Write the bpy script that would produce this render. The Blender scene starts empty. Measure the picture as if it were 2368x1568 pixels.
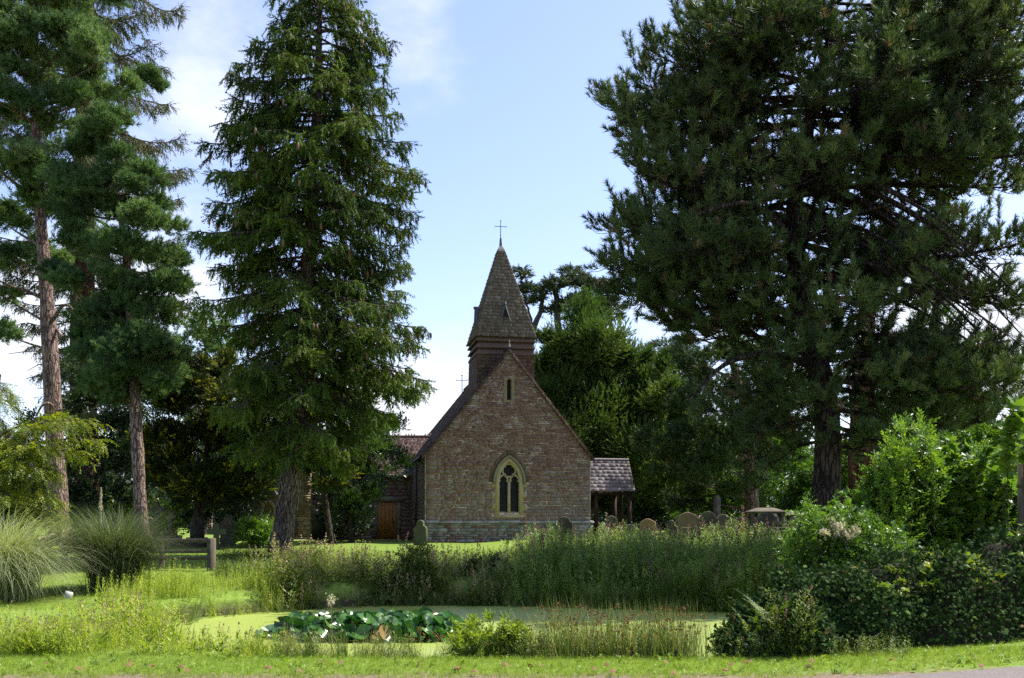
import bpy, math
import numpy as np
from mathutils import Vector, geometry

sc = bpy.context.scene
F, CX, HY, CAMZ = 2300.0, 1183.5, 1215.0, 1.6      # focal length and horizon in units of a 2367-wide picture

# ------------------------------------------------------------------ camera, sky, sun, exposure
cam = bpy.data.cameras.new('camera')
camo = bpy.data.objects.new('camera', cam)
sc.collection.objects.link(camo)
camo.location = (0, 0, CAMZ)
camo.rotation_euler = (math.pi / 2, 0, 0)
cam.sensor_width = 36
cam.lens = 36 * F / 2367
cam.shift_y = (HY - 784) / 2367
cam.clip_start, cam.clip_end = 0.1, 3000
sc.camera = camo
SUN_AZ, SUN_EL = 70.0, 57.0                          # azimuth from the view direction towards the right
sunl = bpy.data.lights.new('sun', 'SUN')
sunl.energy, sunl.angle, sunl.color = 4.8, math.radians(0.5), (1.0, 0.955, 0.87)
suno = bpy.data.objects.new('sun', sunl)
sc.collection.objects.link(suno)
_a, _e = math.radians(SUN_AZ), math.radians(SUN_EL)
SUNV = Vector((math.sin(_a) * math.cos(_e), math.cos(_a) * math.cos(_e), math.sin(_e)))
suno.rotation_euler = SUNV.to_track_quat('Z', 'Y').to_euler()
suno.location = SUNV * 60
sc.view_settings.view_transform = 'Standard'
sc.view_settings.look = 'None'
sc.view_settings.exposure = EXPOSURE = 1.12
sc.view_settings.gamma = 1
sc.cycles.max_bounces = 5
sc.cycles.diffuse_bounces = 3
sc.cycles.glossy_bounces = 2
sc.cycles.transmission_bounces = 3
sc.cycles.use_denoising = False
sc.cycles.use_adaptive_sampling = True
sc.cycles.adaptive_threshold = 0.012

wd = bpy.data.worlds.new('World')
sc.world = wd
wd.use_nodes = True
nt = wd.node_tree
nt.nodes.clear()
def wn(t, **k):
    n = nt.nodes.new(t)
    for a, v in k.items():
        setattr(n, a, v)
    return n
wo, bg, sky = wn('ShaderNodeOutputWorld'), wn('ShaderNodeBackground'), wn('ShaderNodeTexSky')
sky.sky_type = 'NISHITA'
sky.sun_disc = False
sky.sun_elevation = _e
sky.sun_rotation = _a
sky.air_density, sky.dust_density, sky.ozone_density = 1.0, 1.1, 2.6
bg.inputs['Strength'].default_value = 0.13
tc = wn('ShaderNodeTexCoord')
mp = wn('ShaderNodeMapping')
mp.inputs['Scale'].default_value = (2.2, 2.2, 4.4)
mp.inputs['Location'].default_value = (0.35, 0.1, 0.4)
nz = wn('ShaderNodeTexNoise')
nz.inputs['Scale'].default_value = 1.6
nz.inputs['Detail'].default_value = 7
nz.inputs['Roughness'].default_value = 0.56
nt.links.new(tc.outputs['Generated'], mp.inputs['Vector'])
nt.links.new(mp.outputs['Vector'], nz.inputs['Vector'])
def wmath(op, a, b=None):
    n = wn('ShaderNodeMath', operation=op)
    for i, v in enumerate((a, b)):
        if v is None:
            continue
        if isinstance(v, (int, float)):
            n.inputs[i].default_value = v
        else:
            nt.links.new(v, n.inputs[i])
    return n.outputs[0]
# cloud banks: each is a direction on the sky dome with a spread, broken up by the noise
def bank(px, py, spread, gain):
    v = Vector(((px - CX) / F, 1.0, (HY - py) / F)).normalized()
    d = wn('ShaderNodeVectorMath', operation='DISTANCE')
    nt.links.new(tc.outputs['Generated'], d.inputs[0])
    d.inputs[1].default_value = v
    m = wn('ShaderNodeMapRange')
    m.interpolation_type = 'SMOOTHSTEP'
    nt.links.new(d.outputs['Value'], m.inputs['Value'])
    m.inputs['From Min'].default_value = 0.0
    m.inputs['From Max'].default_value = spread
    m.inputs['To Min'].default_value = gain
    m.inputs['To Max'].default_value = 0.0
    return m.outputs['Result']
acc = None
for b in [(500, 20, 0.15, .20), (430, 190, 0.10, .12), (440, 700, 0.08, .2), (60, 830, 0.17, .26), (960, 930, 0.15, .30),
          (1000, 160, 0.12, .10), (2260, 720, 0.17, .34), (2250, 980, 0.12, .3), (1500, 790, 0.2, .14), (1380, 130, .06, .12), (250, 480, .1, .1)]:
    o = bank(*b)
    acc = o if acc is None else wmath('ADD', acc, o)
sep = wn('ShaderNodeSeparateXYZ')
nt.links.new(tc.outputs['Generated'], sep.inputs[0])
nsum = wmath('ADD', nz.outputs['Fac'], acc)
cm = wn('ShaderNodeMapRange')
cm.interpolation_type = 'SMOOTHSTEP'
nt.links.new(nsum, cm.inputs['Value'])
cm.inputs['From Min'].default_value = 0.57
cm.inputs['From Max'].default_value = 0.86
cm.inputs['To Max'].default_value = 0.92
mx = wn('ShaderNodeMixRGB')
nt.links.new(cm.outputs['Result'], mx.inputs['Fac'])
tint = wn('ShaderNodeMixRGB', blend_type='MULTIPLY')
tint.inputs['Fac'].default_value = 1.0
nt.links.new(sky.outputs['Color'], tint.inputs['Color1'])
tint.inputs['Color2'].default_value = (1.10, .98, 1.03, 1)
nt.links.new(tint.outputs['Color'], mx.inputs['Color1'])
mx.inputs['Color2'].default_value = (4.3, 4.4, 4.8, 1)
nt.links.new(mx.outputs['Color'], bg.inputs['Color'])
nt.links.new(bg.outputs['Background'], wo.inputs['Surface'])

# ------------------------------------------------------------------ helpers
R = np.random.default_rng(7)
def P(px, py, D):
    return np.array([(px - CX) * D / F, D, CAMZ + (HY - py) * D / F])
def nrm(v):
    v = np.asarray(v, float)
    return v / np.maximum(np.linalg.norm(v, axis=-1, keepdims=True), 1e-9)
def sstep(a, b, x):
    t = np.clip((x - a) / (b - a), 0, 1)
    return t * t * (3 - 2 * t)

class MB:
    """collects faces of any size with a tone per face"""
    def __init__(s):
        s.V, s.L, s.K, s.T, s.M, s.n = [], [], [], [], [], 0
    def add(s, V, Fc, tone=0.5, mat=0):
        V = np.asarray(V, float).reshape(-1, 3)
        Fc = np.asarray(Fc)
        m, k = Fc.shape
        s.V.append(V); s.L.append((Fc + s.n).ravel()); s.K.append(np.full(m, k))
        s.T.append(np.broadcast_to(np.asarray(tone, float), (m,)).copy())
        s.M.append(np.broadcast_to(np.asarray(mat), (m,)).astype(int))
        s.n += len(V)
    def poly(s, pts, tone=.5, mat=0):
        s.add(pts, np.arange(len(pts))[None], tone, mat)
    def box(s, lo, hi, tone=.5, mat=0, rot=None, at=None):
        x0, y0, z0 = lo; x1, y1, z1 = hi
        V = np.array([[x0,y0,z0],[x1,y0,z0],[x1,y1,z0],[x0,y1,z0],[x0,y0,z1],[x1,y0,z1],[x1,y1,z1],[x0,y1,z1]], float)
        if rot is not None:
            c, q = math.cos(rot), math.sin(rot)
            V = V @ np.array([[c, q, 0], [-q, c, 0], [0, 0, 1]])
        if at is not None:
            V = V + np.asarray(at)
        s.add(V, [[0,3,2,1],[4,5,6,7],[0,1,5,4],[1,2,6,5],[2,3,7,6],[3,0,4,7]], tone, mat)
    def prism(s, prof, y0, y1, tone=.5, mat=0, cap=True):
        """profile (x,z) anticlockwise seen from -y, extruded from y0 to y1"""
        n = len(prof)
        p = np.asarray(prof, float)
        V = np.vstack([np.c_[p[:,0], np.full(n,y0), p[:,1]], np.c_[p[:,0], np.full(n,y1), p[:,1]]])
        i = np.arange(n); j = (i + 1) % n
        s.add(V, np.c_[i, i+n, j+n, j], tone, mat)
        if cap:
            s.add(V[:n], i[None], tone, mat); s.add(V[n:], i[None,::-1], tone, mat)
    def tubes(s, Pt, Rd, sides=5, tone=.5, mat=0):
        """Pt (N,n,3), Rd (N,n)"""
        Pt = np.asarray(Pt, float); Rd = np.asarray(Rd, float)
        if Pt.ndim == 2:
            Pt, Rd = Pt[None], Rd[None]
        N, n, _ = Pt.shape
        T = nrm(np.gradient(Pt, axis=1))
        ax = nrm(Pt[:, -1] - Pt[:, 0])
        ref = np.where(np.abs(ax[:, 2:3]) > .75, np.array([[1., .13, 0]]), np.array([[0.1, 0, 1.]]))[:, None, :]
        U = nrm(np.cross(T, np.broadcast_to(ref, T.shape)))
        W = np.cross(U, T)
        a = np.arange(sides) * 2 * math.pi / sides
        ring = Pt[:, :, None, :] + Rd[:, :, None, None] * (np.cos(a)[None, None, :, None] * U[:, :, None] + np.sin(a)[None, None, :, None] * W[:, :, None])
        idx = np.arange(N * n * sides).reshape(N, n, sides)
        nx = np.roll(idx, -1, axis=2)
        q = np.stack([idx[:, :-1], nx[:, :-1], nx[:, 1:], idx[:, 1:]], -1).reshape(-1, 4)
        t = np.asarray(tone, float)
        if t.ndim == 1:
            t = np.repeat(t, (n - 1) * sides)
        s.add(ring.reshape(-1, 3), q, t, mat)
    def build(s, name, mats, parent=None, smooth=False):
        me = bpy.data.meshes.new(name)
        V = np.concatenate(s.V) if s.V else np.zeros((0, 3))
        top = parent
        while top is not None and top.parent is not None:
            top = top.parent
        if top is not None and top.get('_base') is not None:
            b = top['_base']
            V = V - np.array(b[:3])
            c, q = math.cos(-b[3]), math.sin(-b[3])
            V = V @ np.array([[c, q, 0], [-q, c, 0], [0, 0, 1]])
        L = np.concatenate(s.L); K = np.concatenate(s.K)
        me.vertices.add(len(V)); me.vertices.foreach_set('co', V.astype(np.float32).ravel())
        me.loops.add(len(L)); me.loops.foreach_set('vertex_index', L.astype(np.int32))
        me.polygons.add(len(K))
        me.polygons.foreach_set('loop_start', np.r_[0, np.cumsum(K)[:-1]].astype(np.int32))
        me.polygons.foreach_set('loop_total', K.astype(np.int32))
        me.polygons.foreach_set('material_index', np.concatenate(s.M).astype(np.int32))
        if smooth:
            me.polygons.foreach_set('use_smooth', np.ones(len(K), bool))
        at = me.attributes.new('tone', 'FLOAT', 'FACE')
        at.data.foreach_set('value', np.concatenate(s.T).astype(np.float32))
        for m in (mats if isinstance(mats, (list, tuple)) else [mats]):
            me.materials.append(m)
        me.update(calc_edges=True)
        o = bpy.data.objects.new(name, me)
        sc.collection.objects.link(o)
        if parent is not None:
            o.parent = parent
        return o

def tag(o, label=None, cat=None, group=None, kind=None):
    for k, v in (('label', label), ('category', cat), ('group', group), ('kind', kind)):
        if v:
            o[k] = v
    return o
def empty(name, loc, rz=0.0, label=None, cat=None, group=None):
    o = bpy.data.objects.new(name, None)
    sc.collection.objects.link(o)
    o.location = [float(v) for v in loc]
    o.rotation_euler = (0, 0, rz)
    o['_base'] = [float(loc[0]), float(loc[1]), float(loc[2]), float(rz)]
    return tag(o, label, cat, group)

def frames(d, roll=None, ref=(0, 0, 1.)):
    d = nrm(d)
    x = np.cross(d, np.broadcast_to(np.asarray(ref, float), d.shape))
    bad = np.linalg.norm(x, axis=1) < .05
    x[bad] = np.cross(d[bad], [1., .2, 0])
    x = nrm(x)
    z = np.cross(x, d)
    if roll is not None:
        c, s_ = np.cos(roll)[:, None], np.sin(roll)[:, None]
        x, z = x * c + z * s_, z * c - x * s_
    return np.stack([x, d, z], -1)
def scatter(mb, temps, pos, d, scale, tone, roll=None, ref=(0, 0, 1.)):
    """copies of leaf or sprig shapes; a template is (V, [(faces, tone offset, material)])"""
    N = len(pos)
    if N == 0:
        return
    M = frames(np.asarray(d, float), roll, ref)
    scale = np.broadcast_to(np.asarray(scale, float), (N,))
    tone = np.broadcast_to(np.asarray(tone, float), (N,))
    pick = R.integers(0, len(temps), N)
    for ti, (tv, groups) in enumerate(temps):
        k = np.where(pick == ti)[0]
        if not len(k):
            continue
        V = np.einsum('nij,vj->nvi', M[k], tv) * scale[k, None, None] + pos[k, None, :]
        off = (np.arange(len(k)) * len(tv))[:, None, None]
        base = mb.n
        first = True
        for (fc, dt, mi) in groups:
            fc = np.asarray(fc)
            ff = (fc[None] + off).reshape(-1, fc.shape[1])
            tt = np.repeat(tone[k] + dt, len(fc))
            if first:
                mb.add(V, ff, tt, mi); first = False
            else:
                mb.L.append((ff + base).ravel()); mb.K.append(np.full(len(ff), ff.shape[1])); mb.T.append(tt); mb.M.append(np.full(len(ff), mi))

def bez(S, C1, C2, T, n):
    t = np.linspace(0, 1, n)[:, None]
    return (1-t)**3*S + 3*(1-t)**2*t*C1 + 3*(1-t)*t*t*C2 + t**3*T
def bezN(S, C1, C2, T, n):
    t = np.linspace(0, 1, n)[None, :, None]
    S, C1, C2, T = [np.asarray(a)[:, None, :] for a in (S, C1, C2, T)]
    return (1-t)**3*S + 3*(1-t)**2*t*C1 + 3*(1-t)*t*t*C2 + t**3*T
def lerp_path(pts, t):
    pts = np.asarray(pts, float)
    i = np.linspace(0, 1, len(pts))
    return np.stack([np.interp(t, i, pts[:, k]) for k in range(3)], -1)
def smooth_path(pts, n):
    """Catmull-Rom through the points"""
    p = np.asarray(pts, float)
    p = np.vstack([2*p[0]-p[1], p, 2*p[-1]-p[-2]])
    u = np.linspace(0, len(p) - 3 - 1e-6, n)
    i = u.astype(int); t = (u - i)[:, None]
    a, b, c, d = p[i], p[i+1], p[i+2], p[i+3]
    return .5*((2*b)+(c-a)*t+(2*a-5*b+4*c-d)*t*t+(3*b-a-3*c+d)*t**3)
def rvec(n):
    return nrm(R.normal(size=(n, 3)))

# ------------------------------------------------------------------ materials
def newmat(name):
    m = bpy.data.materials.new(name)
    m.use_nodes = True
    m.node_tree.nodes.clear()
    return m, m.node_tree
def node(t, kind, ins=None, **k):
    n = t.nodes.new(kind)
    for a, v in k.items():
        setattr(n, a, v)
    for a, v in (ins or {}).items():
        if isinstance(v, bpy.types.NodeSocket):
            t.links.new(v, n.inputs[a])
        else:
            n.inputs[a].default_value = v
    return n
def ramp(t, fac, stops, interp='LINEAR'):
    n = t.nodes.new('ShaderNodeValToRGB')
    n.color_ramp.interpolation = interp
    while len(n.color_ramp.elements) < len(stops):
        n.color_ramp.elements.new(1)
    for e, (p, c) in zip(n.color_ramp.elements, stops):
        e.position = p
        e.color = (*c, 1)
    t.links.new(fac, n.inputs['Fac'])
    return n.outputs['Color']
def noise(t, scale, detail=4, rough=.55, vec=None, stretch=None, loc=None):
    tcn = node(t, 'ShaderNodeTexCoord')
    v = vec or tcn.outputs['Object']
    if stretch:
        v = node(t, 'ShaderNodeMapping', {'Vector': v, 'Scale': stretch}).outputs['Vector']
    return node(t, 'ShaderNodeTexNoise', {'Vector': v, 'Scale': scale, 'Detail': detail, 'Roughness': rough})
def mixc(t, fac, a, b, mode='MIX'):
    n = node(t, 'ShaderNodeMixRGB', {'Fac': fac}, blend_type=mode)
    for s_, v in (('Color1', a), ('Color2', b)):
        if isinstance(v, bpy.types.NodeSocket):
            t.links.new(v, n.inputs[s_])
        else:
            n.inputs[s_].default_value = (*v, 1)
    return n.outputs['Color']
def surf(t, col, rough=.8, spec=.3, bump=None, bs=.3, bd=.02, metal=0.):
    p = node(t, 'ShaderNodeBsdfPrincipled', {'Roughness': rough, 'Specular IOR Level': spec, 'Metallic': metal})
    if isinstance(col, bpy.types.NodeSocket):
        t.links.new(col, p.inputs['Base Color'])
    else:
        p.inputs['Base Color'].default_value = (*col, 1)
    if bump is not None:
        b = node(t, 'ShaderNodeBump', {'Strength': bs, 'Distance': bd, 'Height': bump})
        t.links.new(b.outputs['Normal'], p.inputs['Normal'])
    return p
def done(t, sh):
    o = t.nodes.new('ShaderNodeOutputMaterial')
    t.links.new(sh.outputs[0], o.inputs['Surface'])
def tone_of(t):
    return node(t, 'ShaderNodeAttribute', attribute_name='tone').outputs['Fac']

def foliage(name, stops, trans=.3, rough=.5, spec=.35, tcol=(1.5, 1.5, .55)):
    m, t = newmat(name)
    c = ramp(t, tone_of(t), stops)
    p = surf(t, c, rough, spec)
    tr = node(t, 'ShaderNodeBsdfTranslucent')
    t.links.new(mixc(t, 1.0, c, tcol, 'MULTIPLY'), tr.inputs['Color'])
    mx = node(t, 'ShaderNodeMixShader', {'Fac': trans})
    t.links.new(p.outputs[0], mx.inputs[1]); t.links.new(tr.outputs[0], mx.inputs[2])
    done(t, mx)
    return m
def bark(name, c1, c2, sc_=3.0, st=(5, 5, 1), bs=.7, bd=.05, plate=12.):
    m, t = newmat(name)
    n = noise(t, sc_, 6, .65, stretch=st)
    n2 = noise(t, 1.1, 3)
    c = ramp(t, n.outputs['Fac'], [(.3, c1), (.68, c2)])
    c = mixc(t, .35, c, ramp(t, n2.outputs['Fac'], [(.35, c1), (.65, c2)]))
    # plates of bark parted by dark cracks
    tcn = node(t, 'ShaderNodeTexCoord')
    mpn = node(t, 'ShaderNodeMapping', {'Vector': tcn.outputs['Object'], 'Scale': (1, 1, .2)})
    wob = noise(t, 3.5, 3)
    vv_ = node(t, 'ShaderNodeVectorMath', {0: mpn.outputs['Vector'], 1: node(t, 'ShaderNodeVectorMath', {0: wob.outputs['Color'], 1: (.12, .12, .12)}, operation='MULTIPLY').outputs[0]}, operation='ADD')
    vo = node(t, 'ShaderNodeTexVoronoi', {'Vector': vv_.outputs[0], 'Scale': plate}, feature='DISTANCE_TO_EDGE')
    ck = node(t, 'ShaderNodeMapRange', {'Value': vo.outputs['Distance'], 'From Max': .16})
    c = mixc(t, ck.outputs[0], tuple(v*.5 for v in c1), c)
    hh_ = node(t, 'ShaderNodeMath', {0: ck.outputs[0], 1: n.outputs['Fac']}, operation='ADD')
    done(t, surf(t, c, .9, .15, hh_.outputs[0], bs, bd))
    return m
def stone(name, stops, lichen=(.30, .31, .22), la=.5, sc_=6., bs=.35):
    """tone picks the stone's own colour; lichen and weather in blotches"""
    m, t = newmat(name)
    n = noise(t, sc_, 6, .65)
    n2 = noise(t, sc_ * .3, 5, .6)
    c = ramp(t, tone_of(t), stops)
    c = mixc(t, node(t, 'ShaderNodeMath', {0: n.outputs['Fac'], 1: .9}, operation='MULTIPLY').outputs[0], c, mixc(t, 1., c, (.5, .48, .45), 'MULTIPLY'))
    f = node(t, 'ShaderNodeMapRange', {'Value': n2.outputs['Fac'], 'From Min': .5, 'From Max': .72, 'To Max': la})
    c = mixc(t, f.outputs['Result'], c, lichen)
    done(t, surf(t, c, .88, .2, n.outputs['Fac'], bs, .02))
    return m
def plain(name, col, rough=.6, spec=.4, var=.25, sc_=9., bs=.15, metal=0., stretch=None):
    m, t = newmat(name)
    n = noise(t, sc_, 5, .6, stretch=stretch)
    d = tuple(v * (1 - var) for v in col)
    u = tuple(min(1, v * (1 + var)) for v in col)
    done(t, surf(t, ramp(t, n.outputs['Fac'], [(.3, d), (.7, u)]), rough, spec, n.outputs['Fac'], bs, .01, metal))
    return m
# ------------------------------------------------------------------ ground, pond, road
POND = np.array([(-3.7,13.7),(-2.2,13.1),(0,12.9),(3.4,12.9),(7,14.0),(8.6,18),(6.8,21),(4.6,22.4),(2,23.4),(-.5,24.1),(-3,24.2),(-4.9,22.8),(-6.5,20.6),(-6.3,18.6),(-5.7,16.8),(-4.7,14.9)])
WATER = -0.35
def pond_sdf(x, y):
    """distance to the pond's edge, negative inside"""
    x = np.asarray(x, float); y = np.asarray(y, float)
    d = np.full(x.shape, 1e9); ins = np.zeros(x.shape, bool)
    for (ax, ay), (bx, by) in zip(POND, np.roll(POND, -1, 0)):
        ex, ey = bx - ax, by - ay
        t = np.clip(((x-ax)*ex + (y-ay)*ey) / (ex*ex + ey*ey), 0, 1)
        d = np.minimum(d, np.hypot(x-ax-t*ex, y-ay-t*ey))
        c = ((ay > y) != (by > y)) & (x < (bx-ax)*(y-ay)/(by-ay+1e-12) + ax)
        ins ^= c
    return np.where(ins, -d, d)
def gz(x, y):
    x = np.asarray(x, float); y = np.asarray(y, float)
    z = np.interp(y, [0,12,20,22,27,32,45,60,120,700], [0,0,0,.05,.3,.6,.85,1.0,1.4,3.])
    z = z + np.clip(x + 2, 0, 12) * .035 * sstep(24, 36, y) * (1 - sstep(90, 200, y))
    z = z + np.clip(x - 3, 0, 12) * .028 * (1 - sstep(16, 22, y)) * sstep(9, 12, y)
    z = z + .02 * np.sin(x*1.7 + y*.6) * np.sin(y*1.3 - x*.4) * sstep(11.5, 13, y)
    k = sstep(-.3, 1.0, pond_sdf(x, y))
    return z * k + (WATER - .45) * (1 - k)

def axis(lo, hi, step, far, g=1.28):
    a = list(np.arange(lo, hi, step)); s_ = step
    b = []
    v = a[-1]
    while v < far:
        s_ *= g; v += s_; b.append(v)
    return a, b
xa, xb = axis(-14, 14, .3, 700)
xs = np.array([-v for v in xb[::-1]] + xa + xb)
ya, yb = axis(6, 50, .28, 1500)
ys = np.array([-30, -10, 0, 3] + ya + yb)
GX, GY = np.meshgrid(xs, ys)
GZ = gz(GX, GY)
n1, n0 = len(xs), len(ys)
idx = np.arange(n0*n1).reshape(n0, n1)
g = MB()
g.add(np.c_[GX.ravel(), GY.ravel(), GZ.ravel()], np.stack([idx[:-1,:-1], idx[:-1,1:], idx[1:,1:], idx[1:,:-1]], -1).reshape(-1, 4))
m, t = newmat('lawn')
na = noise(t, .55, 4); nb = noise(t, 14, 6, .7); nc = noise(t, 2.6, 4)
c = ramp(t, nb.outputs['Fac'], [(.28, (.07,.115,.018)), (.5, (.13,.20,.03)), (.75, (.20,.265,.055))])
c = mixc(t, node(t, 'ShaderNodeMapRange', {'Value': na.outputs['Fac'], 'From Min': .45, 'From Max': .7, 'To Max': .55}).outputs[0], c, (.16,.19,.04))
geo = node(t, 'ShaderNodeNewGeometry')
sx = node(t, 'ShaderNodeSeparateXYZ', {0: geo.outputs['Position']})
wet = node(t, 'ShaderNodeMapRange', {'Value': sx.outputs['Z'], 'From Min': -.25, 'From Max': -.03, 'To Min': 1., 'To Max': 0.})
c = mixc(t, node(t, 'ShaderNodeMapRange', {'Value': nc.outputs['Fac'], 'From Min': .52, 'From Max': .72, 'To Max': .35}).outputs[0], c, (.085,.14,.022))
c = mixc(t, wet.outputs[0], c, (.045,.035,.022))
# bare soil beside the road
soil = node(t, 'ShaderNodeMath', {0: sx.outputs['Y'], 1: node(t, 'ShaderNodeMath', {0: nc.outputs['Fac'], 1: .9}, operation='MULTIPLY').outputs[0]}, operation='ADD')
sf = node(t, 'ShaderNodeMapRange', {'Value': soil.outputs[0], 'From Min': 11.05, 'From Max': 11.35, 'To Min': 1., 'To Max': 0.})
c = mixc(t, sf.outputs[0], c, ramp(t, nb.outputs['Fac'], [(.3,(.09,.065,.045)),(.7,(.22,.17,.12))]))
done(t, surf(t, c, .95, .1, nb.outputs['Fac'], .5, .03))
ground = tag(g.build('ground', m, smooth=True), kind='structure')
LAWN = m

# road in front: a sheet a few millimetres above the ground, its edge wandering
edge = [(-30,9.9),(-7,10.1),(-5,10.15),(-2.5,10.1),(0,10.05),(2.5,10.2),(3.6,10.36),(4.6,10.6),(5.6,10.9),(7,11.15),(12,11.4),(30,11.7)]
ex = np.linspace(-30, 30, 240)
ey = np.interp(ex, *zip(*edge)) + .03*np.sin(ex*7.3) + .02*np.sin(ex*17.1)
rb = MB()
rows = np.linspace(0, 1, 9)
RX = np.repeat(ex[None], 9, 0); RY = 2 + (ey[None] - 2) * rows[:, None]
idx = np.arange(9*240).reshape(9, 240)
rb.add(np.c_[RX.ravel(), RY.ravel(), (gz(RX, RY) + .012).ravel()], np.stack([idx[:-1,:-1], idx[:-1,1:], idx[1:,1:], idx[1:,:-1]], -1).reshape(-1, 4))
m, t = newmat('asphalt')
na = noise(t, 60, 3, .7); nb = noise(t, 3, 5)
c = ramp(t, na.outputs['Fac'], [(.3,(.085,.075,.07)),(.7,(.2,.175,.16))])
c = mixc(t, node(t,'ShaderNodeMapRange',{'Value':nb.outputs['Fac'],'From Min':.5,'From Max':.7,'To Max':.6}).outputs[0], c, (.12,.09,.065))
done(t, surf(t, c, .9, .2, na.outputs['Fac'], .6, .01))
tag(rb.build('road', m), kind='structure')

# pond under a skin of duckweed
pm = MB()
px_, py_ = np.meshgrid(np.linspace(-9, 11, 60), np.linspace(11.5, 26.5, 60))
idx = np.arange(3600).reshape(60, 60)
pm.add(np.c_[px_.ravel(), py_.ravel(), np.full(3600, WATER)], np.stack([idx[:-1,:-1], idx[:-1,1:], idx[1:,1:], idx[1:,:-1]], -1).reshape(-1, 4))
m, t = newmat('duckweed_water')
na = noise(t, 90, 3, .7); nb = noise(t, 1.3, 5, .6); nc = noise(t, 3.2, 5, .7, stretch=(.35, 1.6, 1))
c = ramp(t, na.outputs['Fac'], [(.3,(.19,.25,.045)),(.7,(.31,.37,.085))])
c = mixc(t, node(t,'ShaderNodeMapRange',{'Value':nb.outputs['Fac'],'From Min':.42,'From Max':.68,'To Max':.5}).outputs[0], c, (.255,.305,.055))
c = mixc(t, node(t,'ShaderNodeMapRange',{'Value':nc.outputs['Fac'],'From Min':.60,'From Max':.76,'To Max':.65}).outputs[0], c, (.085,.12,.028))
done(t, surf(t, c, .38, .5, na.outputs['Fac'], .08, .004))
tag(pm.build('pond_water', m), kind='structure')
# ------------------------------------------------------------------ church
ARCHW = dict(cx=0.0)
M_RUB = stone('rubble_stone', [(0.,(.22,.118,.097)),(.22,(.255,.142,.117)),(.4,(.23,.136,.114)),(.55,(.275,.172,.132)),(.72,(.265,.188,.148)),(.86,(.245,.19,.158)),(1.,(.29,.24,.205))], (.30,.29,.24), .3, 9.)
def mortar(name, a, b, c_):
    m, t = newmat(name)
    n = noise(t, 1.6, 5, .7); n2 = noise(t, 12, 4)
    c = ramp(t, n.outputs['Fac'], [(.40, a), (.5, c_), (.58, b)])
    c = mixc(t, .35, c, ramp(t, n2.outputs['Fac'], [(.35, a), (.7, b)]))
    done(t, surf(t, c, .95, .1, n2.outputs['Fac'], .4, .02))
    return m
M_MORT = mortar('lime_mortar', (.24,.135,.085), (.70,.63,.58), (.34,.22,.155))
M_DRESS = stone('dressed_stone', [(0,(.42,.325,.18)),(1,(.53,.43,.27))], (.25,.22,.17), .45, 5.)
M_HOOD = stone('hood_stone', [(0,(.20,.16,.10)),(1,(.30,.26,.19))], (.42,.41,.37), .55, 9.)
M_RELIEF = stone('relieving_stone', [(0,(.15,.10,.06)),(1,(.21,.15,.09))], (.2,.19,.15), .3, 6.)
M_PLINTH = stone('plinth_stone', [(0,(.21,.21,.17)),(.5,(.25,.25,.21)),(.75,(.22,.13,.1)),(1,(.34,.34,.31))], (.42,.43,.39), .5, 8.)
M_GLASS = plain('leaded_glass', (.010,.010,.013), .35, .2, .5, 14, .4)
M_SHING = stone('wood_shingle', [(0,(.13,.095,.07)),(.5,(.19,.15,.115)),(.85,(.25,.205,.16)),(1,(.34,.28,.22))], (.20,.17,.09), .12, 7., .3)
M_SHAFT = stone('red_shingle', [(0,(.12,.070,.056)),(.5,(.17,.105,.084)),(1,(.23,.165,.14))], (.12,.115,.10), .4, 5., .3)
M_TILE = stone('roof_tile', [(0,(.055,.034,.03)),(.5,(.10,.055,.047)),(.85,(.15,.08,.065)),(1,(.30,.27,.25))], (.26,.25,.2), .35, 9., .3)
M_PTILE = stone('porch_slate', [(0,(.17,.145,.15)),(.5,(.26,.225,.235)),(1,(.38,.34,.35))], (.46,.42,.34), .5, 12., .3)
M_LEAD = plain('grey_lead', (.10,.10,.11), .7, .3)
M_IRON = plain('black_iron', (.02,.02,.022), .5, .5)
M_TIMB = plain('dark_timber', (.035,.022,.016), .8, .2, .3, 6, .3, stretch=(1, 1, .15))
M_OAK = plain('orange_oak', (.36,.15,.035), .6, .35, .22, 5, .2, stretch=(14, 1, .6))

cb = P(1177, 1252, 45.0)
ROT = math.radians(11)
church = empty('church', (cb[0], 45.0, .85), ROT, 'small red sandstone church with a wood shingled spire behind its gable', 'church')
def CL(x, y, z):
    """church coordinates (x along the gable, y into the depth, z up) to world"""
    c, q = math.cos(ROT), math.sin(ROT)
    x, y, z = np.broadcast_arrays(*[np.asarray(v, float) for v in (x, y, z)])
    return np.stack([cb[0] + c*x - q*y, 45.0 + q*x + c*y, .85 + z], -1)
class CMB(MB):
    """same collector, fed in church coordinates"""
    def add(s, V, Fc, tone=.5, mat=0):
        V = np.asarray(V, float).reshape(-1, 3)
        MB.add(s, CL(V[:,0], V[:,1], V[:,2]), Fc, tone, mat)
def arch(cx, hw, z0, zs, h, n=14):
    """pointed arch outline from the left foot over the point to the right foot"""
    r = (h*h + hw*hw) / (2*hw)
    a1 = math.atan2(h, r - hw)
    a = np.linspace(0, a1, n)
    L = np.c_[cx - hw + r - r*np.cos(a), zs + r*np.sin(a)]
    Rr = np.c_[2*cx - L[::-1,0], L[::-1,1]]
    pts = np.vstack([L, Rr[1:]])
    if z0 is not None:
        pts = np.vstack([[cx-hw, z0], pts, [cx+hw, z0]])
    return pts
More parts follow.
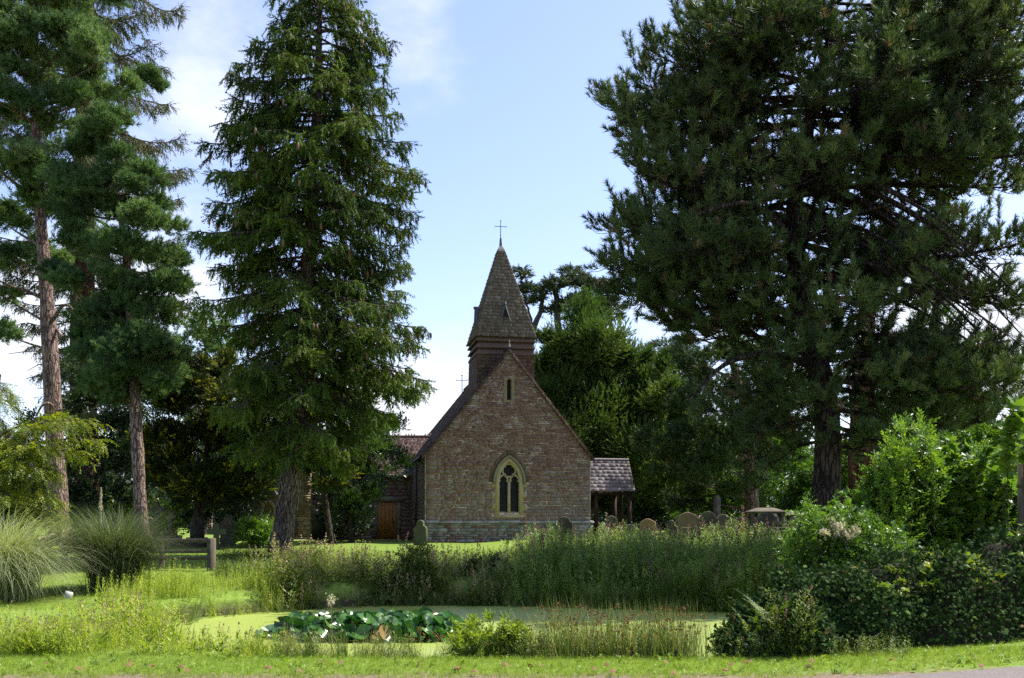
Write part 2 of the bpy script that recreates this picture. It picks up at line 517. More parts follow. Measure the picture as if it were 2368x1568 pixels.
def band(mb, outer, inner, y0, y1, tone=.5, mat=0):
    """solid strip between two outlines of equal length"""
    n = len(outer)
    o = np.asarray(outer); i_ = np.asarray(inner)
    V = np.vstack([np.c_[o[:,0], np.full(n,y0), o[:,1]], np.c_[i_[:,0], np.full(n,y0), i_[:,1]],
                   np.c_[o[:,0], np.full(n,y1), o[:,1]], np.c_[i_[:,0], np.full(n,y1), i_[:,1]]])
    a = np.arange(n-1); b = a + 1
    f = np.vstack([np.c_[a, b, b+n, a+n], np.c_[a+2*n, a+3*n, b+3*n, b+2*n], np.c_[a, a+2*n, b+2*n, b], np.c_[a+n, b+n, b+3*n, a+3*n],
                   [[0, n, 3*n, 2*n]], [[n-1, 3*n-1, 4*n-1, 2*n-1]]])
    mb.add(V, f, tone, mat)

GW, EZ, AZ = 3.81, 3.92, 8.66           # half width, eaves, point of the gable
PZ = .95                                # top of the plinth
U = 45.0 / F                            # metres per picture unit at the gable
WX = 0.0                                # window axis
wz = lambda py: CAMZ + (HY - py) * U - .85
SILL, SPR = wz(1192), wz(1114)
def roof_x(z):
    return GW * (AZ - z) / (AZ - EZ) if z > EZ else GW
def surround(z):
    """half width cleared of rubble around the big window at height z, None outside it"""
    if z < SILL or z > wz(1040):
        return None
    if z < SPR - .02:
        k = (SPR - z) / .245
        return .80 if int(k) % 2 == 0 else .655
    o = arch(0, 47*U, None, SPR, 77*U, 30)
    h = len(o)//2
    return float(-np.interp(z, o[:h+1,1], o[:h+1,0]))
slit_lo, slit_hi = wz(931), wz(872)
# wall body with the openings cut through
wallm = CMB()
outer = [(-GW,-.6),(GW,-.6),(GW,EZ),(0,AZ),(-GW,EZ)]
wopen = arch(0, 26*U, SILL + .12, SPR, 50*U, 10)
sx_ = 0.0
slit = [(sx_-.11, slit_lo+.12),(sx_+.11, slit_lo+.12),(sx_+.11, slit_hi-.16),(sx_, slit_hi-.04),(sx_-.11, slit_hi-.16)]
loops = [[Vector((a, 0, b)) for a, b in L] for L in (outer, wopen[::-1], slit[::-1])]
tri = geometry.tessellate_polygon(loops)
fl = np.array([(v.x, .006, v.z) for L in loops for v in L])
wallm.add(fl, np.array(tri))
LN = 14.0
for sgn in (-1, 1):                     # long side walls and the far gable
    wallm.add([[sgn*GW,.006,-.6],[sgn*GW,LN,-.6],[sgn*GW,LN,EZ],[sgn*GW,.006,EZ]], [[0,1,2,3]])
wallm.add([[-GW,LN,-.6],[GW,LN,-.6],[GW,LN,EZ],[0,LN,AZ],[-GW,LN,EZ]], [[0,1,2,3,4]])
for o in (wopen, np.array(slit)):       # reveals
    n = len(o); V = np.vstack([np.c_[o[:,0], np.full(n,.006), o[:,1]], np.c_[o[:,0], np.full(n,.3), o[:,1]]])
    i = np.arange(n); j = (i+1) % n
    wallm.add(V, np.c_[i, j, j+n, i+n])
wall = wallm.build('gable_wall', M_MORT, church)
# rubble: each stone a block standing proud of the mortar
st = CMB()
def stone_block(x0, x1, z0, z1, y, tone, side=None):
    d = .05
    c = max(0., min(.012, (x1-x0)*.2, (z1-z0)*.2))
    j = lambda: R.uniform(-c, c)
    if side is None:
        V = [[x0+j(),y,z0+j()],[x1+j(),y,z0+j()],[x1+j(),y,z1+j()],[x0+j(),y,z1+j()],[x0,y+d,z0],[x1,y+d,z0],[x1,y+d,z1],[x0,y+d,z1]]
    else:
        V = [[y,x0+j(),z0+j()],[y,x1+j(),z0+j()],[y,x1+j(),z1+j()],[y,x0+j(),z1+j()],[y+side*d,x0,z0],[y+side*d,x1,z0],[y+side*d,x1,z1],[y+side*d,x0,z1]]
    st.add(V, [[0,1,2,3],[4,5,1,0],[5,6,2,1],[6,7,3,2],[7,4,0,3]], tone)
z = PZ + .02
while z < AZ - .12:
    up = z > 3.6
    h = R.uniform(.055, .11) if up else R.choice([R.uniform(.06, .12), R.uniform(.10, .19)])
    zm = z + h/2
    xr = roof_x(zm + h*.4) - .03
    iv = [(-xr, xr)]
    s_ = surround(zm)
    if s_:
        iv = [(-xr, -s_-.012), (s_+.012, xr)]
    if slit_lo-.02 < zm < slit_hi+.02:
        iv = [(-xr, -.245), (.245, xr)]
    for a, b in iv:
        x = a
        while x < b - .03:
            w = R.uniform(.10, .36) if up else R.uniform(.10, .38)
            if z < EZ and (x == a and a < -3 or x + w > b - .25 and b > 3):
                w = R.uniform(.35, .55)
            if R.random() < .08:
                w *= 1.7
            x1 = min(x + w, b)
            if b - x1 < .1:
                x1 = b
            # the lower courses hold more grey and buff stone, the upper ones are red
            k = sstep(1.6, 4.2, zm + R.normal()*.5)
            tn = R.uniform(.5, 1.) if R.random() > k*.86 else R.uniform(0, .42)
            if R.random() < .03 and h > .1:
                tn = R.uniform(.8, 1)
            gp = R.uniform(.008, .022) if R.random() < .5 else R.uniform(.022, .045)
            zt = z + h - (R.uniform(.006, .022) if R.random() < .6 else R.uniform(.022, .045))
            stone_block(x + gp/2, x1 - gp/2, z, zt, -R.uniform(.004, .030), tn)
            x = x1
    z += h
# left flank of the wall
z = -.1
while z < EZ - .1:
    h = R.uniform(.1, .2); x = .02
    while x < LN:
        w = R.uniform(.2, .6); x1 = min(x + w, LN)
        stone_block(x + .01, x1 - .01, z, z + h - .015, -GW - R.uniform(.004, .015), R.uniform(.3, .85), 1)
        x = x1
    z += h
st.build('rubble', M_RUB, wall)
# plinth
pl = CMB()
z = -.5
while z < PZ - .1:
    h = min(R.uniform(.09, .2), PZ - .09 - z)
    if h < .03: break
    x = -GW - .1
    while x < GW + .1:
        w = R.uniform(.2, .7); x1 = min(x + w, GW + .1)
        if GW + .1 - x1 < .1: x1 = GW + .1
        y = -.1 - R.uniform(.004, .02)
        g_ = .012
        pl.add([[x+g_,y,z],[x1-g_,y,z],[x1-g_,y,z+h-.015],[x+g_,y,z+h-.015],[x+g_,y+.08,z],[x1-g_,y+.08,z],[x1-g_,y+.08,z+h-.015],[x+g_,y+.08,z+h-.015]],
               [[0,1,2,3],[4,5,1,0],[5,6,2,1],[6,7,3,2],[7,4,0,3]], R.choice([.1,.3,.5,.55,.75,.78,1.]))
        x = x1
    z += h
pl.add([[-GW-.1,-.08,-.6],[GW+.1,-.08,-.6],[GW+.1,-.08,PZ-.06],[-GW-.1,-.08,PZ-.06],[-GW-.1,3,-.6],[GW+.1,3,-.6],[GW+.1,3,PZ-.06],[-GW-.1,3,PZ-.06]],
       [[0,1,2,3],[4,0,3,7],[1,5,6,2]], .3)
x = -GW - .14
while x < GW + .14:                      # weathered sloping cap
    x1 = min(x + R.uniform(.5, 1.1), GW + .14); zz = PZ + R.uniform(-.012, .012)
    pl.add([[x,-.16,zz-.09],[x1-.01,-.16,zz-.09],[x1-.01,-.16,zz-.035],[x,-.16,zz-.035],[x,.02,zz+.03],[x1-.01,.02,zz+.03],[x,.02,zz-.09],[x1-.01,.02,zz-.09]],
           [[0,1,2,3],[3,2,5,4],[0,3,4,6],[1,7,5,2],[6,7,1,0]], 1.)
    x = x1
pl.build('plinth', M_PLINTH, church)

# big traceried window
win = CMB()
band(win, arch(0, 33*U, SILL, SPR, 58*U), arch(0, 23*U, SILL, SPR, 46*U), -.035, .16, .7)
for s_ in (-1, 1):                       # long and short jamb stones
    z = SPR
    for k in range(16):
        z0 = z - .245
        if z0 < SILL: break
        if k % 2 == 0:
            a, b = sorted((s_*33*U, s_*.80))
            win.box((a, -.032, z0 + .01), (b, .05, z - .006), R.uniform(.2, .9))
        z = z0
win.box((-33*U, -.036, SILL - .10), (33*U, .2, SILL + .015), .6)
win.add([[-23*U,-.02,SILL+.017],[23*U,-.02,SILL+.017],[23*U,.2,SILL+.2],[-23*U,.2,SILL+.2]], [[0,1,2,3]], 1.)
wf = win.build('window', M_DRESS, church)
tr = CMB()
tr.box((-3.1*U, .03, SILL + .1), (3.1*U, .15, SPR + .06), .8)
for s_ in (-1, 1):
    c_ = s_*13.1*U
    band(tr, arch(c_, 12.8*U, None, SPR-.02, 20*U, 10), arch(c_, 9.6*U, None, SPR-.02, 15*U, 10), .03, .15, .8)
    for q in (-1, 1):                    # cusps
        cx_, cz_ = c_ + q*8.6*U, SPR + 2*U
        a = np.linspace(0, 2*math.pi, 9)[:-1]
        tr.prism(np.c_[cx_ + 1.9*U*np.cos(a), cz_ + 2.2*U*np.sin(a)], .05, .14, .75)
cz_ = wz(1087.5)
a = np.linspace(0, 2*math.pi, 33)
band(tr, np.c_[17.2*U*np.cos(a), cz_ + 17.2*U*np.sin(a)], np.c_[13.2*U*np.cos(a), cz_ + 13.2*U*np.sin(a)], .03, .15, .8)
for q in range(4):
    an = math.pi/4 + q*math.pi/2
    tr.prism([(13.6*U*math.cos(an-.22), cz_+13.6*U*math.sin(an-.22)), (13.6*U*math.cos(an+.22), cz_+13.6*U*math.sin(an+.22)), (10.2*U*math.cos(an), cz_+10.2*U*math.sin(an))], .05, .14, .75)
tr.build('tracery', M_DRESS, wf)
gl = CMB()
o = arch(0, 25*U, SILL + .1, SPR, 49*U, 10)
gl.poly(np.c_[o[:,0], np.full(len(o), .17), o[:,1]][::-1])
gl.build('glass', M_GLASS, wf)
hd = CMB()
band(hd, arch(0, 38.5*U, None, SPR-.02, 63*U), arch(0, 33.2*U, None, SPR-.02, 58.2*U), -.10, .03, .9)
for s_ in (-1, 1):
    hd.box((s_*36*U-.075, -.11, SPR-.1), (s_*36*U+.075, .02, SPR-.022), .4)
hd.build('hood_mould', M_HOOD, wf)
rl = CMB()
o, i_ = arch(0, 47.5*U, None, SPR-.02, 77*U), arch(0, 38.8*U, None, SPR-.02, 63.3*U)
nA = len(o) - 1
for k in range(0, nA, 3):
    e = min(k+3, nA)
    band(rl, o[k:e+1], i_[k:e+1], -.012 - R.uniform(0, .012), .03, R.uniform(0, 1))
rl.build('relieving_arch', M_RELIEF, wf)
# slit window high in the gable
sl = CMB()
so = [(-.24, slit_lo),(.24, slit_lo),(.24, slit_hi),(-.24, slit_hi)]
L2 = [[Vector((a, 0, b)) for a, b in L] for L in (so, slit[::-1])]
v2 = np.array([(v.x, -.03, v.z) for L in L2 for v in L])
sl.add(v2, np.array(geometry.tessellate_polygon(L2)), .3)
for a in range(4):
    p0, p1 = so[a], so[(a+1) % 4]
    sl.add([[p0[0],-.03,p0[1]],[p1[0],-.03,p1[1]],[p1[0],.02,p1[1]],[p0[0],.02,p0[1]]], [[0,1,2,3]], .3)
n = len(slit); s2 = np.array(slit); i = np.arange(n); j = (i+1) % n
sl.add(np.vstack([np.c_[s2[:,0], np.full(n,-.03), s2[:,1]], np.c_[s2[:,0]*.7, np.full(n,.12), s2[:,1]]]), np.c_[i, j, j+n, i+n], .8)
sw = sl.build('slit_window', stone('slit_stone', [(0,(.27,.21,.115)),(1,(.36,.28,.16))], (.22,.2,.16), .5, 5.), church)
gg = CMB(); gg.poly([(.14*q, .13, b) for q, b in ((-1, slit_lo+.05),(1, slit_lo+.05),(1, slit_hi),(-1, slit_hi))]); gg.build('glass', M_GLASS, sw)

def tiling(mb, bl, br, tl, tr_, rows, wid, thick, tone=lambda: R.uniform(0, 1), jit=.012):
    """lapped rows of tiles on a sloping quad (corners seen from outside: bottom left, bottom right, top left, top right)"""
    bl, br, tl, tr_ = [np.asarray(v, float) for v in (bl, br, tl, tr_)]
    nn = nrm(np.cross(br - bl, tl - bl + (tr_ - br)))
    VV, TT = [], []
    for r in range(rows):
        a0, a1 = r/rows, min((r+1.15)/rows, 1.0)
        A, B = bl+(tl-bl)*a0, br+(tr_-br)*a0
        C, D_ = bl+(tl-bl)*a1, br+(tr_-br)*a1
        W = np.linalg.norm(B - A)
        cuts = [0.0]
        while cuts[-1] < W - 1e-6:
            nx_ = cuts[-1] + wid*R.uniform(.65, 1.35)
            cuts.append(W if W - nx_ < wid*.4 else min(nx_, W))
        for c0, c1 in zip(cuts[:-1], cuts[1:]):
            u0, u1 = c0/W, c1/W - .006/max(W, .1)
            lift = thick*R.uniform(.8, 1.3); j = R.normal()*jit
            dn = (A - C)/max(np.linalg.norm(A - C), 1e-6)*j
            p0, p1 = A+(B-A)*u0+dn, A+(B-A)*u1+dn
            q0, q1 = C+(D_-C)*u0, C+(D_-C)*u1
            VV.append([p0, p1, p0+nn*lift, p1+nn*lift, q1+nn*.004, q0+nn*.004]); TT.append(tone())
    V = np.array(VV).reshape(-1, 3)
    b = np.arange(len(VV))*6
    f = np.vstack([np.c_[b, b+1, b+3, b+2], np.c_[b+2, b+3, b+4, b+5]])
    mb.add(V, f, np.r_[TT, TT])
    # sides of each tile
    f3 = np.vstack([np.c_[b, b+2, b+5], np.c_[b+1, b+4, b+3]])
    mb.L.append((f3 + mb.n - len(V)).ravel()); mb.K.append(np.full(len(f3), 3)); mb.T.append(np.r_[TT, TT]); mb.M.append(np.zeros(len(f3), int))

dark = lambda: R.beta(1.6, 2.6) if R.random() > .03 else 1.
OV = .10
# main roof
rf = CMB()
dz = (AZ - EZ) / GW
ex_ = GW + .16
for s_ in (-1, 1):
    a = np.array([s_*ex_, -OV, EZ - .16*dz + .1]); b = np.array([s_*ex_, LN + .1, EZ - .16*dz + .1])
    c_ = np.array([0, -OV, AZ + .1]); d_ = np.array([0, LN + .1, AZ + .1])
    if s_ < 0: tiling(rf, b, a, d_, c_, 44, .2, .018, dark)
    else: tiling(rf, a, b, c_, d_, 44, .2, .018, dark)
# underside and verge edge
for s_ in (-1, 1):
    rf.add([[s_*ex_,-OV,EZ-.16*dz+.02],[s_*ex_,LN+.1,EZ-.16*dz+.02],[0,LN+.1,AZ+.02],[0,-OV,AZ+.02]], [[0,1,2,3]], .2)
    rf.add([[s_*ex_,-OV,EZ-.16*dz+.02],[0,-OV,AZ+.02],[0,-OV,AZ+.10],[s_*ex_,-OV,EZ-.16*dz+.10]], [[0,1,2,3]], .4)
    rf.add([[s_*ex_,-OV,EZ-.16*dz+.02],[s_*ex_,-OV,EZ-.16*dz+.10],[s_*ex_,LN,EZ-.16*dz+.10],[s_*ex_,LN,EZ-.16*dz+.02]], [[0,1,2,3]], .3)
rf.tubes([[[0,-OV,AZ+.1],[0,2,AZ+.1],[0,LN,AZ+.1]]], [[.09,.09,.09]], 8, .4)
roof = rf.build('roof', M_TILE, church)
fi = CMB()
a = np.linspace(0, 1, 8)
fi.tubes([np.c_[np.zeros(8), np.full(8, -OV+.1), AZ+.12+a*.36]], [[.1,.085,.06,.045,.03,.035,.045,.004]], 8)
fi.build('gable_finial', M_HOOD, roof)
vg = CMB()
for s_ in (-1, 1):                       # verge boards of stone under the tiles
    k = 26
    for i in range(k):
        u0, u1 = i/k, (i+.96)/k
        A = np.array([s_*ex_*(1-u0), EZ-.16*dz+(AZ-EZ+.16*dz)*u0]); B = np.array([s_*ex_*(1-u1), EZ-.16*dz+(AZ-EZ+.16*dz)*u1])
        d_ = R.uniform(.05, .075)
        V = [[A[0],-OV-.02,A[1]+.025],[B[0],-OV-.02,B[1]+.025],[B[0],-OV-.02,B[1]-d_],[A[0],-OV-.02,A[1]-d_]]
        V += [[v[0], .02, v[2]] for v in V]
        vg.add(V, [[0,1,2,3],[3,2,6,7],[0,4,5,1]], R.uniform(.2, .7))
vg.build('verge', M_TILE, roof)
gt = CMB()
gt.tubes([[[-GW-.2,-.05,EZ-.12],[-GW-.2,5,EZ-.14],[-GW-.2,LN,EZ-.16]]], [[.06,.06,.06]], 6)
gt.tubes([[[-GW-.08,3.2,EZ-.15],[-GW-.08,3.2,1.5],[-GW-.08,3.2,0]]], [[.04,.04,.04]], 6)
gt.tubes([[[-GW-.12,8.6,EZ-.15],[-GW-.12,8.6,1.5],[-GW-.12,8.6,-.1]]], [[.06,.06,.06]], 6)
gt.build('gutter', M_IRON, church)
# narrow pointed window in the flank
fw = CMB()
o = arch(4.2, .22, .55, 1.5, .45, 8)
V = np.c_[np.full(len(o), -GW-.03), o[:,0], o[:,1]]
fw.poly(V[::-1])
fw.build('flank_window', M_GLASS, church)

# belfry and spire
TX, TY, HS, HE = -.02, 2.05, 1.31, 1.42
spz0, spz1 = wz(779)*1.0 + .13, CAMZ + (HY-574)*47/F - .85
tw = CMB()
zb = 6.0
red = lambda: R.uniform(0, .8)
cor = lambda h, z: [np.array([TX+h*a, TY+h*b, z]) for a, b in ((-1,-1),(1,-1),(1,1),(-1,1))]
zt_ = wz(815)
c0, c1 = cor(HS+.06, 5.2), cor(HS, zt_)
for k in range(4):
    tiling(tw, c0[k], c0[(k+1)%4], c1[k], c1[(k+1)%4], 21, .2, .02, red)
tower = tw.build('belfry', M_SHAFT, church)
lv = CMB()
c0 = cor(HS-.06, zt_-.05); c1 = cor(HS-.06, spz0+.05)
for k in range(4):
    lv.add([c0[k], c0[(k+1)%4], c1[(k+1)%4], c1[k]], [[0,1,2,3]], .1)
for i, zz in enumerate(np.linspace(zt_ + .02, spz0 - .2, 3)):  # flared louvre boards
    lo, hi = cor(HS + .045 + i*.015, zz - .02), cor(HS - .05, zz + .2)
    lo2 = cor(HS + .045 + i*.015, zz + .035); hi2 = cor(HS - .05, zz + .25)
    for k in range(4):
        q = (k+1) % 4
        lv.add([lo[k],lo[q],lo2[q],lo2[k],hi[q],hi[k],hi2[q],hi2[k]], [[0,1,2,3],[3,2,6,7],[1,0,5,4]], .45)
lv.build('louvre', M_SHAFT, tower)
sp = CMB()
wood = lambda: R.beta(2.2, 2.2)
ztop = CAMZ + (HY-581)*47/F - .85
zk = spz0
hk = HE
prof = [(HE, spz0), (.165, ztop)]
for (h0, z0), (h1, z1), rows in ((prof[0], prof[1], 26),):
    c0, c1 = cor(h0, z0), cor(h1, z1)
    for k in range(4):
        tiling(sp, c0[k], c0[(k+1)%4], c1[k], c1[(k+1)%4], rows, .17, .036, wood, .014)
c0 = cor(HE+.02, spz0 - .004)
sp.add(c0, [[3,2,1,0]], .2)
spire = sp.build('spire', M_SHING, church)
cp = CMB()
c0, c1, c2, c3 = cor(.185, ztop-.03), cor(.15, ztop+.07), cor(.06, ztop+.24), cor(.035, ztop + .62)
for a, b in ((c0, c1), (c1, c2), (c2, c3)):
    for k in range(4):
        cp.add([a[k], a[(k+1)%4], b[(k+1)%4], b[k]], [[0,1,2,3]])
cp.build('spire_cap', M_LEAD, spire)
cr = CMB()
zc = CAMZ + (HY-510)*47/F - .85
cr.tubes([[[TX,TY,ztop+.55],[TX,TY,ztop+.9],[TX,TY,zc]]], [[.018,.018,.014]], 6)
za = CAMZ + (HY-524)*47/F - .85
cr.tubes([[[TX-.26,TY,za],[TX,TY,za],[TX+.26,TY,za]]], [[.015,.015,.015]], 6)
for q in (-1, 1):
    cr.tubes([[[TX+q*.22,TY,za],[TX+q*.27,TY,za],[TX+q*.28,TY,za]]], [[.012,.03,.03]], 6)
cr.tubes([[[TX,TY,zc-.06],[TX,TY,zc],[TX,TY,zc+.01]]], [[.012,.03,.028]], 6)
cr.tubes([[[TX,TY,ztop+.72],[TX,TY,ztop+.75],[TX,TY,ztop+.78]]], [[.018,.034,.018]], 6)
cr.build('spire_cross', M_IRON, spire)
# four little gabled lucarnes
sl_ = (hk - .165) / (ztop - zk)
zl0, zl1 = wz(739) + .1, wz(697) + .1
for k in range(4):
    lu = CMB()
    ca, sa = math.cos(k*math.pi/2), math.sin(k*math.pi/2)
    hz = lambda z: hk - (z - zk)*sl_
    yf = -hz(zl0) - .05                  # the front stands plumb
    def tr3(V):
        V = np.asarray(V, float)
        return np.c_[TX + ca*V[:,0] - sa*V[:,1], TY + sa*V[:,0] + ca*V[:,1], V[:,2]]
    w = .26
    yb = -hz(zl1) + .05
    for s_ in (-1, 1):
        V = [[s_*w,yf,zl0],[s_*(w-.05),yf,zl0],[0,yf,zl1-.16],[0,yf,zl1],[s_*w,-hz(zl0)+.1,zl0],[0,yb,zl1],[s_*(w-.05),-hz(zl0)+.1,zl0],[0,yb,zl1-.16]]
        lu.add(tr3(V), [[0,1,2,3],[0,3,5,4],[1,6,7,2]], .5)
    lu.add(tr3([[-.03,yf-.04,zl1-.08],[.03,yf-.04,zl1-.08],[.03,yf-.04,zl1+.05],[-.03,yf-.04,zl1+.05],[-.03,yf+.2,zl1-.08],[.03,yf+.2,zl1-.08],[.03,yf+.2,zl1+.05],[-.03,yf+.2,zl1+.05]]),
           [[0,1,2,3],[1,5,6,2],[4,0,3,7],[3,2,6,7]], .6)
    lo = lu.build('lucarne', M_LEAD, spire)
    ld = CMB()
    V = [[-w+.03,yf+.09,zl0],[w-.03,yf+.09,zl0],[0,yf+.09,zl1-.1]]
    ld.add(tr3(V), [[0,1,2]], .3)  # dark back panel, its colour stands in for the shaded opening
    for zz in np.linspace(zl0+.08, zl0+.3, 3):
        ww = w*(zl1-.12-zz)/(zl1-zl0)
        ld.add(tr3([[-ww,yf+.05,zz],[ww,yf+.05,zz],[ww,yf+.08,zz+.09],[-ww,yf+.08,zz+.09]]), [[0,1,2,3]], .5)
    ld.build('louvre', M_TIMB, lo)

# cross on the far gable, seen past the roof's left edge
fc = MB()
q = P(1068, 884, 62)
fc.tubes([[q+[0,0,-1.6], q, q+[0,0,.42]]], [[.03,.028,.025]], 6)
fc.tubes([[q+[-.32,0,.12], q+[0,0,.12], q+[.32,0,.12]]], [[.02,.02,.02]], 6)
for dx, dz_ in ((-.32,.12),(.32,.12),(0,.42)):
    fc.tubes([[q+[dx-.06,0,dz_], q+[dx,0,dz_+.03], q+[dx+.06,0,dz_]]], [[.02,.03,.02]], 6)
fc.build('far_gable_cross', M_IRON, church)

# transept and vestry on the left (built square to the view)
M_WING = stone('vestry_stone', [(0,(.25,.17,.09)),(.5,(.33,.25,.135)),(1,(.42,.34,.20))], (.3,.28,.2), .3, 8.)
def block_wall(mb, x0, x1, z0, z1, y, holes=(), hmin=.12, hmax=.24, tn=(0, 1), back=True):
    if back:
        mb.add([[x0,y+.02,z0],[x1,y+.02,z0],[x1,y+.02,z1],[x0,y+.02,z1]], [[0,1,2,3]], .2)
    z = z0
    while z < z1 - .03:
        h = min(R.uniform(hmin, hmax), z1 - z); x = x0
        while x < x1 - .02:
            e = min(x + R.uniform(.2, .6), x1)
            mid = ((x+e)/2, z+h/2)
            if not any(a < mid[0] < b and c < mid[1] < d for a, b, c, d in holes):
                yy = y - R.uniform(.004, .016)
                mb.add([[x+.008,yy,z],[e-.008,yy,z],[e-.008,yy,z+h-.016],[x+.008,yy,z+h-.016],[x+.008,y+.03,z],[e-.008,y+.03,z],[e-.008,y+.03,z+h-.016],[x+.008,y+.03,z+h-.016]],
                       [[0,1,2,3],[4,5,1,0],[5,6,2,1],[6,7,3,2],[7,4,0,3]], R.uniform(*tn))
            x = e
        z += h
DW = 50.0
wg = MB()
X0, X1 = P(590,0,DW)[0], P(950,0,DW)[0]
d0, d1 = P(873,0,DW)[0], P(917,0,DW)[0]
zd0, zd1 = P(0,1246,DW)[2], P(0,1161,DW)[2]
ze = P(0,1098,DW)[2]
block_wall(wg, X0, X1, .2, ze, DW, [(d0-.3, d1+.3, 0, zd1+.3)], tn=(.2,.7))
wg.add([[X0,DW,.2],[X0,DW+7,.2],[X0,DW+7,ze],[X0,DW,ze]], [[0,1,2,3]], .4)
wg.build('transept_wall', M_RUB, church)
dr = MB()
for i in range(5):
    a = d0 + (d1-d0)*i/5
    dr.box((a+.004, DW-.02, zd0), (a+(d1-d0)/5-.004, DW+.06, zd1), .5)
door = dr.build('door', M_OAK, church)
dh = MB()
hx = d1 - .15
dh.tubes([[[hx,DW-.03,zd0+.86],[hx,DW-.07,zd0+.86],[hx,DW-.075,zd0+.86]]], [[.02,.045,.05]], 8)
dh.build('handle', M_IRON, door)
dh = MB()
dh.tubes([[[hx,DW-.03,zd0+.62],[hx,DW-.04,zd0+.62],[hx,DW-.041,zd0+.62]]], [[.03,.03,.01]], 8)
dh.build('lock_plate', M_IRON, door)
ds = MB()
ds.box((d0-.22, DW-.05, zd0-.1), (d0-.004, DW+.1, zd1+.004), .3); ds.box((d1+.004, DW-.05, zd0-.1), (d1+.2, DW+.1, zd1+.004), .3)
ds.box((d0-.24, DW-.06, zd1+.008), (d1+.35, DW+.1, zd1+.27), .5); ds.box((d0-.3, DW-.5, zd0-.3), (d1+.3, DW-.06, zd0-.005), .2)
ds.build('door_surround', M_HOOD, door)
wr = MB()
zr = P(0,1011,53.5)[2]
tiling(wr, [X0-.2,DW-.3,ze-.05], [X1+1.2,DW-.3,ze-.05], [X0-.2,53.5,zr], [X1+1.2,53.5,zr], 26, .2, .022, lambda: R.beta(3, 1.6))
wr.add([[X0-.2,53.5,zr],[X1+1.2,53.5,zr],[X1+1.2,57,ze],[X0-.2,57,ze]], [[0,1,2,3]], .3)
wr.add([[X0-.2,DW-.3,ze-.12],[X1+1.2,DW-.3,ze-.12],[X1+1.2,DW-.3,ze-.05],[X0-.2,DW-.3,ze-.05]], [[0,1,2,3]], .2)
wr.tubes([[[X0-.2,53.5,zr+.02],[0.5*(X0+X1),53.5,zr+.02],[X1+1.2,53.5,zr+.02]]], [[.09,.09,.09]], 8, .3)
for i in range(60):                      # crested ridge tiles
    if i % 7 < 4 and R.random() > .1:
        x = X0 + (X1+1-X0)*i/60
        wr.add([[x-.06,53.5,zr+.08],[x+.06,53.5,zr+.08],[x,53.5,zr+.24],[x,53.47,zr+.1],[x,53.53,zr+.1]], [[0,3,2],[3,1,2],[1,4,2],[4,0,2]], .2)
M_WTILE = stone('red_roof_tile', [(0,(.075,.042,.036)),(.5,(.135,.075,.064)),(.85,(.19,.115,.098)),(1,(.34,.27,.23))], (.36,.33,.28), .35, 9., .3)
wr.build('transept_roof', M_WTILE, church)
VD = 49.45
vs = MB()
v0, v1 = P(584,0,VD)[0], P(718,0,VD)[0]
vz = P(0,1090,VD)[2]
w0, w1 = P(602,0,VD)[0], P(638,0,VD)[0]
block_wall(vs, v0, v1, .2, vz, VD, [(w0-.1, w1+.1, P(0,1232,VD)[2], P(0,1150,VD)[2])], .09, .17)
vs.add([[v1,VD+.01,.2],[v1,VD+.5,.2],[v1,VD+.5,vz],[v1,VD+.01,vz]], [[0,1,2,3]], .4)
vs.add([[v0,VD+.01,.2],[v0,VD+.01,vz],[v0,VD+.5,vz],[v0,VD+.5,.2]], [[0,1,2,3]], .4)
vs.build('vestry_wall', M_WING, church)
vr = MB()
tiling(vr, [v0-.2,VD-.2,vz], [v1+.2,VD-.2,vz], [v0-.2,VD+.9,vz+1.0], [v1+.2,VD+.9,vz+1.0], 14, .2, .022)
vr.build('vestry_roof', M_WTILE, church)
vw = MB()
cxw = (w0+w1)/2; hw = (w1-w0)/2
oz = P(0,1228,VD)[2]; zs_ = P(0,1178,VD)[2]
band(vw, arch(cxw, hw, oz, zs_, hw*1.25), arch(cxw, hw*.62, oz, zs_, hw*.8), VD-.05, VD+.2, .8)
vwo = vw.build('window', M_DRESS, church)
vg_ = MB(); o = arch(cxw, hw*.65, oz, zs_, hw*.84); vg_.poly(np.c_[o[:,0], np.full(len(o), VD+.12), o[:,1]][::-1]); vg_.build('glass', M_GLASS, vwo)

# open timber porch on the right
pq = CMB()
def LC(px, py, D):                       # picture point at a depth, in church coordinates
    w_ = P(px, py, D) - np.array([cb[0], 45.0, .85]); c_, s_ = math.cos(-ROT), math.sin(-ROT)
    return np.array([c_*w_[0]-s_*w_[1], s_*w_[0]+c_*w_[1], w_[2]])
rr = LC(1453, 1064, 50.5); er = LC(1469, 1136, 49.0)
rl_ = np.array([GW-.05, rr[1], rr[2]]); el_ = np.array([GW-.05, er[1], er[2]])
tiling(pq, el_, er, rl_, rr, 9, .32, .035, lambda: R.beta(2, 2), .01)
pq.tubes([[rl_, (rl_+rr)/2, rr]], [[.09,.09,.09]], 6, .5)
bk = rr + (rr - er)*[0,1,-1] ; bl2 = np.array([GW-.05, bk[1], bk[2]])
tiling(pq, bk*[1,1,1], bl2, rr, rl_, 9, .32, .035)
pr = pq.build('porch_roof', M_PTILE, church)
pp = CMB()
zg = .12
def post(x, y, z1, w=.09):
    pp.box((x-w, y-w, zg-.3), (x+w, y+w, z1), .5)
for x in (GW+.4, GW+1.1, er[0]-.25):
    post(x, er[1]+.22, er[2]-.02)
for x in (GW+.75, er[0]-.25):
    post(x, bk[1]-.3, er[2]-.02)
post(er[0]-.25, rr[1], rr[2]-.2, .07)
pp.box((GW, er[1]+.14, er[2]-.16), (er[0]-.1, er[1]+.30, er[2]-.03), .5)
pp.box((GW, er[1]+.16, zg+.25), (er[0]-.2, er[1]+.28, zg+.42), .5)
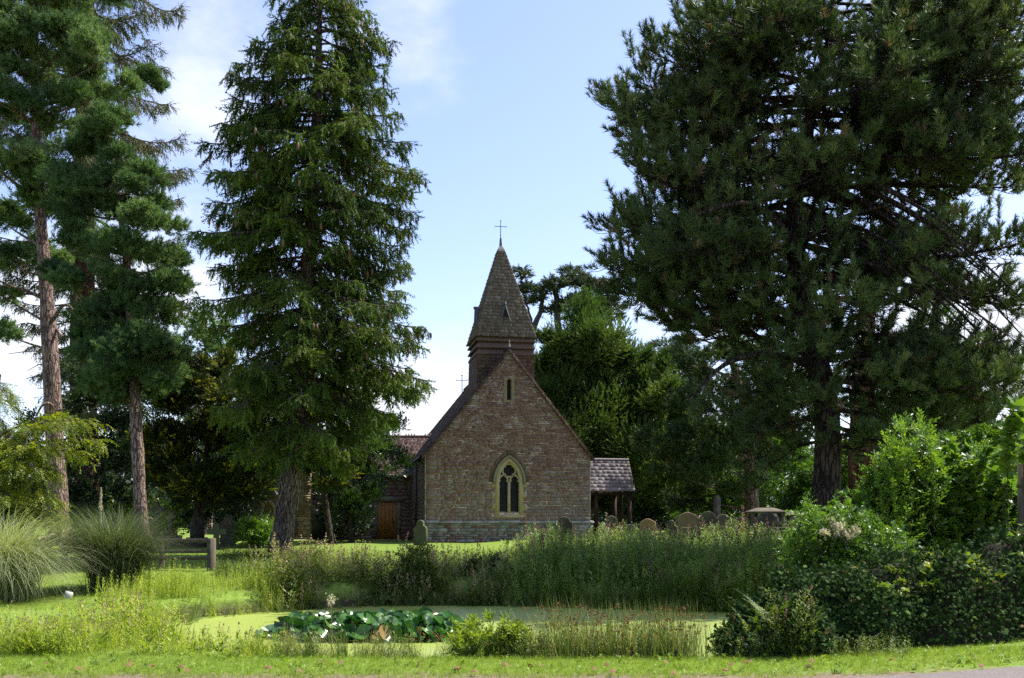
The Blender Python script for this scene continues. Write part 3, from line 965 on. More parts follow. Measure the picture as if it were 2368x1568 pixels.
pp.box((er[0]-.32, er[1]+.1, er[2]-.162), (er[0]-.16, bk[1]-.1, er[2]-.028), .5)
pp.box((GW, bk[1]-.36, zg-.3), (er[0]-.2, bk[1]-.24, zg+.6), .5)
for sg, x in ((1, GW+.4), (1, GW+1.1), (-1, er[0]-.25)):
    pp.tubes([[[x, er[1]+.22, er[2]-.6],[x+sg*.1, er[1]+.22, er[2]-.3],[x+sg*.35, er[1]+.22, er[2]-.12]]], [[.05,.05,.05]], 4, .5)
for A, B in ((er, rr), (bk, rr)):
    pp.add([A+[.02,0,-.16], A+[.02,0,-.01], B+[.02,0,-.01], B+[.02,0,-.18], A+[-.04,0,-.16], A+[-.04,0,-.01], B+[-.04,0,-.01], B+[-.04,0,-.18]], [[0,1,2,3],[7,6,5,4],[0,3,7,4]], .5)
pp.build('porch_frame', M_TIMB, church)
# ------------------------------------------------------------------ leaf and twig shapes (grow along +y, z up)
def perp(d):
    return nrm(np.cross(d, rvec(len(d))))
def needle_sprig(n, L, nl, nw, a0, a1, flat=.5, core=.012):
    t_ = np.sort(R.uniform(.02, 1, n))
    ph = R.uniform(0, 2*math.pi, n)
    an = R.uniform(a0, a1, n)
    d = np.c_[np.sin(an)*np.cos(ph), np.cos(an), np.sin(an)*np.sin(ph)*flat]
    d = nrm(d)
    b = np.c_[R.normal(size=n)*.01, t_*L, R.normal(size=n)*.01]
    s_ = perp(d)*nw/2
    ln = nl*R.uniform(.7, 1.2, n)[:, None]*(1.1 - .4*t_[:, None])
    V = np.stack([b - s_, b + s_, b + d*ln], 1).reshape(-1, 3)
    Fc = np.arange(3*n).reshape(-1, 3)
    c = np.array([[-core,0,0],[core,0,0],[0,L,0.02]])
    V = np.vstack([V, c]); Fc = np.vstack([Fc, [[3*n, 3*n+1, 3*n+2]]])
    return V, [(Fc, 0, 0)]
def leaf_quad(b, d, s_, L, w, fold=.15):
    """pointed leaf as two triangles with a fold along the midrib"""
    u = np.cross(s_, d)
    return np.stack([b, b + d*L*.45 + s_*w/2 + u*w*fold, b + d*L, b + d*L*.45 - s_*w/2 + u*w*fold], -2)
def leafy_spray(n, L, ll, lw, stem=.006, droop=.2, up=.3, pairs=False):
    t_ = np.linspace(.12, 1, n)
    side = np.where(np.arange(n) % 2 == 0, 1., -1.)
    an = R.uniform(.5, 1.2, n)
    an[-1] = .05
    d = nrm(np.c_[side*np.sin(an), np.cos(an), R.normal(size=n)*.35 + up*.3 - droop*.3])
    yy = t_*L
    b = np.c_[np.zeros(n), yy, -droop*L*t_**2]
    s_ = nrm(np.cross(d, np.c_[R.normal(size=n)*.5, R.normal(size=n)*.3, np.ones(n)]))
    q = leaf_quad(b, d, s_, (ll*R.uniform(.7, 1.15, n))[:, None], (lw*R.uniform(.8, 1.15, n))[:, None])
    V = q.reshape(-1, 3); Fc = np.arange(4*n).reshape(-1, 4)
    tri = np.vstack([Fc[:, [0,1,2]], Fc[:, [0,2,3]]])
    st_ = np.array([[-stem,0,0],[stem,0,0],[0,L,-droop*L]])
    V = np.vstack([V, st_])
    return V, [(tri, 0, 0), ([[4*n,4*n+1,4*n+2]], -.3, 0)]
def lobed_leaf(S, lobes=5):
    """flat hand-shaped leaf, slightly cupped"""
    pts = [(0, 0)]
    A = np.linspace(-1.9, 1.9, lobes)
    for i, a in enumerate(A):
        r = S*(1 - .28*abs(a)/1.9)
        pts.append((r*math.sin(a), S*.35 + r*.75*math.cos(a)))
        if i < lobes - 1:
            m_ = (a + A[i+1])/2
            pts.append((S*.48*math.sin(m_), S*.35 + S*.4*math.cos(m_)))
    p = np.array(pts)
    z = -.22*np.abs(p[:,0]) - .1*p[:,1]**2/S
    V = np.c_[p, z]
    n = len(V)
    V = np.vstack([V, [[0, S*.4, .02*S]]])
    i = np.arange(n)
    return V, [(np.c_[i, (i+1) % n, np.full(n, n)][:, [1,0,2]], 0, 0)]
PINE_T = [needle_sprig(30, .17, .20, .021, .2, 1.25, 1.0, .014) for _ in range(6)]
PINE_FAR = [needle_sprig(15, .16, .2, .035, .25, 1.4, 1.0, .02) for _ in range(5)]
SCOTS_T = [needle_sprig(26, .18, .17, .022, .3, 1.4, 1.0, .012) for _ in range(6)]
SPRUCE_T = [needle_sprig(17, .36, .10, .030, .45, 1.1, .7, .02) for _ in range(8)]
RED_T = [needle_sprig(14, .42, .09, .028, .2, .7, .8, .016) for _ in range(6)]
YEW_T = [needle_sprig(16, .34, .12, .034, .35, 1.0, .55, .02) for _ in range(6)]
CEDAR_T = [needle_sprig(12, .42, .12, .05, .5, 1.3, .5, .03) for _ in range(5)]
BROAD_T = [leafy_spray(9, .42, .16, .075) for _ in range(6)]
BIGFAR_T = [leafy_spray(8, .6, .3, .17) for _ in range(5)]
LAUREL_T = [leafy_spray(9, .40, .17, .07, droop=.1, up=.9) for _ in range(6)]
SMALL_T = [leafy_spray(10, .26, .06, .042, .004) for _ in range(6)]

# ------------------------------------------------------------------ tree builders
def lobes_tree(name, loc, label, trunk, rad, lobes, D, temps, dens, fmat, bmat, cat='tree', group=None, upb=.55, out=.75, rough=.4, tones=(.15, .85),
               smin=.8, smax=1.25, twigs=6, tipgold=0., shell=.42, sides=9, depthk=1.0, dd=.5, hang=0., limbs=True, extra_limbs=None, low=-.65, grow=1.0, cl=(.28, .5), offz=.75, parts=('trunk', 'crown')):
    root = empty(name, loc, 0, label, cat, group)
    tb = MB()
    tp = None
    if trunk is not None:
        tp = smooth_path(trunk, 26)
        rr = np.interp(np.linspace(0, 1, 26), np.linspace(0, 1, len(rad)), rad)
        tp2 = tp.copy(); rr = rr*(1 + .05*R.normal(size=26))
        tb.tubes(tp2, rr, sides + 5)
        # flared roots
        for a in np.arange(5)*1.26 + R.uniform(0, 1):
            q = np.array([math.cos(a), math.sin(a), 0])
            tb.tubes(np.stack([tp[0] + q*rr[0]*.55 + [0,0,rr[0]*2.2], tp[0] + q*rr[0]*.95 + [0,0,rr[0]*.5], tp[0] + q*rr[0]*1.7 - [0,0,.12]]), [rr[0]*.38, rr[0]*.42, rr[0]*.2], 6)
    cm_ = MB()
    twS, twT = [], []
    for lb in lobes:
        px, py, rx, ry = lb[:4]
        rx, ry = rx*grow, ry*grow
        Dl = D + (lb[4] if len(lb) > 4 else R.uniform(-dd, dd)*1.0)
        C = P(px, py, Dl)
        ax = np.array([rx*Dl/F, rx*Dl/F*depthk, ry*Dl/F])
        area = ax[0]*ax[2]
        N = max(6, int(dens*area**.9))
        k = max(5, int(3 + area*3))
        # clump the sprigs round a few centres inside the lobe
        u = rvec(k)
        u[:, 2] = np.where(u[:, 2] < low, -u[:, 2]*.5, u[:, 2])
        cen = u*(R.uniform(.35, 1, k)**shell)[:, None]*ax*.86
        w = R.integers(0, k, N)
        off = rvec(N)*(np.where(R.random(N) < .25, 1.45, 1.)*R.uniform(0, 1, N)**.5)[:, None]*ax.mean()*R.uniform(*cl, k)[w][:, None]*np.array([1.1, 1.1, offz])
        p = cen[w] + off
        d = nrm(p/ax*out + off/ax.mean()*1.2 + np.array([0, 0, upb - hang]) + R.normal(size=(N, 3))*rough)
        lt = R.uniform(*tones)
        tn = np.clip(lt*.5 + R.uniform(*tones, k)[w]*.3 + R.uniform(*tones, N)*.35 - .08, 0, .9)
        if tipgold:
            e = np.linalg.norm(p/ax, axis=1)
            gold = (R.random(N) < tipgold*sstep(.5, 1.0, e)) & (d[:, 2] > -.2)
            tn = np.where(gold, R.uniform(.9, 1., N), tn*.85)
        scatter(cm_, temps, C + p, d, R.uniform(smin, smax, N), tn, R.uniform(-.8, .8, N))
        if tp is not None and limbs:
            z0 = C[2] - .25*abs(C[0] - tp[:, 0].mean()) - ax[2]*.4
            i = int(np.argmin(np.abs(tp[:, 2] - z0)))
            i = min(max(i, 4), 24)
            S = tp[i]
            L = np.linalg.norm(C - S)
            c1 = S + (C - S)*.4 + np.array([0, 0, .02*L]) + R.normal(size=3)*.06*L
            c2 = S + (C - S)*.75 + np.array([0, 0, -.05*L]) + R.normal(size=3)*.05*L
            r0 = min(.5*rr[i], .02 + .022*L)
            tb.tubes(bez(S, c1, c2, C, 9), np.linspace(r0, .015, 9), 6)
        sel = R.integers(0, N, min(twigs*2, N))
        twS.append(np.repeat(C[None], len(sel), 0) + cen[w[sel]]*.35); twT.append(C + p[sel])
    if twS and twigs:
        S = np.concatenate(twS); T_ = np.concatenate(twT)
        L = np.linalg.norm(T_ - S, axis=1)[:, None]
        tb.tubes(bezN(S, S + (T_-S)*.35 + rvec(len(S))*.12*L, S + (T_-S)*.7 + rvec(len(S))*.1*L, T_, 5), np.repeat(np.linspace(.022, .006, 5)[None], len(S), 0)*(D/34), 4)
    for (pts, r0, r1) in (extra_limbs or []):
        q = smooth_path(pts, 12)
        tb.tubes(q, np.linspace(r0, r1, 12), 7)
    if tb.V:
        tb.build(parts[0], bmat, root, smooth=True)
    cm_.build(parts[1], fmat, root)
    return root

def envelope(rows, trunk_path, D):
    """rows (py, left px, right px) to radius functions about the trunk"""
    rows = np.array(rows, float)
    z = CAMZ + (HY - rows[:, 0])*D/F
    o = np.argsort(z)
    tx = np.interp(z, trunk_path[:, 2], trunk_path[:, 0])
    l = np.maximum(tx - (rows[:, 1] - CX)*D/F, .15); r = np.maximum((rows[:, 2] - CX)*D/F - tx, .15)
    return z[o], l[o], r[o]
def bough_tree(name, label, trunk, rad, rows, D, nb, z0, z1, style, temps, fmat, bmat, cat='tree', group=None, az_front=0.):
    root = empty(name, (trunk[0][0], trunk[0][1], float(gz(trunk[0][0], trunk[0][1]))), 0, label, cat, group)
    tp = smooth_path(trunk, 40)
    rr = np.interp(np.linspace(0, 1, 40), np.linspace(0, 1, len(rad)), rad)*(1 + .03*R.normal(size=40))
    tb = MB(); cm_ = MB()
    tb.tubes(tp, rr, 14)
    for a in np.arange(6)*1.05 + R.uniform(0, 1):
        q = np.array([math.cos(a), math.sin(a), 0])
        tb.tubes(np.stack([tp[0] + q*rr[0]*.55 + [0,0,rr[0]*2.4], tp[0] + q*rr[0]*.8 + [0,0,rr[0]*.6], tp[0] + q*rr[0]*1.3 - [0,0,.15]]), [rr[0]*.36, rr[0]*.42, rr[0]*.2], 6)
    ez, el, er_ = envelope(rows, tp, D)
    g_ = style
    secS, secC1, secC2, secT, secR, secTone = [], [], [], [], [], []
    tips = g_.get('tips', [])
    for i in range(nb + len(tips)):
        u = (i + R.uniform(0, 1))/nb
        zt = z0 + (z1 - z0)*u**g_.get('zpow', 1.)
        az = i*2.39996 + R.normal()*.25
        if i >= nb:                      # limbs that give the tree its outline
            tx_, ty_ = tips[i - nb]
            zt = CAMZ + (HY - ty_)*D/F
            u = float(np.clip((zt - z0)/(z1 - z0), 0, 1))
            xo = (tx_ - CX)*D/F - np.interp(zt, tp[:, 2], tp[:, 0])
            az = R.uniform(-.3, .3) + (math.pi if xo < 0 else 0)
        l, r = np.interp(zt, ez, el), np.interp(zt, ez, er_)
        c = math.cos(az)
        rad_ = (l + r)/2*(1 - abs(c)) + (r if c > 0 else l)*abs(c)
        if c < 0 and abs(c) > .6 or c > .6:
            rad_ = rad_/max(abs(c), .75)*.97
        rad_ = min(rad_, g_.get('maxr', 99))
        ln = max(rad_ - (g_.get('inset', 0) if c < .3 else 0), .2)*(R.uniform(*g_['fill']))
        if math.sin(az) > 0:
            ln *= 1 - (1 - g_.get('back', 1.))*math.sin(az)
        if math.sin(az) < 0:
            ln *= 1 - (1 - g_.get('front', 1.))*-math.sin(az)
        if i >= nb:
            ln = abs(xo)*g_.get('tipk', .93)
        elif g_.get('ragged') and math.sin(zt*1.7 + az*2) + math.sin(zt*.93 - az*3 + 1) > g_['ragged']:
            continue
        if g_.get('skip') and i < nb:
            xt = np.interp(zt, tp[:, 2], tp[:, 0]) + ln*c
            if g_['skip'](CX + xt*F/D, HY - (zt - CAMZ)*F/D):
                continue
        drop = (g_['drop'](u) if i < nb or not g_.get('tipdrop') else R.uniform(*g_['tipdrop']))*ln
        zs = min(zt + drop, tp[-1, 2] - .1)
        zs = max(zs, g_.get('zmin', 0))
        S = np.array([np.interp(zs, tp[:, 2], tp[:, 0]), np.interp(zs, tp[:, 2], tp[:, 1]), zs])
        T_ = np.array([np.interp(zt, tp[:, 2], tp[:, 0]) + ln*math.cos(az), S[1] + ln*math.sin(az), zt])
        L = np.linalg.norm(T_ - S)
        c1 = S + (T_ - S)*.35 + np.array([0, 0, g_['c1']*L]) + R.normal(size=3)*.05*L
        c2 = S + (T_ - S)*.75 + np.array([0, 0, g_['c2']*L]) + R.normal(size=3)*.04*L
        n = 10
        path = bez(S, c1, c2, T_, n)
        r0 = min(g_['br']*(.4 + .16*L), .6*np.interp(zs, tp[:, 2], rr))
        tb.tubes(path, np.linspace(r0, .012, n), 6)
        btone = R.uniform(*g_['tones'])
        m_ = max(3, int(L/g_['sp']))
        for k in range(m_):
            f = g_['from'] + (1 - g_['from'])*(k + R.uniform(.2, .8))/m_
            p = lerp_path(path, f); tg = nrm(lerp_path(path, min(f + .06, 1)) - lerp_path(path, f - .06))
            lat = nrm(np.cross(tg, [0, 0, 1.]))
            for sd in (-1, 1):
                sl = (g_['l0'] + g_['l1']*L*(1 - f))*R.uniform(.6, 1.2)
                d = nrm(tg*R.uniform(.5, 1.0) + lat*sd*R.uniform(.6, 1.1) + np.array([0, 0, g_['su']]) + R.normal(size=3)*.18)
                e = p + d*sl + np.array([0, 0, -g_['sd']*sl])
                secS.append(p); secT.append(e)
                secC1.append(p + d*sl*.4); secC2.append(p + d*sl*.8 + np.array([0, 0, -g_['sd']*sl*.6 + g_.get('tipdip', 0)*sl]))
                secR.append(max(.008, r0*(1 - f)*.45 + .006)); secTone.append(btone)
        secS.append(lerp_path(path, .8)); secC1.append(lerp_path(path, .87)); secC2.append(lerp_path(path, .94)); secT.append(T_); secR.append(.015); secTone.append(btone)
    secS, secC1, secC2, secT, secR, secTone = map(np.array, (secS, secC1, secC2, secT, secR, secTone))
    B = bezN(secS, secC1, secC2, secT, 6)
    tb.tubes(B, secR[:, None]*np.linspace(1, .4, 6)[None], 4)
    L = np.linalg.norm(secT - secS, axis=1)
    # sprigs along the side branches, or on a third order of twigs
    if g_.get('third'):
        cnt = np.maximum(2, (L/g_['tsp']).astype(int))
        own = np.repeat(np.arange(len(L)), cnt)
        f = R.uniform(g_.get('t0', .25), 1, len(own))
        j = np.minimum((f*5).astype(int), 4); w = (f*5 - j)[:, None]
        p = B[own, j]*(1-w) + B[own, j+1]*w
        tg = nrm(B[own, j+1] - B[own, j])
        d = nrm(tg*.7 + rvec(len(own))*.75 + np.array([0, 0, g_['tu']]))
        tl = R.uniform(.25, .7, len(own))*g_['tl']
        e = p + d*tl[:, None] + np.c_[np.zeros((len(own), 2)), tl*g_['tup']]
        tb.tubes(bezN(p, p + d*tl[:, None]*.4, p + d*tl[:, None]*.8, e, 4), np.repeat(np.array([[.011, .009, .008, .006]]), len(own), 0), 3)
        ns = g_['nt']
        q = np.linspace(g_.get('q0', .45), 1., ns)
        pp_ = p[:, None]*(1-q[None, :, None]) + e[:, None]*q[None, :, None]
        dd_ = nrm(nrm(e - p)[:, None] + np.array([0, 0, g_['tup2']]) + R.normal(size=pp_.shape)*.15)
        tn = np.clip(secTone[own]*.5 + R.uniform(*g_['tones'], len(own))*.3 + .1, 0, 1)
        tn = np.repeat(tn, ns) + R.uniform(-.12, .12, len(own)*ns)
        keep = R.random(len(tn)) < g_.get('keep', 1.)
        if g_.get('keepf'):
            q3 = pp_.reshape(-1, 3)
            keep &= R.random(len(tn)) < g_['keepf'](q3[:, 0], q3[:, 2])
        if g_.get('brown'):
            tn = np.where(R.random(len(tn)) < g_['brown'], 1.0, np.clip(tn, 0, .86))
        scatter(cm_, temps, pp_.reshape(-1, 3)[keep], dd_.reshape(-1, 3)[keep], R.uniform(g_['smin'], g_['smax'], len(tn))[keep], tn[keep], R.uniform(-3, 3, keep.sum()))
    else:
        cnt = np.maximum(3, (L/g_['tsp']).astype(int))
        own = np.repeat(np.arange(len(L)), cnt)
        f = R.uniform(.05, 1, len(own))**.85
        j = np.minimum((f*5).astype(int), 4); w = (f*5 - j)[:, None]
        p = B[own, j]*(1-w) + B[own, j+1]*w
        tg = nrm(B[own, j+1] - B[own, j])
        lat = nrm(np.cross(tg, [0, 0, 1.]))*np.where(R.random(len(own)) < .5, 1, -1)[:, None]
        hg = np.where(R.random(len(own)) < g_['hang'], g_['hang_amt'], .05)
        d = nrm(tg*R.uniform(.3, 1, (len(own), 1)) + lat*R.uniform(.2, 1, (len(own), 1)) + np.c_[np.zeros((len(own), 2)), -hg] + R.normal(size=(len(own), 3))*.2)
        tn = np.clip(secTone[own]*.55 + R.uniform(*g_['tones'], len(own))*.45, 0, .9)
        if g_.get('brown'):
            tn = np.where(R.random(len(tn)) < g_['brown'], 1.0, tn)
        scatter(cm_, temps, p, d, R.uniform(g_['smin'], g_['smax'], len(own)), tn, R.uniform(-.6, .6, len(own)))
    if g_.get('cones'):
        k = R.choice(np.where(secS[:, 2] > g_['cones'])[0], 260)
        for p in secT[k] + np.c_[R.normal(size=(260, 2))*.1, -R.uniform(.02, .1, 260)]:
            cm_.tubes(np.stack([p, p - [0,0,.06], p - [0,0,.16], p - [0,0,.23]]), [.015, .042, .036, .006], 5, R.uniform(.2, .9), 1)
    for (pts, r0, r1) in g_.get('limbs', []):
        q = smooth_path(pts, 14)
        tb.tubes(q, np.linspace(r0, r1, 14), 8)
    tb.build('trunk', bmat, root, smooth=True)
    cm_.build('crown', fmat, root)
    return root

# ------------------------------------------------------------------ foliage and bark colours
F_SPRUCE = foliage('spruce_needles', [(0,(.020,.042,.009)),(.45,(.054,.100,.014)),(.85,(.125,.195,.026)),(1,(.13,.085,.035))], .24, .6, .15)
F_BPINE = foliage('black_pine_needles', [(0,(.026,.050,.018)),(.5,(.066,.108,.034)),(.9,(.155,.205,.07)),(.95,(.12,.095,.045)),(1,(.15,.11,.06))], .22, .5, .25)
F_SCOTS = foliage('scots_pine_needles', [(0,(.035,.074,.036)),(.5,(.10,.17,.065)),(1,(.22,.30,.115))], .32, .6, .15, (1.35,1.4,.6))
F_RED = foliage('redwood_needles', [(0,(.035,.05,.02)),(.6,(.075,.095,.035)),(.9,(.12,.125,.05)),(1,(.16,.09,.05))], .25, .55, .25)
F_GYEW = foliage('golden_yew_needles', [(0,(.014,.026,.006)),(.6,(.035,.055,.009)),(.82,(.06,.085,.012)),(.9,(.20,.21,.012)),(1,(.32,.30,.02))], .22, .5, .25)
F_YEW = foliage('yew_needles', [(0,(.026,.055,.013)),(.5,(.066,.118,.025)),(1,(.14,.20,.042))], .3, .55, .15)
F_LAUREL = foliage('laurel_leaves', [(0,(.02,.045,.014)),(.6,(.05,.10,.025)),(1,(.11,.17,.03))], .16, .28, .6)
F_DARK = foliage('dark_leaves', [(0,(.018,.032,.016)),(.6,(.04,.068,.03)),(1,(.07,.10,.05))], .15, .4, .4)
F_CEDAR = foliage('cedar_needles', [(0,(.04,.065,.035)),(.6,(.07,.10,.055)),(.9,(.11,.14,.08)),(1,(.15,.11,.06))], .2, .55, .25)
F_PALE = foliage('pale_cedar_needles', [(0,(.06,.095,.06)),(.6,(.11,.16,.105)),(1,(.17,.22,.15))], .1, .55, .25)
F_BRIGHT = foliage('bright_leaves', [(0,(.04,.085,.016)),(.5,(.085,.17,.022)),(1,(.17,.26,.03))], .38, .42, .4)
F_GOLD = foliage('golden_leaves', [(0,(.05,.09,.012)),(.5,(.13,.18,.014)),(1,(.27,.28,.018))], .42, .45, .35)
F_CYP = foliage('cypress_sprays', [(0,(.03,.08,.012)),(.6,(.07,.15,.02)),(1,(.12,.22,.03))], .25, .5, .3)
B_SCOTS = bark('scots_pine_bark', (.12,.08,.065), (.42,.30,.25), 2.4, (6, 6, 1.1), .9, .06)
B_SPRUCE = bark('spruce_bark', (.06,.046,.038), (.235,.18,.15), 4., (3, 3, 1), .9, .05, 15.)
B_PINE = bark('black_pine_bark', (.026,.019,.015), (.10,.075,.06), 2.6, (6, 6, .9), 1., .08, 10.)
B_RED = bark('redwood_bark', (.05,.022,.014), (.165,.075,.045), 2.5, (7, 7, .6), .9, .06)
B_DARK = bark('dark_bark', (.03,.024,.018), (.10,.08,.06), 4, (4, 4, 1))
B_CEDAR = bark('cedar_bark', (.05,.045,.035), (.16,.14,.11), 3, (4, 4, 1))
M_CONE = foliage('cone_scales', [(0,(.09,.045,.025)),(1,(.17,.095,.055))], 0, .6, .3)

# ------------------------------------------------------------------ the tall spruce in front of the church
tr = [P(648,1292,32), P(662,1180,32), P(680,1050,32), P(700,800,32), P(716,560,32), P(730,300,32), P(738,80,32), P(742,-70,32)]
rows = [(-60,715,770),(0,668,822),(50,610,880),(90,615,915),(150,533,905),(220,530,930),(290,500,950),(345,458,968),(400,505,985),(470,482,968),(540,450,952),(600,470,948),(660,500,945),(740,470,1000),(800,480,1005),(880,480,1012),(960,500,925),(1020,520,905),(1080,560,880),(1130,580,860)]
STY_SPRUCE = dict(fill=(.5, .92), drop=lambda u: .30 - .22*u, c1=.10, c2=-.10, br=.055, sp=.30, l0=.34, l1=.30, su=-.05, sd=.42, tones=(.0, 1.), tsp=.062, hang=.66, hang_amt=1.5, smin=.7, smax=1.22, brown=.02, cones=7.0)
STY_SPRUCE['from'] = .18
STY_SPRUCE['ragged'] = 1.1
STY_SPRUCE['tipk'] = .93
STY_SPRUCE['tips'] = [(668,2),(612,55),(575,90),(538,150),(550,205),(528,262),(500,300),(460,345),(512,410),(484,512),(476,465),(452,545),(472,600),(502,650),(820,2),(915,88),(880,58),(905,150),(898,205),(950,288),(966,345),(984,400),(966,480),(946,560),(952,620),(998,742),(1003,805),(1010,880),(970,900),(945,690),(930,960),(620,110),(860,30)]
bough_tree('spruce_tree', 'tall dark green spruce with brown hanging cones in front of the vestry', tr, [.34,.30,.28,.25,.20,.15,.09,.03], rows, 32, 205,
           CAMZ + (HY-1075)*32/F, CAMZ + (HY+55)*32/F, STY_SPRUCE, SPRUCE_T, [F_SPRUCE, M_CONE], B_SPRUCE)

sprt = bpy.data.objects['spruce_tree']
iv_ = MB()
for k in range(46):                      # dead ivy stems clinging to the lower trunk
    a0 = R.uniform(0, 6.28); z0_, z1_ = sorted(R.uniform(.0, 4.2, 2)); z1_ = max(z1_, z0_ + .9)
    f_ = np.linspace(0, 1, 14); zz = z0_ + (z1_ - z0_)*f_
    cx_ = np.interp(zz + float(gz(tr[0][0], 32)), [q[2] for q in tr], [q[0] for q in tr]); rr_ = np.interp(zz, [0, .5, 1.2, 4.2, 5.5], [.42, .34, .32, .29, .28]) + .01
    an = a0 + R.normal()*.5*f_ + .25*np.sin(f_*R.uniform(5, 12) + k)
    iv_.tubes(np.c_[cx_ + np.cos(an)*rr_, 32 + np.sin(an)*rr_, zz + float(gz(tr[0][0], 32))], np.full(14, R.uniform(.012, .028)), 5, R.uniform(0, 1))
iv_.build('ivy_stems', bark('ivy_stem_bark', (.12,.085,.06), (.30,.23,.17), 9., (2,2,1), .4, .02), sprt)
# ------------------------------------------------------------------ the big black pine on the right
PB = lambda x, y, d: P(x, y, d - 4)
tr = [PB(1902,1285,30), PB(1906,1200,30), PB(1914,1050,30), PB(1905,900,30), PB(1868,760,30.2), PB(1842,600,30.3), PB(1838,450,30.3), PB(1868,290,30.2), PB(1912,120,30), PB(1930,-60,30)]
rows = [(-60,1840,2300),(0,1760,2400),(60,1650,2480),(110,1520,2540),(170,1415,2580),(240,1390,2600),(300,1445,2600),(380,1470,2560),(450,1440,2500),(510,1388,2500),(570,1440,2500),(620,1390,2480),(690,1455,2460),(760,1520,2440),(840,1560,2420),(920,1520,2400),(990,1500,2360),(1060,1520,2250),(1120,1560,2150)]
STY_BP = dict(fill=(.42, 1.0), drop=lambda u: .12 - .05*u, c1=.08, c2=-.10, br=.075, sp=.46, l0=.40, l1=.30, su=.0, sd=.10, tipdip=-.12, tones=(.05, .9), third=True, tsp=.135, t0=.25, tu=.25, tl=1.0, tup=.35, nt=3, q0=.5, tup2=.55,
              smin=.8, smax=1.3, brown=.035)
STY_BP['from'] = .14
STY_BP['skip'] = lambda px, py: (px > 2185 and 480 < py < 800 and R.random() < .62) or (px < 1590 and 690 < py < 840) or (px < 1600 and 285 < py < 355) or (px < 1540 and 425 < py < 485) or (px < 1520 and 550 < py < 600)
STY_BP['inset'] = .5
STY_BP['front'] = .68
STY_BP['back'] = .7
STY_BP['tipdrop'] = (-.38, .18)
STY_BP['tips'] = [(1388,195),(1402,232),(1420,262),(1440,128),(1485,100),(1530,112),(1562,78),(1600,90),(1642,58),(1690,50),(1740,35),(1455,330),(1462,388),(1442,412),(1500,380),(1390,500),(1396,540),(1450,470),(1470,520),(1432,602),(1386,612),(1402,652),(1452,692),(1500,700),(1480,640),(1540,640),(1560,560),(2250,25),(2300,70),(2330,110),(2385,130),(2400,200),(2430,250),(2380,330),(2420,420),(2300,180),(2370,480),(2440,560),(2380,850),(2340,930),(2440,700)]
STY_BP['keepf'] = lambda x, z: np.where((x > 4.2) & (x < 7.8) & (z > 7.2) & (z < 13.), .62, np.where((x > 9) & (z > 7.5) & (z < 13.5), .85, 1.))   # thin inner crown on the church side
STY_BP['limbs'] = [([PB(1842,610,30.3), PB(1800,520,29), PB(1720,470,28.4), PB(1600,500,28)], .15, .03), ([PB(1838,470,30.3), PB(1790,380,29.5), PB(1700,330,29)], .13, .03),
                   ([PB(1850,560,30), PB(1960,500,29.5), PB(2080,470,29)], .12, .03), ([PB(1905,900,30), PB(1960,840,29), PB(2060,830,28.2)], .11, .03), ([PB(1900,860,30),PB(1800,820,29),PB(1680,840,28.4),PB(1590,930,28)], .12,.03)]
for k in range(15):                      # long bare limbs sloping down to the right
    y0, x1 = R.uniform(380, 640), R.uniform(2220, 2420)
    y1 = y0 + (x1 - 1860)*R.uniform(.38, .75)
    d0, d1 = R.uniform(29, 30.5), R.uniform(26.5, 29.5)
    m1 = PB(1860 + (x1-1860)*.35, y0 + (y1-y0)*.18, (d0*2+d1)/3); m2 = PB(1860 + (x1-1860)*.7, y0 + (y1-y0)*.55, (d0+2*d1)/3); e_ = PB(x1, y1, d1)
    STY_BP['limbs'].append(([PB(1858, y0, 30.2), m1, m2, e_], R.uniform(.05, .09), .012))
    for q in range(7):
        a_ = lerp_path(np.array([m1, m2, e_]), R.uniform(.2, 1)); dr = nrm(np.r_[R.normal(size=2)*.6 + [.3, 0], R.uniform(-1.1, .1)]); L_ = R.uniform(.5, 1.4)
        STY_BP['limbs'].append(([a_, a_ + dr*L_*.5 + R.normal(size=3)*.06, a_ + dr*L_ + [0, 0, -.15*L_]], .014, .005))
bough_tree('black_pine', 'huge dark black pine with a fissured trunk standing at the bank right of the church', tr, [.40,.37,.35,.31,.28,.25,.21,.15,.10,.05], rows, 26, 84,
           CAMZ + (HY-1060)*26/F, CAMZ + (HY+55)*26/F, STY_BP, PINE_T, F_BPINE, B_PINE)

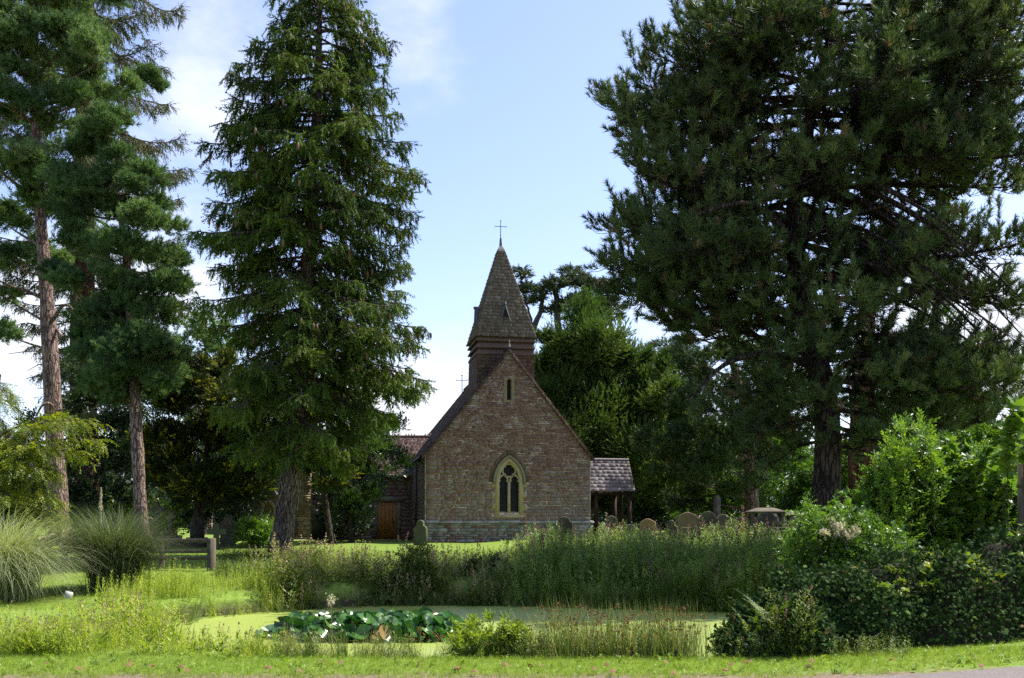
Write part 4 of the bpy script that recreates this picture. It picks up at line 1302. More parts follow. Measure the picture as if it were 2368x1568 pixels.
# ------------------------------------------------------------------ left group: scots pines and redwood
lo = [(60,20,90,50),(150,25,80,45),(180,85,80,40),(90,95,80,40),(10,90,50,45),(235,140,85,35),(120,170,90,40),(35,175,50,40),(330,192,45,26),(250,200,60,30),(30,240,60,35),(10,275,40,25),(190,235,70,35),(60,385,70,45),(20,400,50,40),(95,480,70,45),(15,520,45,40),(35,600,45,40),(10,685,36,30),(10,770,34,28),(95,590,50,35),(110,410,50,40),(130,300,45,25),(-40,60,70,60),(-50,200,60,50),(-60,350,60,60),(-40,620,50,40),(90,-50,110,50),(210,-30,80,45)]
T_A = [P(139,1262,36), P(136,1190,36), P(128,1050,36), P(118,850,36), P(106,660,36), P(92,480,36), P(84,300,36), P(80,150,36), P(88,-60,36)]
lobes_tree('scots_pine', P(139,1245,36)*[1,1,0]+[0,0,float(gz(-16.3,36))], 'tall scots pine with bare pinkish trunk and dead stubs behind the rail fence', T_A, [.39,.36,.33,.29,.25,.21,.17,.13,.05], lo, 36, SCOTS_T, 640, F_SCOTS, B_SCOTS,
           grow=1.15, cl=(.3, .52), offz=.6, upb=.75, out=.6, twigs=7, dd=1.6, tones=(.1, 1.0), low=-.35,
           extra_limbs=[([P(120,745,36), P(140,712,35.6), P(158,706,35.4), P(172,722,35.3)], .07, .03), ([P(112,700,36), P(70,680,36), P(10,690,36)], .06, .02), ([P(108,640,36),P(60,628,36),P(20,600,36)],.06,.02),
                        ([P(128,945,36), P(112,932,35.5), P(96,940,35.4), P(84,962,35.4)], .06, .03), ([P(126,950,36), P(140,948,35.7), P(152,946,35.5)], .05, .03), ([P(116,820,36), P(80,812,36), P(20,818,36)], .035, .012),
                        ([P(118,760,36),P(90,765,36),P(55,762,36)],.03,.01), ([P(114,850,36),P(95,842,36),P(62,858,36)],.03,.008), ([P(122,900,36),P(104,898,36),P(86,898,36)],.025,.01), ([P(128,760,36),P(150,780,35.7),P(185,772,35.5)],.05,.02)])
lo = [(235,285,50,32),(265,315,70,40),(225,370,80,42),(290,388,70,42),(200,430,70,42),(280,450,85,48),(335,432,40,33),(230,510,85,48),(330,520,75,48),(180,560,60,48),(300,590,105,52),(385,612,44,34),(220,650,80,48),(335,670,85,48),(280,730,95,48),(370,742,55,38),(230,790,65,42),(325,810,85,48),(270,860,75,38),(355,882,55,38),(150,640,40,40),(160,480,40,35),(300,930,60,28),(300,780,100,50),(255,830,85,48),(340,850,85,45),(300,900,85,38),(235,900,55,32),(385,820,50,38),(300,700,100,50)]
T_B = [P(330,1262,34), P(325,1180,34), P(318,1040,34), P(311,900,34), P(303,760,34), P(292,600,34), P(270,440,34), P(248,270,34)]
lobes_tree('scots_pine', P(330,1250,34)*[1,1,0]+[0,0,float(gz(-12.6,34))], 'slimmer scots pine with dense dark crown and reddish trunk by the cross gravestones', T_B, [.25,.22,.20,.18,.15,.12,.09,.03], lo, 34, SCOTS_T, 680, F_SCOTS, B_SCOTS,
           grow=1.08, cl=(.3, .52), offz=.6, upb=.7, out=.6, twigs=6, dd=1.0, tones=(.0, .75), low=-.4)
tr = [P(192,1262,46), P(192,1120,46), P(192,900,46), P(191,620,46), P(196,300,46), P(202,-60,46), P(205,-300,46)]
rows = [(-120,20,360),(0,0,395),(90,-10,398),(175,-20,405),(240,-40,445),(310,-50,456),(400,-60,488),(460,-60,425),(520,-50,400),(600,-20,440),(680,40,330),(760,60,300),(850,80,290),(960,90,290)]
STY_R = dict(fill=(.7, 1.0), drop=lambda u: .12, c1=-.10, c2=-.16, br=.06, sp=.33, l0=.55, l1=.16, su=-.1, sd=.35, tones=(.1, .9), tsp=.045, hang=.65, hang_amt=1.0, smin=.7, smax=1.15, brown=.06, maxr=6.2)
STY_R['from'] = .25
bough_tree('giant_redwood', 'giant redwood with dark tapering trunk and long drooping boughs behind the scots pines', tr, [.95,.72,.58,.52,.42,.30,.2], rows, 46, 92, CAMZ + (HY-960)*46/F, CAMZ + (HY+140)*46/F, STY_R, RED_T, F_RED, B_RED)

# golden yews
lo = [(440,870,50,50),(400,930,60,50),(480,920,70,60),(560,900,80,60),(380,1010,60,55),(450,1020,80,60),(540,1010,90,70),(610,980,70,60),(400,1090,60,50),(480,1105,80,55),(560,1100,70,55),(630,1085,55,48),(450,838,28,26),(520,860,50,40),(600,900,60,50),(350,1080,30,50),(440,1130,60,40),(580,1140,55,28),(380,1130,45,40),(520,1140,60,35),(610,1030,60,60)]
lobes_tree('golden_yew', (P(455,0,39)[0], 39, float(gz(-12.3,39))), 'broad golden yew with yellow tipped dark foliage over the cross gravestones', [P(455,1262,40), P(457,1190,40), P(468,1120,40), P(485,1000,40), P(490,860,40)], [.24,.2,.16,.12,.05], lo, 39, YEW_T, 800, F_GYEW, B_DARK,
           upb=.6, out=.9, twigs=3, tipgold=.34, dd=1.5, tones=(.0, .85))
lo = [(720,880,60,60),(695,960,55,50),(760,960,60,60),(790,1040,50,50),(720,1050,70,60),(768,1108,42,40),(690,1080,45,50),(820,950,40,60),(650,1040,50,60)]
lobes_tree('golden_yew', (P(762,0,42)[0], 42, float(gz(-7.7,42))), 'smaller golden yew hanging over the vestry wall behind the spruce trunk', [P(765,1255,42), P(755,1180,42), P(745,1100,42), P(730,980,42), P(720,870,42)], [.16,.13,.1,.07,.03], lo, 42, YEW_T, 650, F_GYEW, B_DARK,
           upb=.4, out=.9, twigs=3, tipgold=.5, dd=1.0, tones=(.1, .85))
lo = [(862,985,55,38),(900,1012,45,40),(838,1045,60,45),(890,1070,52,42),(855,1105,55,34),(925,1062,20,28),(800,1100,50,50),(828,1165,55,55),(790,1200,40,45),(842,1205,20,40),(770,1150,40,60)]
lobes_tree('laurel_tree', (P(812,0,44.5)[0], 44.5, float(gz(-7.2,44.5))), 'glossy leaved laurel tree beside the orange church door', [P(812,1258,44.5), P(810,1200,44.5), P(825,1130,44.5), P(850,1060,44.5), P(865,980,44.5)], [.13,.11,.09,.06,.03], lo, 44.5, LAUREL_T, 210, F_LAUREL, B_DARK,
           upb=.5, out=.7, twigs=3, dd=.8, tones=(.1, 1))
# dark holly, added dark fill bushes and conifers behind the left trunks
lo = [(240,1000,70,50),(200,1060,60,60),(285,1060,50,60),(230,1130,80,60),(290,1160,50,50),(180,1180,50,60),(240,1210,70,40),(290,980,40,40),(160,1110,50,60),(205,950,65,60),(285,900,60,60),(185,890,50,60),(330,965,60,60),(330,1045,55,60),(345,1120,40,60)]
lobes_tree('holly_or_dark_fill', (P(235,0,43)[0], 43, float(gz(-17.7,43))), 'dark grey green holly filling the gap between the two scots pine trunks', [P(235,1260,43), P(235,1180,43), P(240,1000,43)], [.2,.16,.05], lo, 43, BROAD_T, 250, F_DARK, B_DARK, upb=.2, twigs=2, tones=(.0, 1))
lo = [(60,1010,60,40),(20,1080,70,60),(90,1080,60,60),(60,1160,80,60),(20,1210,70,40),(110,1170,50,60),(-40,1080,60,70)]
lobes_tree('holly_or_dark_fill', (P(40,0,44)[0], 44, float(gz(-21.9,44))), 'dark shrubby holly left of the tall scots pine trunk', [P(40,1260,44), P(40,1180,44), P(50,1040,44)], [.2,.16,.05], lo, 44, BROAD_T, 220, F_DARK, B_DARK, upb=.2, twigs=2, tones=(.0, .9))
lo = [(470,1130,60,50),(540,1160,60,50),(600,1120,60,60),(500,1200,60,40),(570,1215,50,30)]  # added dark bush mass, closes the bright gaps behind the yew
lobes_tree('holly_or_dark_fill', (P(550,0,47.6)[0], 47.6, float(gz(-13,47.6))), 'almost black bush added to darken the gaps behind the golden yew and the tall grey headstone', [P(550,1255,47.6), P(550,1200,47.6), P(545,1130,47.6)], [.15,.12,.05], lo, 47.6, BROAD_T, 330, F_DARK, B_DARK, upb=.2, twigs=2, tones=(.0, .5))
lo = [(755,1200,34,50),(805,1215,40,35),(780,1150,44,40),(822,1180,30,50)]  # added near-black bush, stands in for the shade of the recess
lobes_tree('holly_or_dark_fill', (P(790,0,47.5)[0], 47.5, float(gz(-8,47.5))), 'low black bush added for the deep shade in the recess between vestry wall and church door', [P(790,1255,47.5), P(790,1215,47.5), P(795,1170,47.5)], [.1,.08,.04], lo, 47.5, BROAD_T, 330, F_DARK, B_DARK, upb=.2, twigs=2, tones=(.0, .4))
lo = [(265,1185,45,32),(310,1200,45,30),(370,1190,50,35),(420,1205,40,30),(240,1215,40,25),(340,1225,50,20),(420,1180,35,25),(290,1160,35,20)]
lobes_tree('hazel_bush', (P(330,0,47)[0], 47, float(gz(-17.5,47))), 'bright green leafy bush in sun beyond the left gravestones', [P(330,1250,47), P(332,1215,47), P(335,1170,47)], [.1,.08,.03], lo, 47, BROAD_T, 300, F_BRIGHT, B_DARK, cat='bush', upb=.3, twigs=2, tones=(.2, 1), parts=('stems', 'leaves'))
lo = [(470,745,50,35),(500,780,55,40),(450,800,45,40),(520,830,60,50),(420,830,40,40),(470,880,80,50),(400,900,50,50)]
lobes_tree('scots_pine', (P(480,0,62)[0], 62, float(gz(-19,62))), 'distant blue green pine top showing between spruce and dark pine', [P(480,1240,62), P(480,1000,62), P(475,740,62)], [.3,.25,.06], lo, 62, PINE_FAR, 130, F_SCOTS, B_SCOTS, upb=.7, out=.6, twigs=4, smin=1.1, smax=1.7, tones=(.3, 1))

# feathery golden tree at the left edge: drooping sprays on long arms
def spray_tree(name, label, base, arms, temps, fmat, bmat, per, D, smin=.7, smax=1.1):
    root = empty(name, base, 0, label, 'tree')
    tb, cm_ = MB(), MB()
    tb.tubes(smooth_path([np.array(base) - [0,0,.1], np.array(base) + [.05,0,1.4], np.array(base) + [.25,.05,3.6], np.array(base)+[.5,0,5.2]], 14), np.linspace(.13, .02, 14), 8)
    for (S, T_, sag) in arms:
        L = np.linalg.norm(T_ - S)
        path = bez(S, S + (T_-S)*.35 + [0,0,.16*L], S + (T_-S)*.75 + [0,0,.1*L], T_ - np.array([0,0,sag]), 12)
        tb.tubes(path, np.linspace(.03, .007, 12), 5)
        n = int(per*L)
        f = R.uniform(.25, 1, n)
        p = lerp_path(path, f)
        tg = nrm(lerp_path(path, np.minimum(f+.04, 1)) - lerp_path(path, f-.04))
        lat = nrm(np.cross(tg, [0,0,1.]))*np.where(R.random(n) < .5, 1, -1)[:, None]
        d = nrm(tg*.6 + lat*R.uniform(.3, 1, (n, 1)) + np.c_[np.zeros((n, 2)), R.uniform(-.55, .25, n)])
        ln = R.uniform(.12, .45, n)
        e = p + d*ln[:, None]
        tb.tubes(np.stack([p, (p+e)/2 + [0,0,.02], e], 1), np.repeat(np.array([[.006,.005,.003]]), n, 0), 3)
        for q in (.35, .65, 1.):
            scatter(cm_, temps, p + (e-p)*q, nrm(d + R.normal(size=d.shape)*.3 - [0,0,.25]), R.uniform(smin, smax, n), np.clip(R.beta(2.2, 2, n), 0, 1), R.uniform(-.5, .5, n))
    tb.build('trunk', bmat, root, smooth=True); cm_.build('crown', fmat, root)
    return root
FERNY = [leafy_spray(13, .30, .085, .032, .003, droop=.35) for _ in range(6)]
Dg = 25.0
base = np.array([P(-45,0,Dg)[0], Dg, float(gz(-13.3,25))])
arms = []
for (px, py, sy, dz_) in [(205,965,1010,-.3),(228,1012,1050,.4),(150,960,1000,.8),(60,985,1030,0),(125,1075,1090,.3),(30,1050,1080,-.5),(90,1105,1120,.2),(40,1120,1150,.5),(148,1195,1140,-.2),(75,1170,1180,-.6),(20,1010,1040,.6),(100,1020,1050,-.7),(60,1215,1200,-.4),(180,1040,1060,.6),(15,1180,1190,.2),(130,1140,1120,-.5),(35,1090,1110,-.8),(70,1060,1075,-1.),(10,1230,1210,-.9),(100,1195,1190,-.8),(20,1140,1150,-1.1),(60,1140,1140,.8),(0,1060,1080,.3)]:
    arms.append((P(-45 + R.uniform(-8, 8), sy + 40, Dg), P(px, py, Dg + dz_), R.uniform(.05, .2)))
spray_tree('golden_robinia', 'feathery yellow green tree reaching across the tall scots pine trunk', base, arms, FERNY, F_GOLD, B_DARK, 19, Dg)
arms = [(P(-60,905,27), P(28,905,27), .1), (P(-60,930,27), P(38,925,27.3), .25), (P(-60,895,27), P(10,890,26.7), .1), (P(-60,950,27), P(10,965,27), .2)]
WILLOWY = [leafy_spray(10, .26, .09, .022, .003, droop=.6) for _ in range(5)]
spray_tree('willow_sapling', 'thin drooping willow spray against the sky at the left edge', (P(-60,0,27)[0], 27, .2), arms, WILLOWY, F_GOLD, B_DARK, 26, 27)

# ------------------------------------------------------------------ trees behind the church, right
lo = [(1370,740,55,42),(1340,800,75,55),(1400,800,65,60),(1272,850,42,60),(1262,950,42,60),(1330,880,85,65),(1430,870,75,65),(1500,860,50,42),(1380,970,105,75),(1480,955,85,65),(1550,925,50,55),(1300,1040,70,70),(1400,1065,105,75),(1510,1060,90,75),(1450,1140,115,55),(1330,1130,80,60),(1590,1000,50,60),(1365,710,28,20),(1255,790,22,26),(1545,850,18,34),(1250,1120,40,80),(1580,1100,60,60),(1250,900,34,70),(1245,1020,34,70),(1300,930,60,70),(1350,1000,80,80),(1450,1040,80,80),(1500,890,60,45),(1540,940,60,50),(1470,830,40,35)]
lobes_tree('yew_tree', (P(1420,0,57)[0], 57, float(gz(5.9,57))), 'large leafy yew tree right behind the church porch', [P(1420,1250,57), P(1420,1150,57), P(1410,1000,57), P(1390,860,57), P(1372,730,57)], [.5,.42,.3,.18,.05], lo, 57, YEW_T, 820, F_YEW, B_DARK,
           upb=.8, out=.9, rough=.65, offz=1.35, cl=(.25, .5), twigs=9, smin=.9, smax=1.5, dd=2.2, tones=(.1, 1))
def plates_tree(name, loc, label, limbs, plates, D, fmat, bmat, temps, dens, twig=6):
    root = empty(name, loc, 0, label, 'tree')
    tb, cm_ = MB(), MB()
    for pts, r0, r1 in limbs:
        q = smooth_path(pts, 16)
        q[1:-1] += R.normal(size=(14, 3))*.04
        tb.tubes(q, np.linspace(r0, r1, 16), 8)
    ends = np.concatenate([smooth_path(l[0], 16)[6:] for l in limbs])
    for (px, py, rx, ry) in plates:
        C = P(px, py, D + R.uniform(-1.5, 1.5))
        ax = np.array([rx*D/F, rx*D/F*1.1, ry*D/F])
        N = int(dens*ax[0]*ax[1])
        ph = R.uniform(0, 2*math.pi, N); r_ = np.sqrt(R.uniform(0, 1, N))
        p = np.c_[np.cos(ph)*r_*ax[0], np.sin(ph)*r_*ax[1], R.normal(size=N)*ax[2]*.4 + (1 - r_**2)*ax[2]*.7]
        d = nrm(np.c_[np.cos(ph), np.sin(ph), R.uniform(-.25, .6, N)] + R.normal(size=(N, 3))*.35)
        lt = R.uniform(.2, .7)
        scatter(cm_, temps, C + p, d, R.uniform(.7, 1.3, N), np.clip(lt + R.normal(size=N)*.2, 0, 1), R.uniform(-.4, .4, N))
        S = ends[np.argmin(np.linalg.norm(ends - C, axis=1))]
        k = R.integers(0, N, twig)
        T_ = np.vstack([C[None] - [0, 0, ax[2]*.3], C + p[k]*.9])
        S_ = np.vstack([S[None], np.repeat((C - [0,0,ax[2]*.3])[None], twig, 0)])
        L = np.linalg.norm(T_ - S_, axis=1)[:, None]
        rd = np.repeat(np.linspace(.05, .015, 6)[None], len(T_), 0); rd[0] *= 2.2
        tb.tubes(bezN(S_, S_ + (T_-S_)*.3 + rvec(len(T_))*.1*L, S_ + (T_-S_)*.7 + [0,0,-.03], T_, 6), rd, 5)
    for _ in range(40):                  # dead hanging twigs
        S = ends[R.integers(len(ends))]
        d = nrm(np.r_[R.normal(size=2), -.4]); L = R.uniform(.6, 1.8)
        tb.tubes(bez(S, S + d*L*.4, S + d*L*.7, S + d*L + [0,0,-.3*L], 6), np.linspace(.025, .008, 6), 3)
    tb.build('trunk', bmat, root, smooth=True); cm_.build('crown', fmat, root)
    return root
Dc = 66.0
limbs = [([P(1222,1000,Dc), P(1226,860,Dc), P(1230,765,Dc), P(1247,730,Dc), P(1252,695,Dc), P(1248,668,Dc)], .38, .12),
         ([P(1300,1000,Dc), P(1294,850,Dc), P(1290,740,Dc), P(1287,690,Dc), P(1283,668,Dc), P(1310,660,Dc), P(1322,648,Dc)], .42, .10),
         ([P(1250,672,Dc), P(1264,660,Dc), P(1278,655,Dc), P(1305,640,Dc)], .18, .08), ([P(1320,650,Dc), P(1350,665,Dc), P(1385,672,Dc), P(1420,690,Dc)], .16, .05),
         ([P(1290,740,Dc), P(1330,730,Dc), P(1370,740,Dc), P(1410,730,Dc)], .15, .05), ([P(1232,762,Dc), P(1222,720,Dc), P(1212,690,Dc), P(1205,645,Dc)], .14, .05), ([P(1330,650,Dc),P(1345,640,Dc),P(1360,650,Dc)],.1,.04), ([P(1400,690,Dc),P(1412,760,Dc),P(1420,900,Dc),P(1420,1100,Dc)],.15,.35)]
plates = [(1203,628,18,6),(1212,640,16,6),(1222,672,28,8),(1208,665,20,7),(1226,698,20,7),(1264,673,26,8),(1283,655,26,7),(1318,630,22,8),(1332,643,26,8),(1348,655,26,8),(1312,652,18,6),(1377,672,30,9),(1411,676,22,7),(1401,655,18,7),(1310,705,32,10),(1290,720,20,8),(1400,696,30,7),(1417,715,24,8),(1415,735,24,8),(1340,690,24,7),(1352,700,16,6),(1245,690,14,5),(1265,720,14,8)]
plates_tree('cedar_tree', P(1258,0,Dc)*[1,1,0]+[0,0,float(gz(2,Dc))], 'old cedar with twisted bare limbs and flat dark plates beside the spire', [(a, b*.72, c*.8) for a, b, c in limbs], plates, Dc, F_CEDAR, B_CEDAR, CEDAR_T, 420)
Dp = 85.0
limbs = [([P(1560,1200,Dp), P(1562,1000,Dp), P(1560,900,Dp), P(1555,820,Dp)], .5, .12), ([P(1560,900,Dp), P(1590,860,Dp), P(1625,850,Dp)], .2, .05), ([P(1560,900,Dp), P(1530,850,Dp), P(1505,815,Dp)], .2, .05)]
plates = [(1540,796,36,6),(1505,802,22,5),(1575,806,36,7),(1555,818,44,8),(1590,826,36,8),(1560,836,46,8),(1600,848,36,9),(1550,856,40,9),(1580,872,46,9),(1630,870,26,8),(1615,890,36,9),(1560,890,40,9),(1520,830,24,7)]
plates_tree('cedar_tree', P(1560,0,Dp)*[1,1,0]+[0,0,float(gz(14,Dp))], 'pale grey green flat topped cedar farther back between yew and pines', limbs, plates, Dp, F_PALE, B_CEDAR, CEDAR_T, 150)
lo = [(1590,733,48,26),(1568,765,38,26),(1618,758,48,36),(1596,808,46,36),(1640,850,66,56),(1660,930,76,76),(1630,1010,85,66),(1700,1075,95,66),(1610,1090,70,70),(1690,820,60,60),(1730,900,60,70),(1560,1010,40,50),(1555,1090,55,60),(1590,1150,60,40),(1760,990,60,70),(1790,1060,50,50),(1500,1020,40,50),(1680,1140,50,30),(1800,930,60,60),(1810,1000,60,60),(1840,900,60,60),(1780,850,60,60),(1700,1000,70,60),(1600,930,60,60),(1650,1060,60,50),(1760,1120,45,25)]
T_C = [P(1742,1250,48), P(1738,1150,48), P(1730,1000,48), P(1700,860,48), P(1640,720,48)]
lobes_tree('scots_pine', (P(1742,0,48)[0], 48, float(gz(11.7,48))), 'shaded middle distance pine with thin sunlit edged trunk behind the chest tombs', T_C, [.34,.3,.24,.16,.05], lo, 48, PINE_FAR, 380, F_BPINE, B_SCOTS, upb=.6, out=.6, twigs=6, tones=(0, .7), dd=1.5)
lo = [(2165,430,45,50),(2180,520,45,60),(2178,620,55,70),(2168,720,55,70),(2155,830,65,80),(2148,940,65,80),(2150,1050,60,70)]
lobes_tree('cypress_tree', (P(2160,0,52)[0], 52, float(gz(22,52))), 'bright green sunlit cypress column behind the black pine', [P(2160,1250,52), P(2165,900,52), P(2165,420,52)], [.4,.3,.05], lo, 52, YEW_T, 260, F_CYP, B_DARK, upb=.9, out=.8, twigs=2, smin=1.1, smax=1.6, tones=(.1, 1))
lo = [(1960,900,70,60),(2050,860,85,75),(2085,960,70,65),(2000,760,85,75),(2060,650,75,75),(1930,960,40,50),(2020,930,60,50),(2130,900,60,60),(1980,640,70,70),(2100,780,70,60)]
T_R = [P(2006,1265,40), P(2002,1180,40), P(1998,1060,40), P(1995,940,40), P(2000,780,40), P(2010,600,40)]
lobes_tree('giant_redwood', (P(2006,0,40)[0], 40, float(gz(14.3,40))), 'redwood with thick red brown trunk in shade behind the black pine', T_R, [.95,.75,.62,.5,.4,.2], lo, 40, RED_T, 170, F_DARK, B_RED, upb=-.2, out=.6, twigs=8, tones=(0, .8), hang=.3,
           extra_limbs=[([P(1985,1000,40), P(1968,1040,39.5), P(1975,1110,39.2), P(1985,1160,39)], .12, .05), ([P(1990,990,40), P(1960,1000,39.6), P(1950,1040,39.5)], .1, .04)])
# sunlit undergrowth beyond the gravestones on the right
for (loL, Dd, lab) in [([(1500,1165,50,40),(1560,1150,45,45),(1530,1200,60,25),(1470,1190,40,25)], 60, 'sunlit green bush beyond the porch and pointed gravestones'),
                       ([(1690,1120,60,50),(1640,1160,60,40),(1760,1130,50,50),(1700,1185,70,30)], 62, 'sunlit green bush behind the chest tomb with hipped lid'),
                       ([(1830,1080,60,60),(1860,1150,60,50),(1800,1180,50,35),(1790,1040,50,50)], 58, 'leafy bush left of the black pine trunk in dappled sun'),
                       ([(1950,1090,50,70),(1960,1170,60,50),(2040,1120,50,70)], 60, 'leafy bush seen between black pine and redwood trunks'),
                       ([(2260,1040,70,50),(2320,1030,60,50),(2200,1080,60,50),(2380,1080,60,60),(2290,1110,90,60)], 48, 'leafy bush at the right edge beyond the lantern')]:
    lobes_tree('hazel_bush', (P(loL[0][0],0,Dd)[0], Dd, float(gz(P(loL[0][0],0,Dd)[0],Dd))), lab, [P(loL[0][0],1245,Dd), P(loL[0][0],1200,Dd), P(*loL[0][:2],Dd)], [.12,.1,.04], loL, Dd, BROAD_T, 190, F_BRIGHT, B_DARK, cat='bush', upb=.3, twigs=2,
               smin=1.2, smax=1.9, tones=(0, .35), parts=('stems', 'leaves'))
lo = [(1415,1180,50,50),(1460,1190,40,40),(1390,1140,40,40)]  # added bush, darkens the view between the porch posts
lobes_tree('holly_or_dark_fill', (P(1420,0,58)[0], 58, float(gz(6,58))), 'dark bush added to block the bright lawn behind the open timber porch', [P(1420,1250,58), P(1420,1210,58), P(1420,1170,58)], [.1,.08,.04], lo, 58, BROAD_T, 300, F_DARK, B_DARK, cat='bush', upb=.2, twigs=2, tones=(.0, .4))
# wood closing the view far off
wl = MB()
xs_ = np.linspace(-1500, 3900, 190)
for px in xs_:
    D_ = R.uniform(95, 125)
    h = 1020 + 50*math.sin(px*.011) + R.uniform(-40, 40) + (60 if px < 200 else 0)
    if 800 < px < 1230: h = max(h, 1110 + R.uniform(0, 30))
    C = P(px, (h + 1230)/2, D_); ax = np.array([R.uniform(1.6, 3), R.uniform(1.6, 3), (1230 - h)/2*D_/F])
    N = 190
    u = rvec(N)*(R.uniform(.5, 1, N)**.5)[:, None]
    scatter(wl, BIGFAR_T, C + u*ax, nrm(u + [0,0,.4] + R.normal(size=(N,3))*.4), R.uniform(1.4, 2.6, N), np.clip(R.uniform(0, .7) + R.uniform(0, .3, N), 0, 1), R.uniform(-1, 1, N))
tag(wl.build('distant_woods', F_DARK), 'belt of dark green woodland far behind the churchyard', 'woodland', kind='stuff')
# ------------------------------------------------------------------ gravestones
M_GRAVE = stone('grave_stone', [(0,(.04,.038,.032)),(.25,(.075,.07,.06)),(.5,(.12,.10,.08)),(.75,(.25,.16,.08)),(1,(.42,.40,.36))], (.20,.22,.10), .6, 7., .5)
M_MOSS = stone('mossy_grave_stone', [(0,(.07,.075,.05)),(1,(.16,.16,.11))], (.12,.17,.035), .7, 4., .4)
M_WHITE = stone('white_grave_stone', [(0,(.5,.5,.48)),(1,(.62,.62,.6))], (.35,.36,.3), .3, 7., .3)
def stone_profile(kind, w, h):
    a = np.linspace(0, math.pi, 15)
    if kind == 'round':
        return [(-w,-.3),(w,-.3)] + [(w*math.cos(t_), h - w*.8 + w*.8*math.sin(t_)) for t_ in a]
    if kind == 'shoulder':               # round head between square shoulders
        r = w*.72
        return [(-w,-.3),(w,-.3),(w,h-r-.02),(w*.93,h-r+.06),(w*.80,h-r+.02)] + [(r*math.cos(t_), h - r + r*math.sin(t_)) for t_ in a[1:-1]] + [(-w*.80,h-r+.02),(-w*.93,h-r+.06),(-w,h-r-.02)]
    if kind == 'step':                   # narrow round head stepping out to sloping shoulders
        r = w*.55
        b = [(w, h - r - w*.35 - .1)] + [(w - (w - r)*k, h - r - w*.35 + (w*.3)*math.sin(k*1.57)*.8 - .05) for k in (.3, .7, 1.)]
        return [(-w,-.3),(w,-.3)] + b + [(r*math.cos(t_), h - r + r*math.sin(t_)) for t_ in a[1:-1]] + [(-x, z) for x, z in b[::-1]]
    if kind == 'point':                  # pointed arch head
        o = arch(0, w, None, h - w*1.15, w*1.15, 8)
        return [(-w,-.3),(w,-.3)] + [(x, z) for x, z in o[::-1]]
    if kind == 'gable':                  # low gabled head with clipped shoulders
        return [(-w*.96,-.3),(w*.96,-.3),(w,h*.78),(w*.96,h*.84),(w*.25,h*.985),(0,h),(-w*.25,h*.985),(-w*.96,h*.84),(-w,h*.78)]
    if kind == 'scroll':                 # low waved head
        x = np.linspace(1, -1, 19)
        return [(-w,-.3),(w,-.3)] + [(w*q, h - .18*abs(q)**2.2*h - .03*math.sin(abs(q)*9)*h) for q in x]
def bevel_slab(mb, prof, th, tone, b=.018):
    p = np.asarray(prof, float)
    c = p.mean(0)
    q = p + (c - p)*np.minimum(b/np.maximum(np.linalg.norm(c - p, axis=1, keepdims=True), .05), .3)
    n = len(p)
    L = [np.c_[q[:,0], np.full(n,-th/2), q[:,1]], np.c_[p[:,0], np.full(n,-th/2+b), p[:,1]], np.c_[p[:,0], np.full(n,th/2-b), p[:,1]], np.c_[q[:,0], np.full(n,th/2), q[:,1]]]
    i = np.arange(n); j = (i+1) % n
    f = np.vstack([np.c_[i+k*n, j+k*n, j+(k+1)*n, i+(k+1)*n][:, ::-1] for k in range(3)])
    mb.add(np.vstack(L), f, tone)
    mb.add(np.vstack(L), i[None], tone)
    mb.add(np.vstack(L), (i[::-1] + 3*n)[None], tone)
def place(o, x, y, z, rz=0., tilt=0., lean=0.):
    o.location = (float(x), float(y), float(z)); o.rotation_euler = (lean, tilt, rz)
def gravestone(px, ptop, D, wpx, kind, label, tone=.3, th=.11, tilt=0., lean=0., rz=0., m=None, pbase=None, group='old gravestones'):
    x = (px - CX)*D/F
    z = float(gz(x, D))
    h = CAMZ + (HY - ptop)*D/F - z
    mb = MB()
    bevel_slab(mb, stone_profile(kind, wpx*D/F/2, max(h, .25)), th, tone)
    o = mb.build('gravestone', m or M_GRAVE)
    place(o, x, D, z, rz, tilt, lean)
    tag(o, label, 'gravestone', group)
    return o
# right of the church
gravestone(1304, 1194, 38, 40, 'shoulder', 'dark round headed gravestone with square shoulders before the right end of the gable wall', .05, lean=-.04)
gravestone(1413, 1192, 37, 31, 'point', 'dark pointed gravestone standing before the timber porch', .15, rz=.15)
gravestone(1390, 1222, 41, 26, 'gable', 'low brownish gravestone half hidden left of the dark pointed one', .7)
gravestone(1452, 1212, 38, 36, 'scroll', 'low scroll topped lichened gravestone next to the sunlit ochre one', .5, tilt=.05, rz=-.2)
gravestone(1497, 1199, 41, 37, 'gable', 'sunlit ochre gravestone with low gabled head on bright grass', .76, rz=-.25)
gravestone(1474, 1213, 44, 30, 'round', 'dark rounded gravestone behind the ochre gabled stone', .05)
gravestone(1553, 1203, 36, 28, 'step', 'narrow dark gravestone with stepped round head among purple weeds', .1, tilt=-.04)
gravestone(1589, 1184, 43, 46, 'gable', 'broad brown gabled gravestone behind the shaded row', .62)
gravestone(1586, 1219, 39, 34, 'scroll', 'low reddish brown gravestone in front of the broad gabled one', .55)
gravestone(1614, 1216, 41, 40, 'round', 'low grey rounded gravestone between the broad gabled and the tall shouldered stones', .3)
gravestone(1636, 1182, 37, 50, 'shoulder', 'tall dark shouldered gravestone, largest of the shaded row', .1)
gravestone(1672, 1189, 44, 36, 'round', 'grey speckled rounded gravestone right of the tall shouldered one', .45)
gravestone(1666, 1216, 39, 32, 'step', 'small brown gravestone with stepped head before the speckled grey one', .58)
gravestone(1699, 1210, 42, 34, 'round', 'low sunlit rimmed round gravestone beside the chest tomb', .35)
gravestone(1694, 1217, 38, 34, 'round', 'small nearly black round gravestone in front of the low rimmed one', .0)
gravestone(1772, 1182, 39, 50, 'point', 'dark pointed gravestone against the hipped chest tomb', .1)
gravestone(1803, 1191, 43, 30, 'round', 'rounded gravestone with lit rim behind the tomb rail', .3)
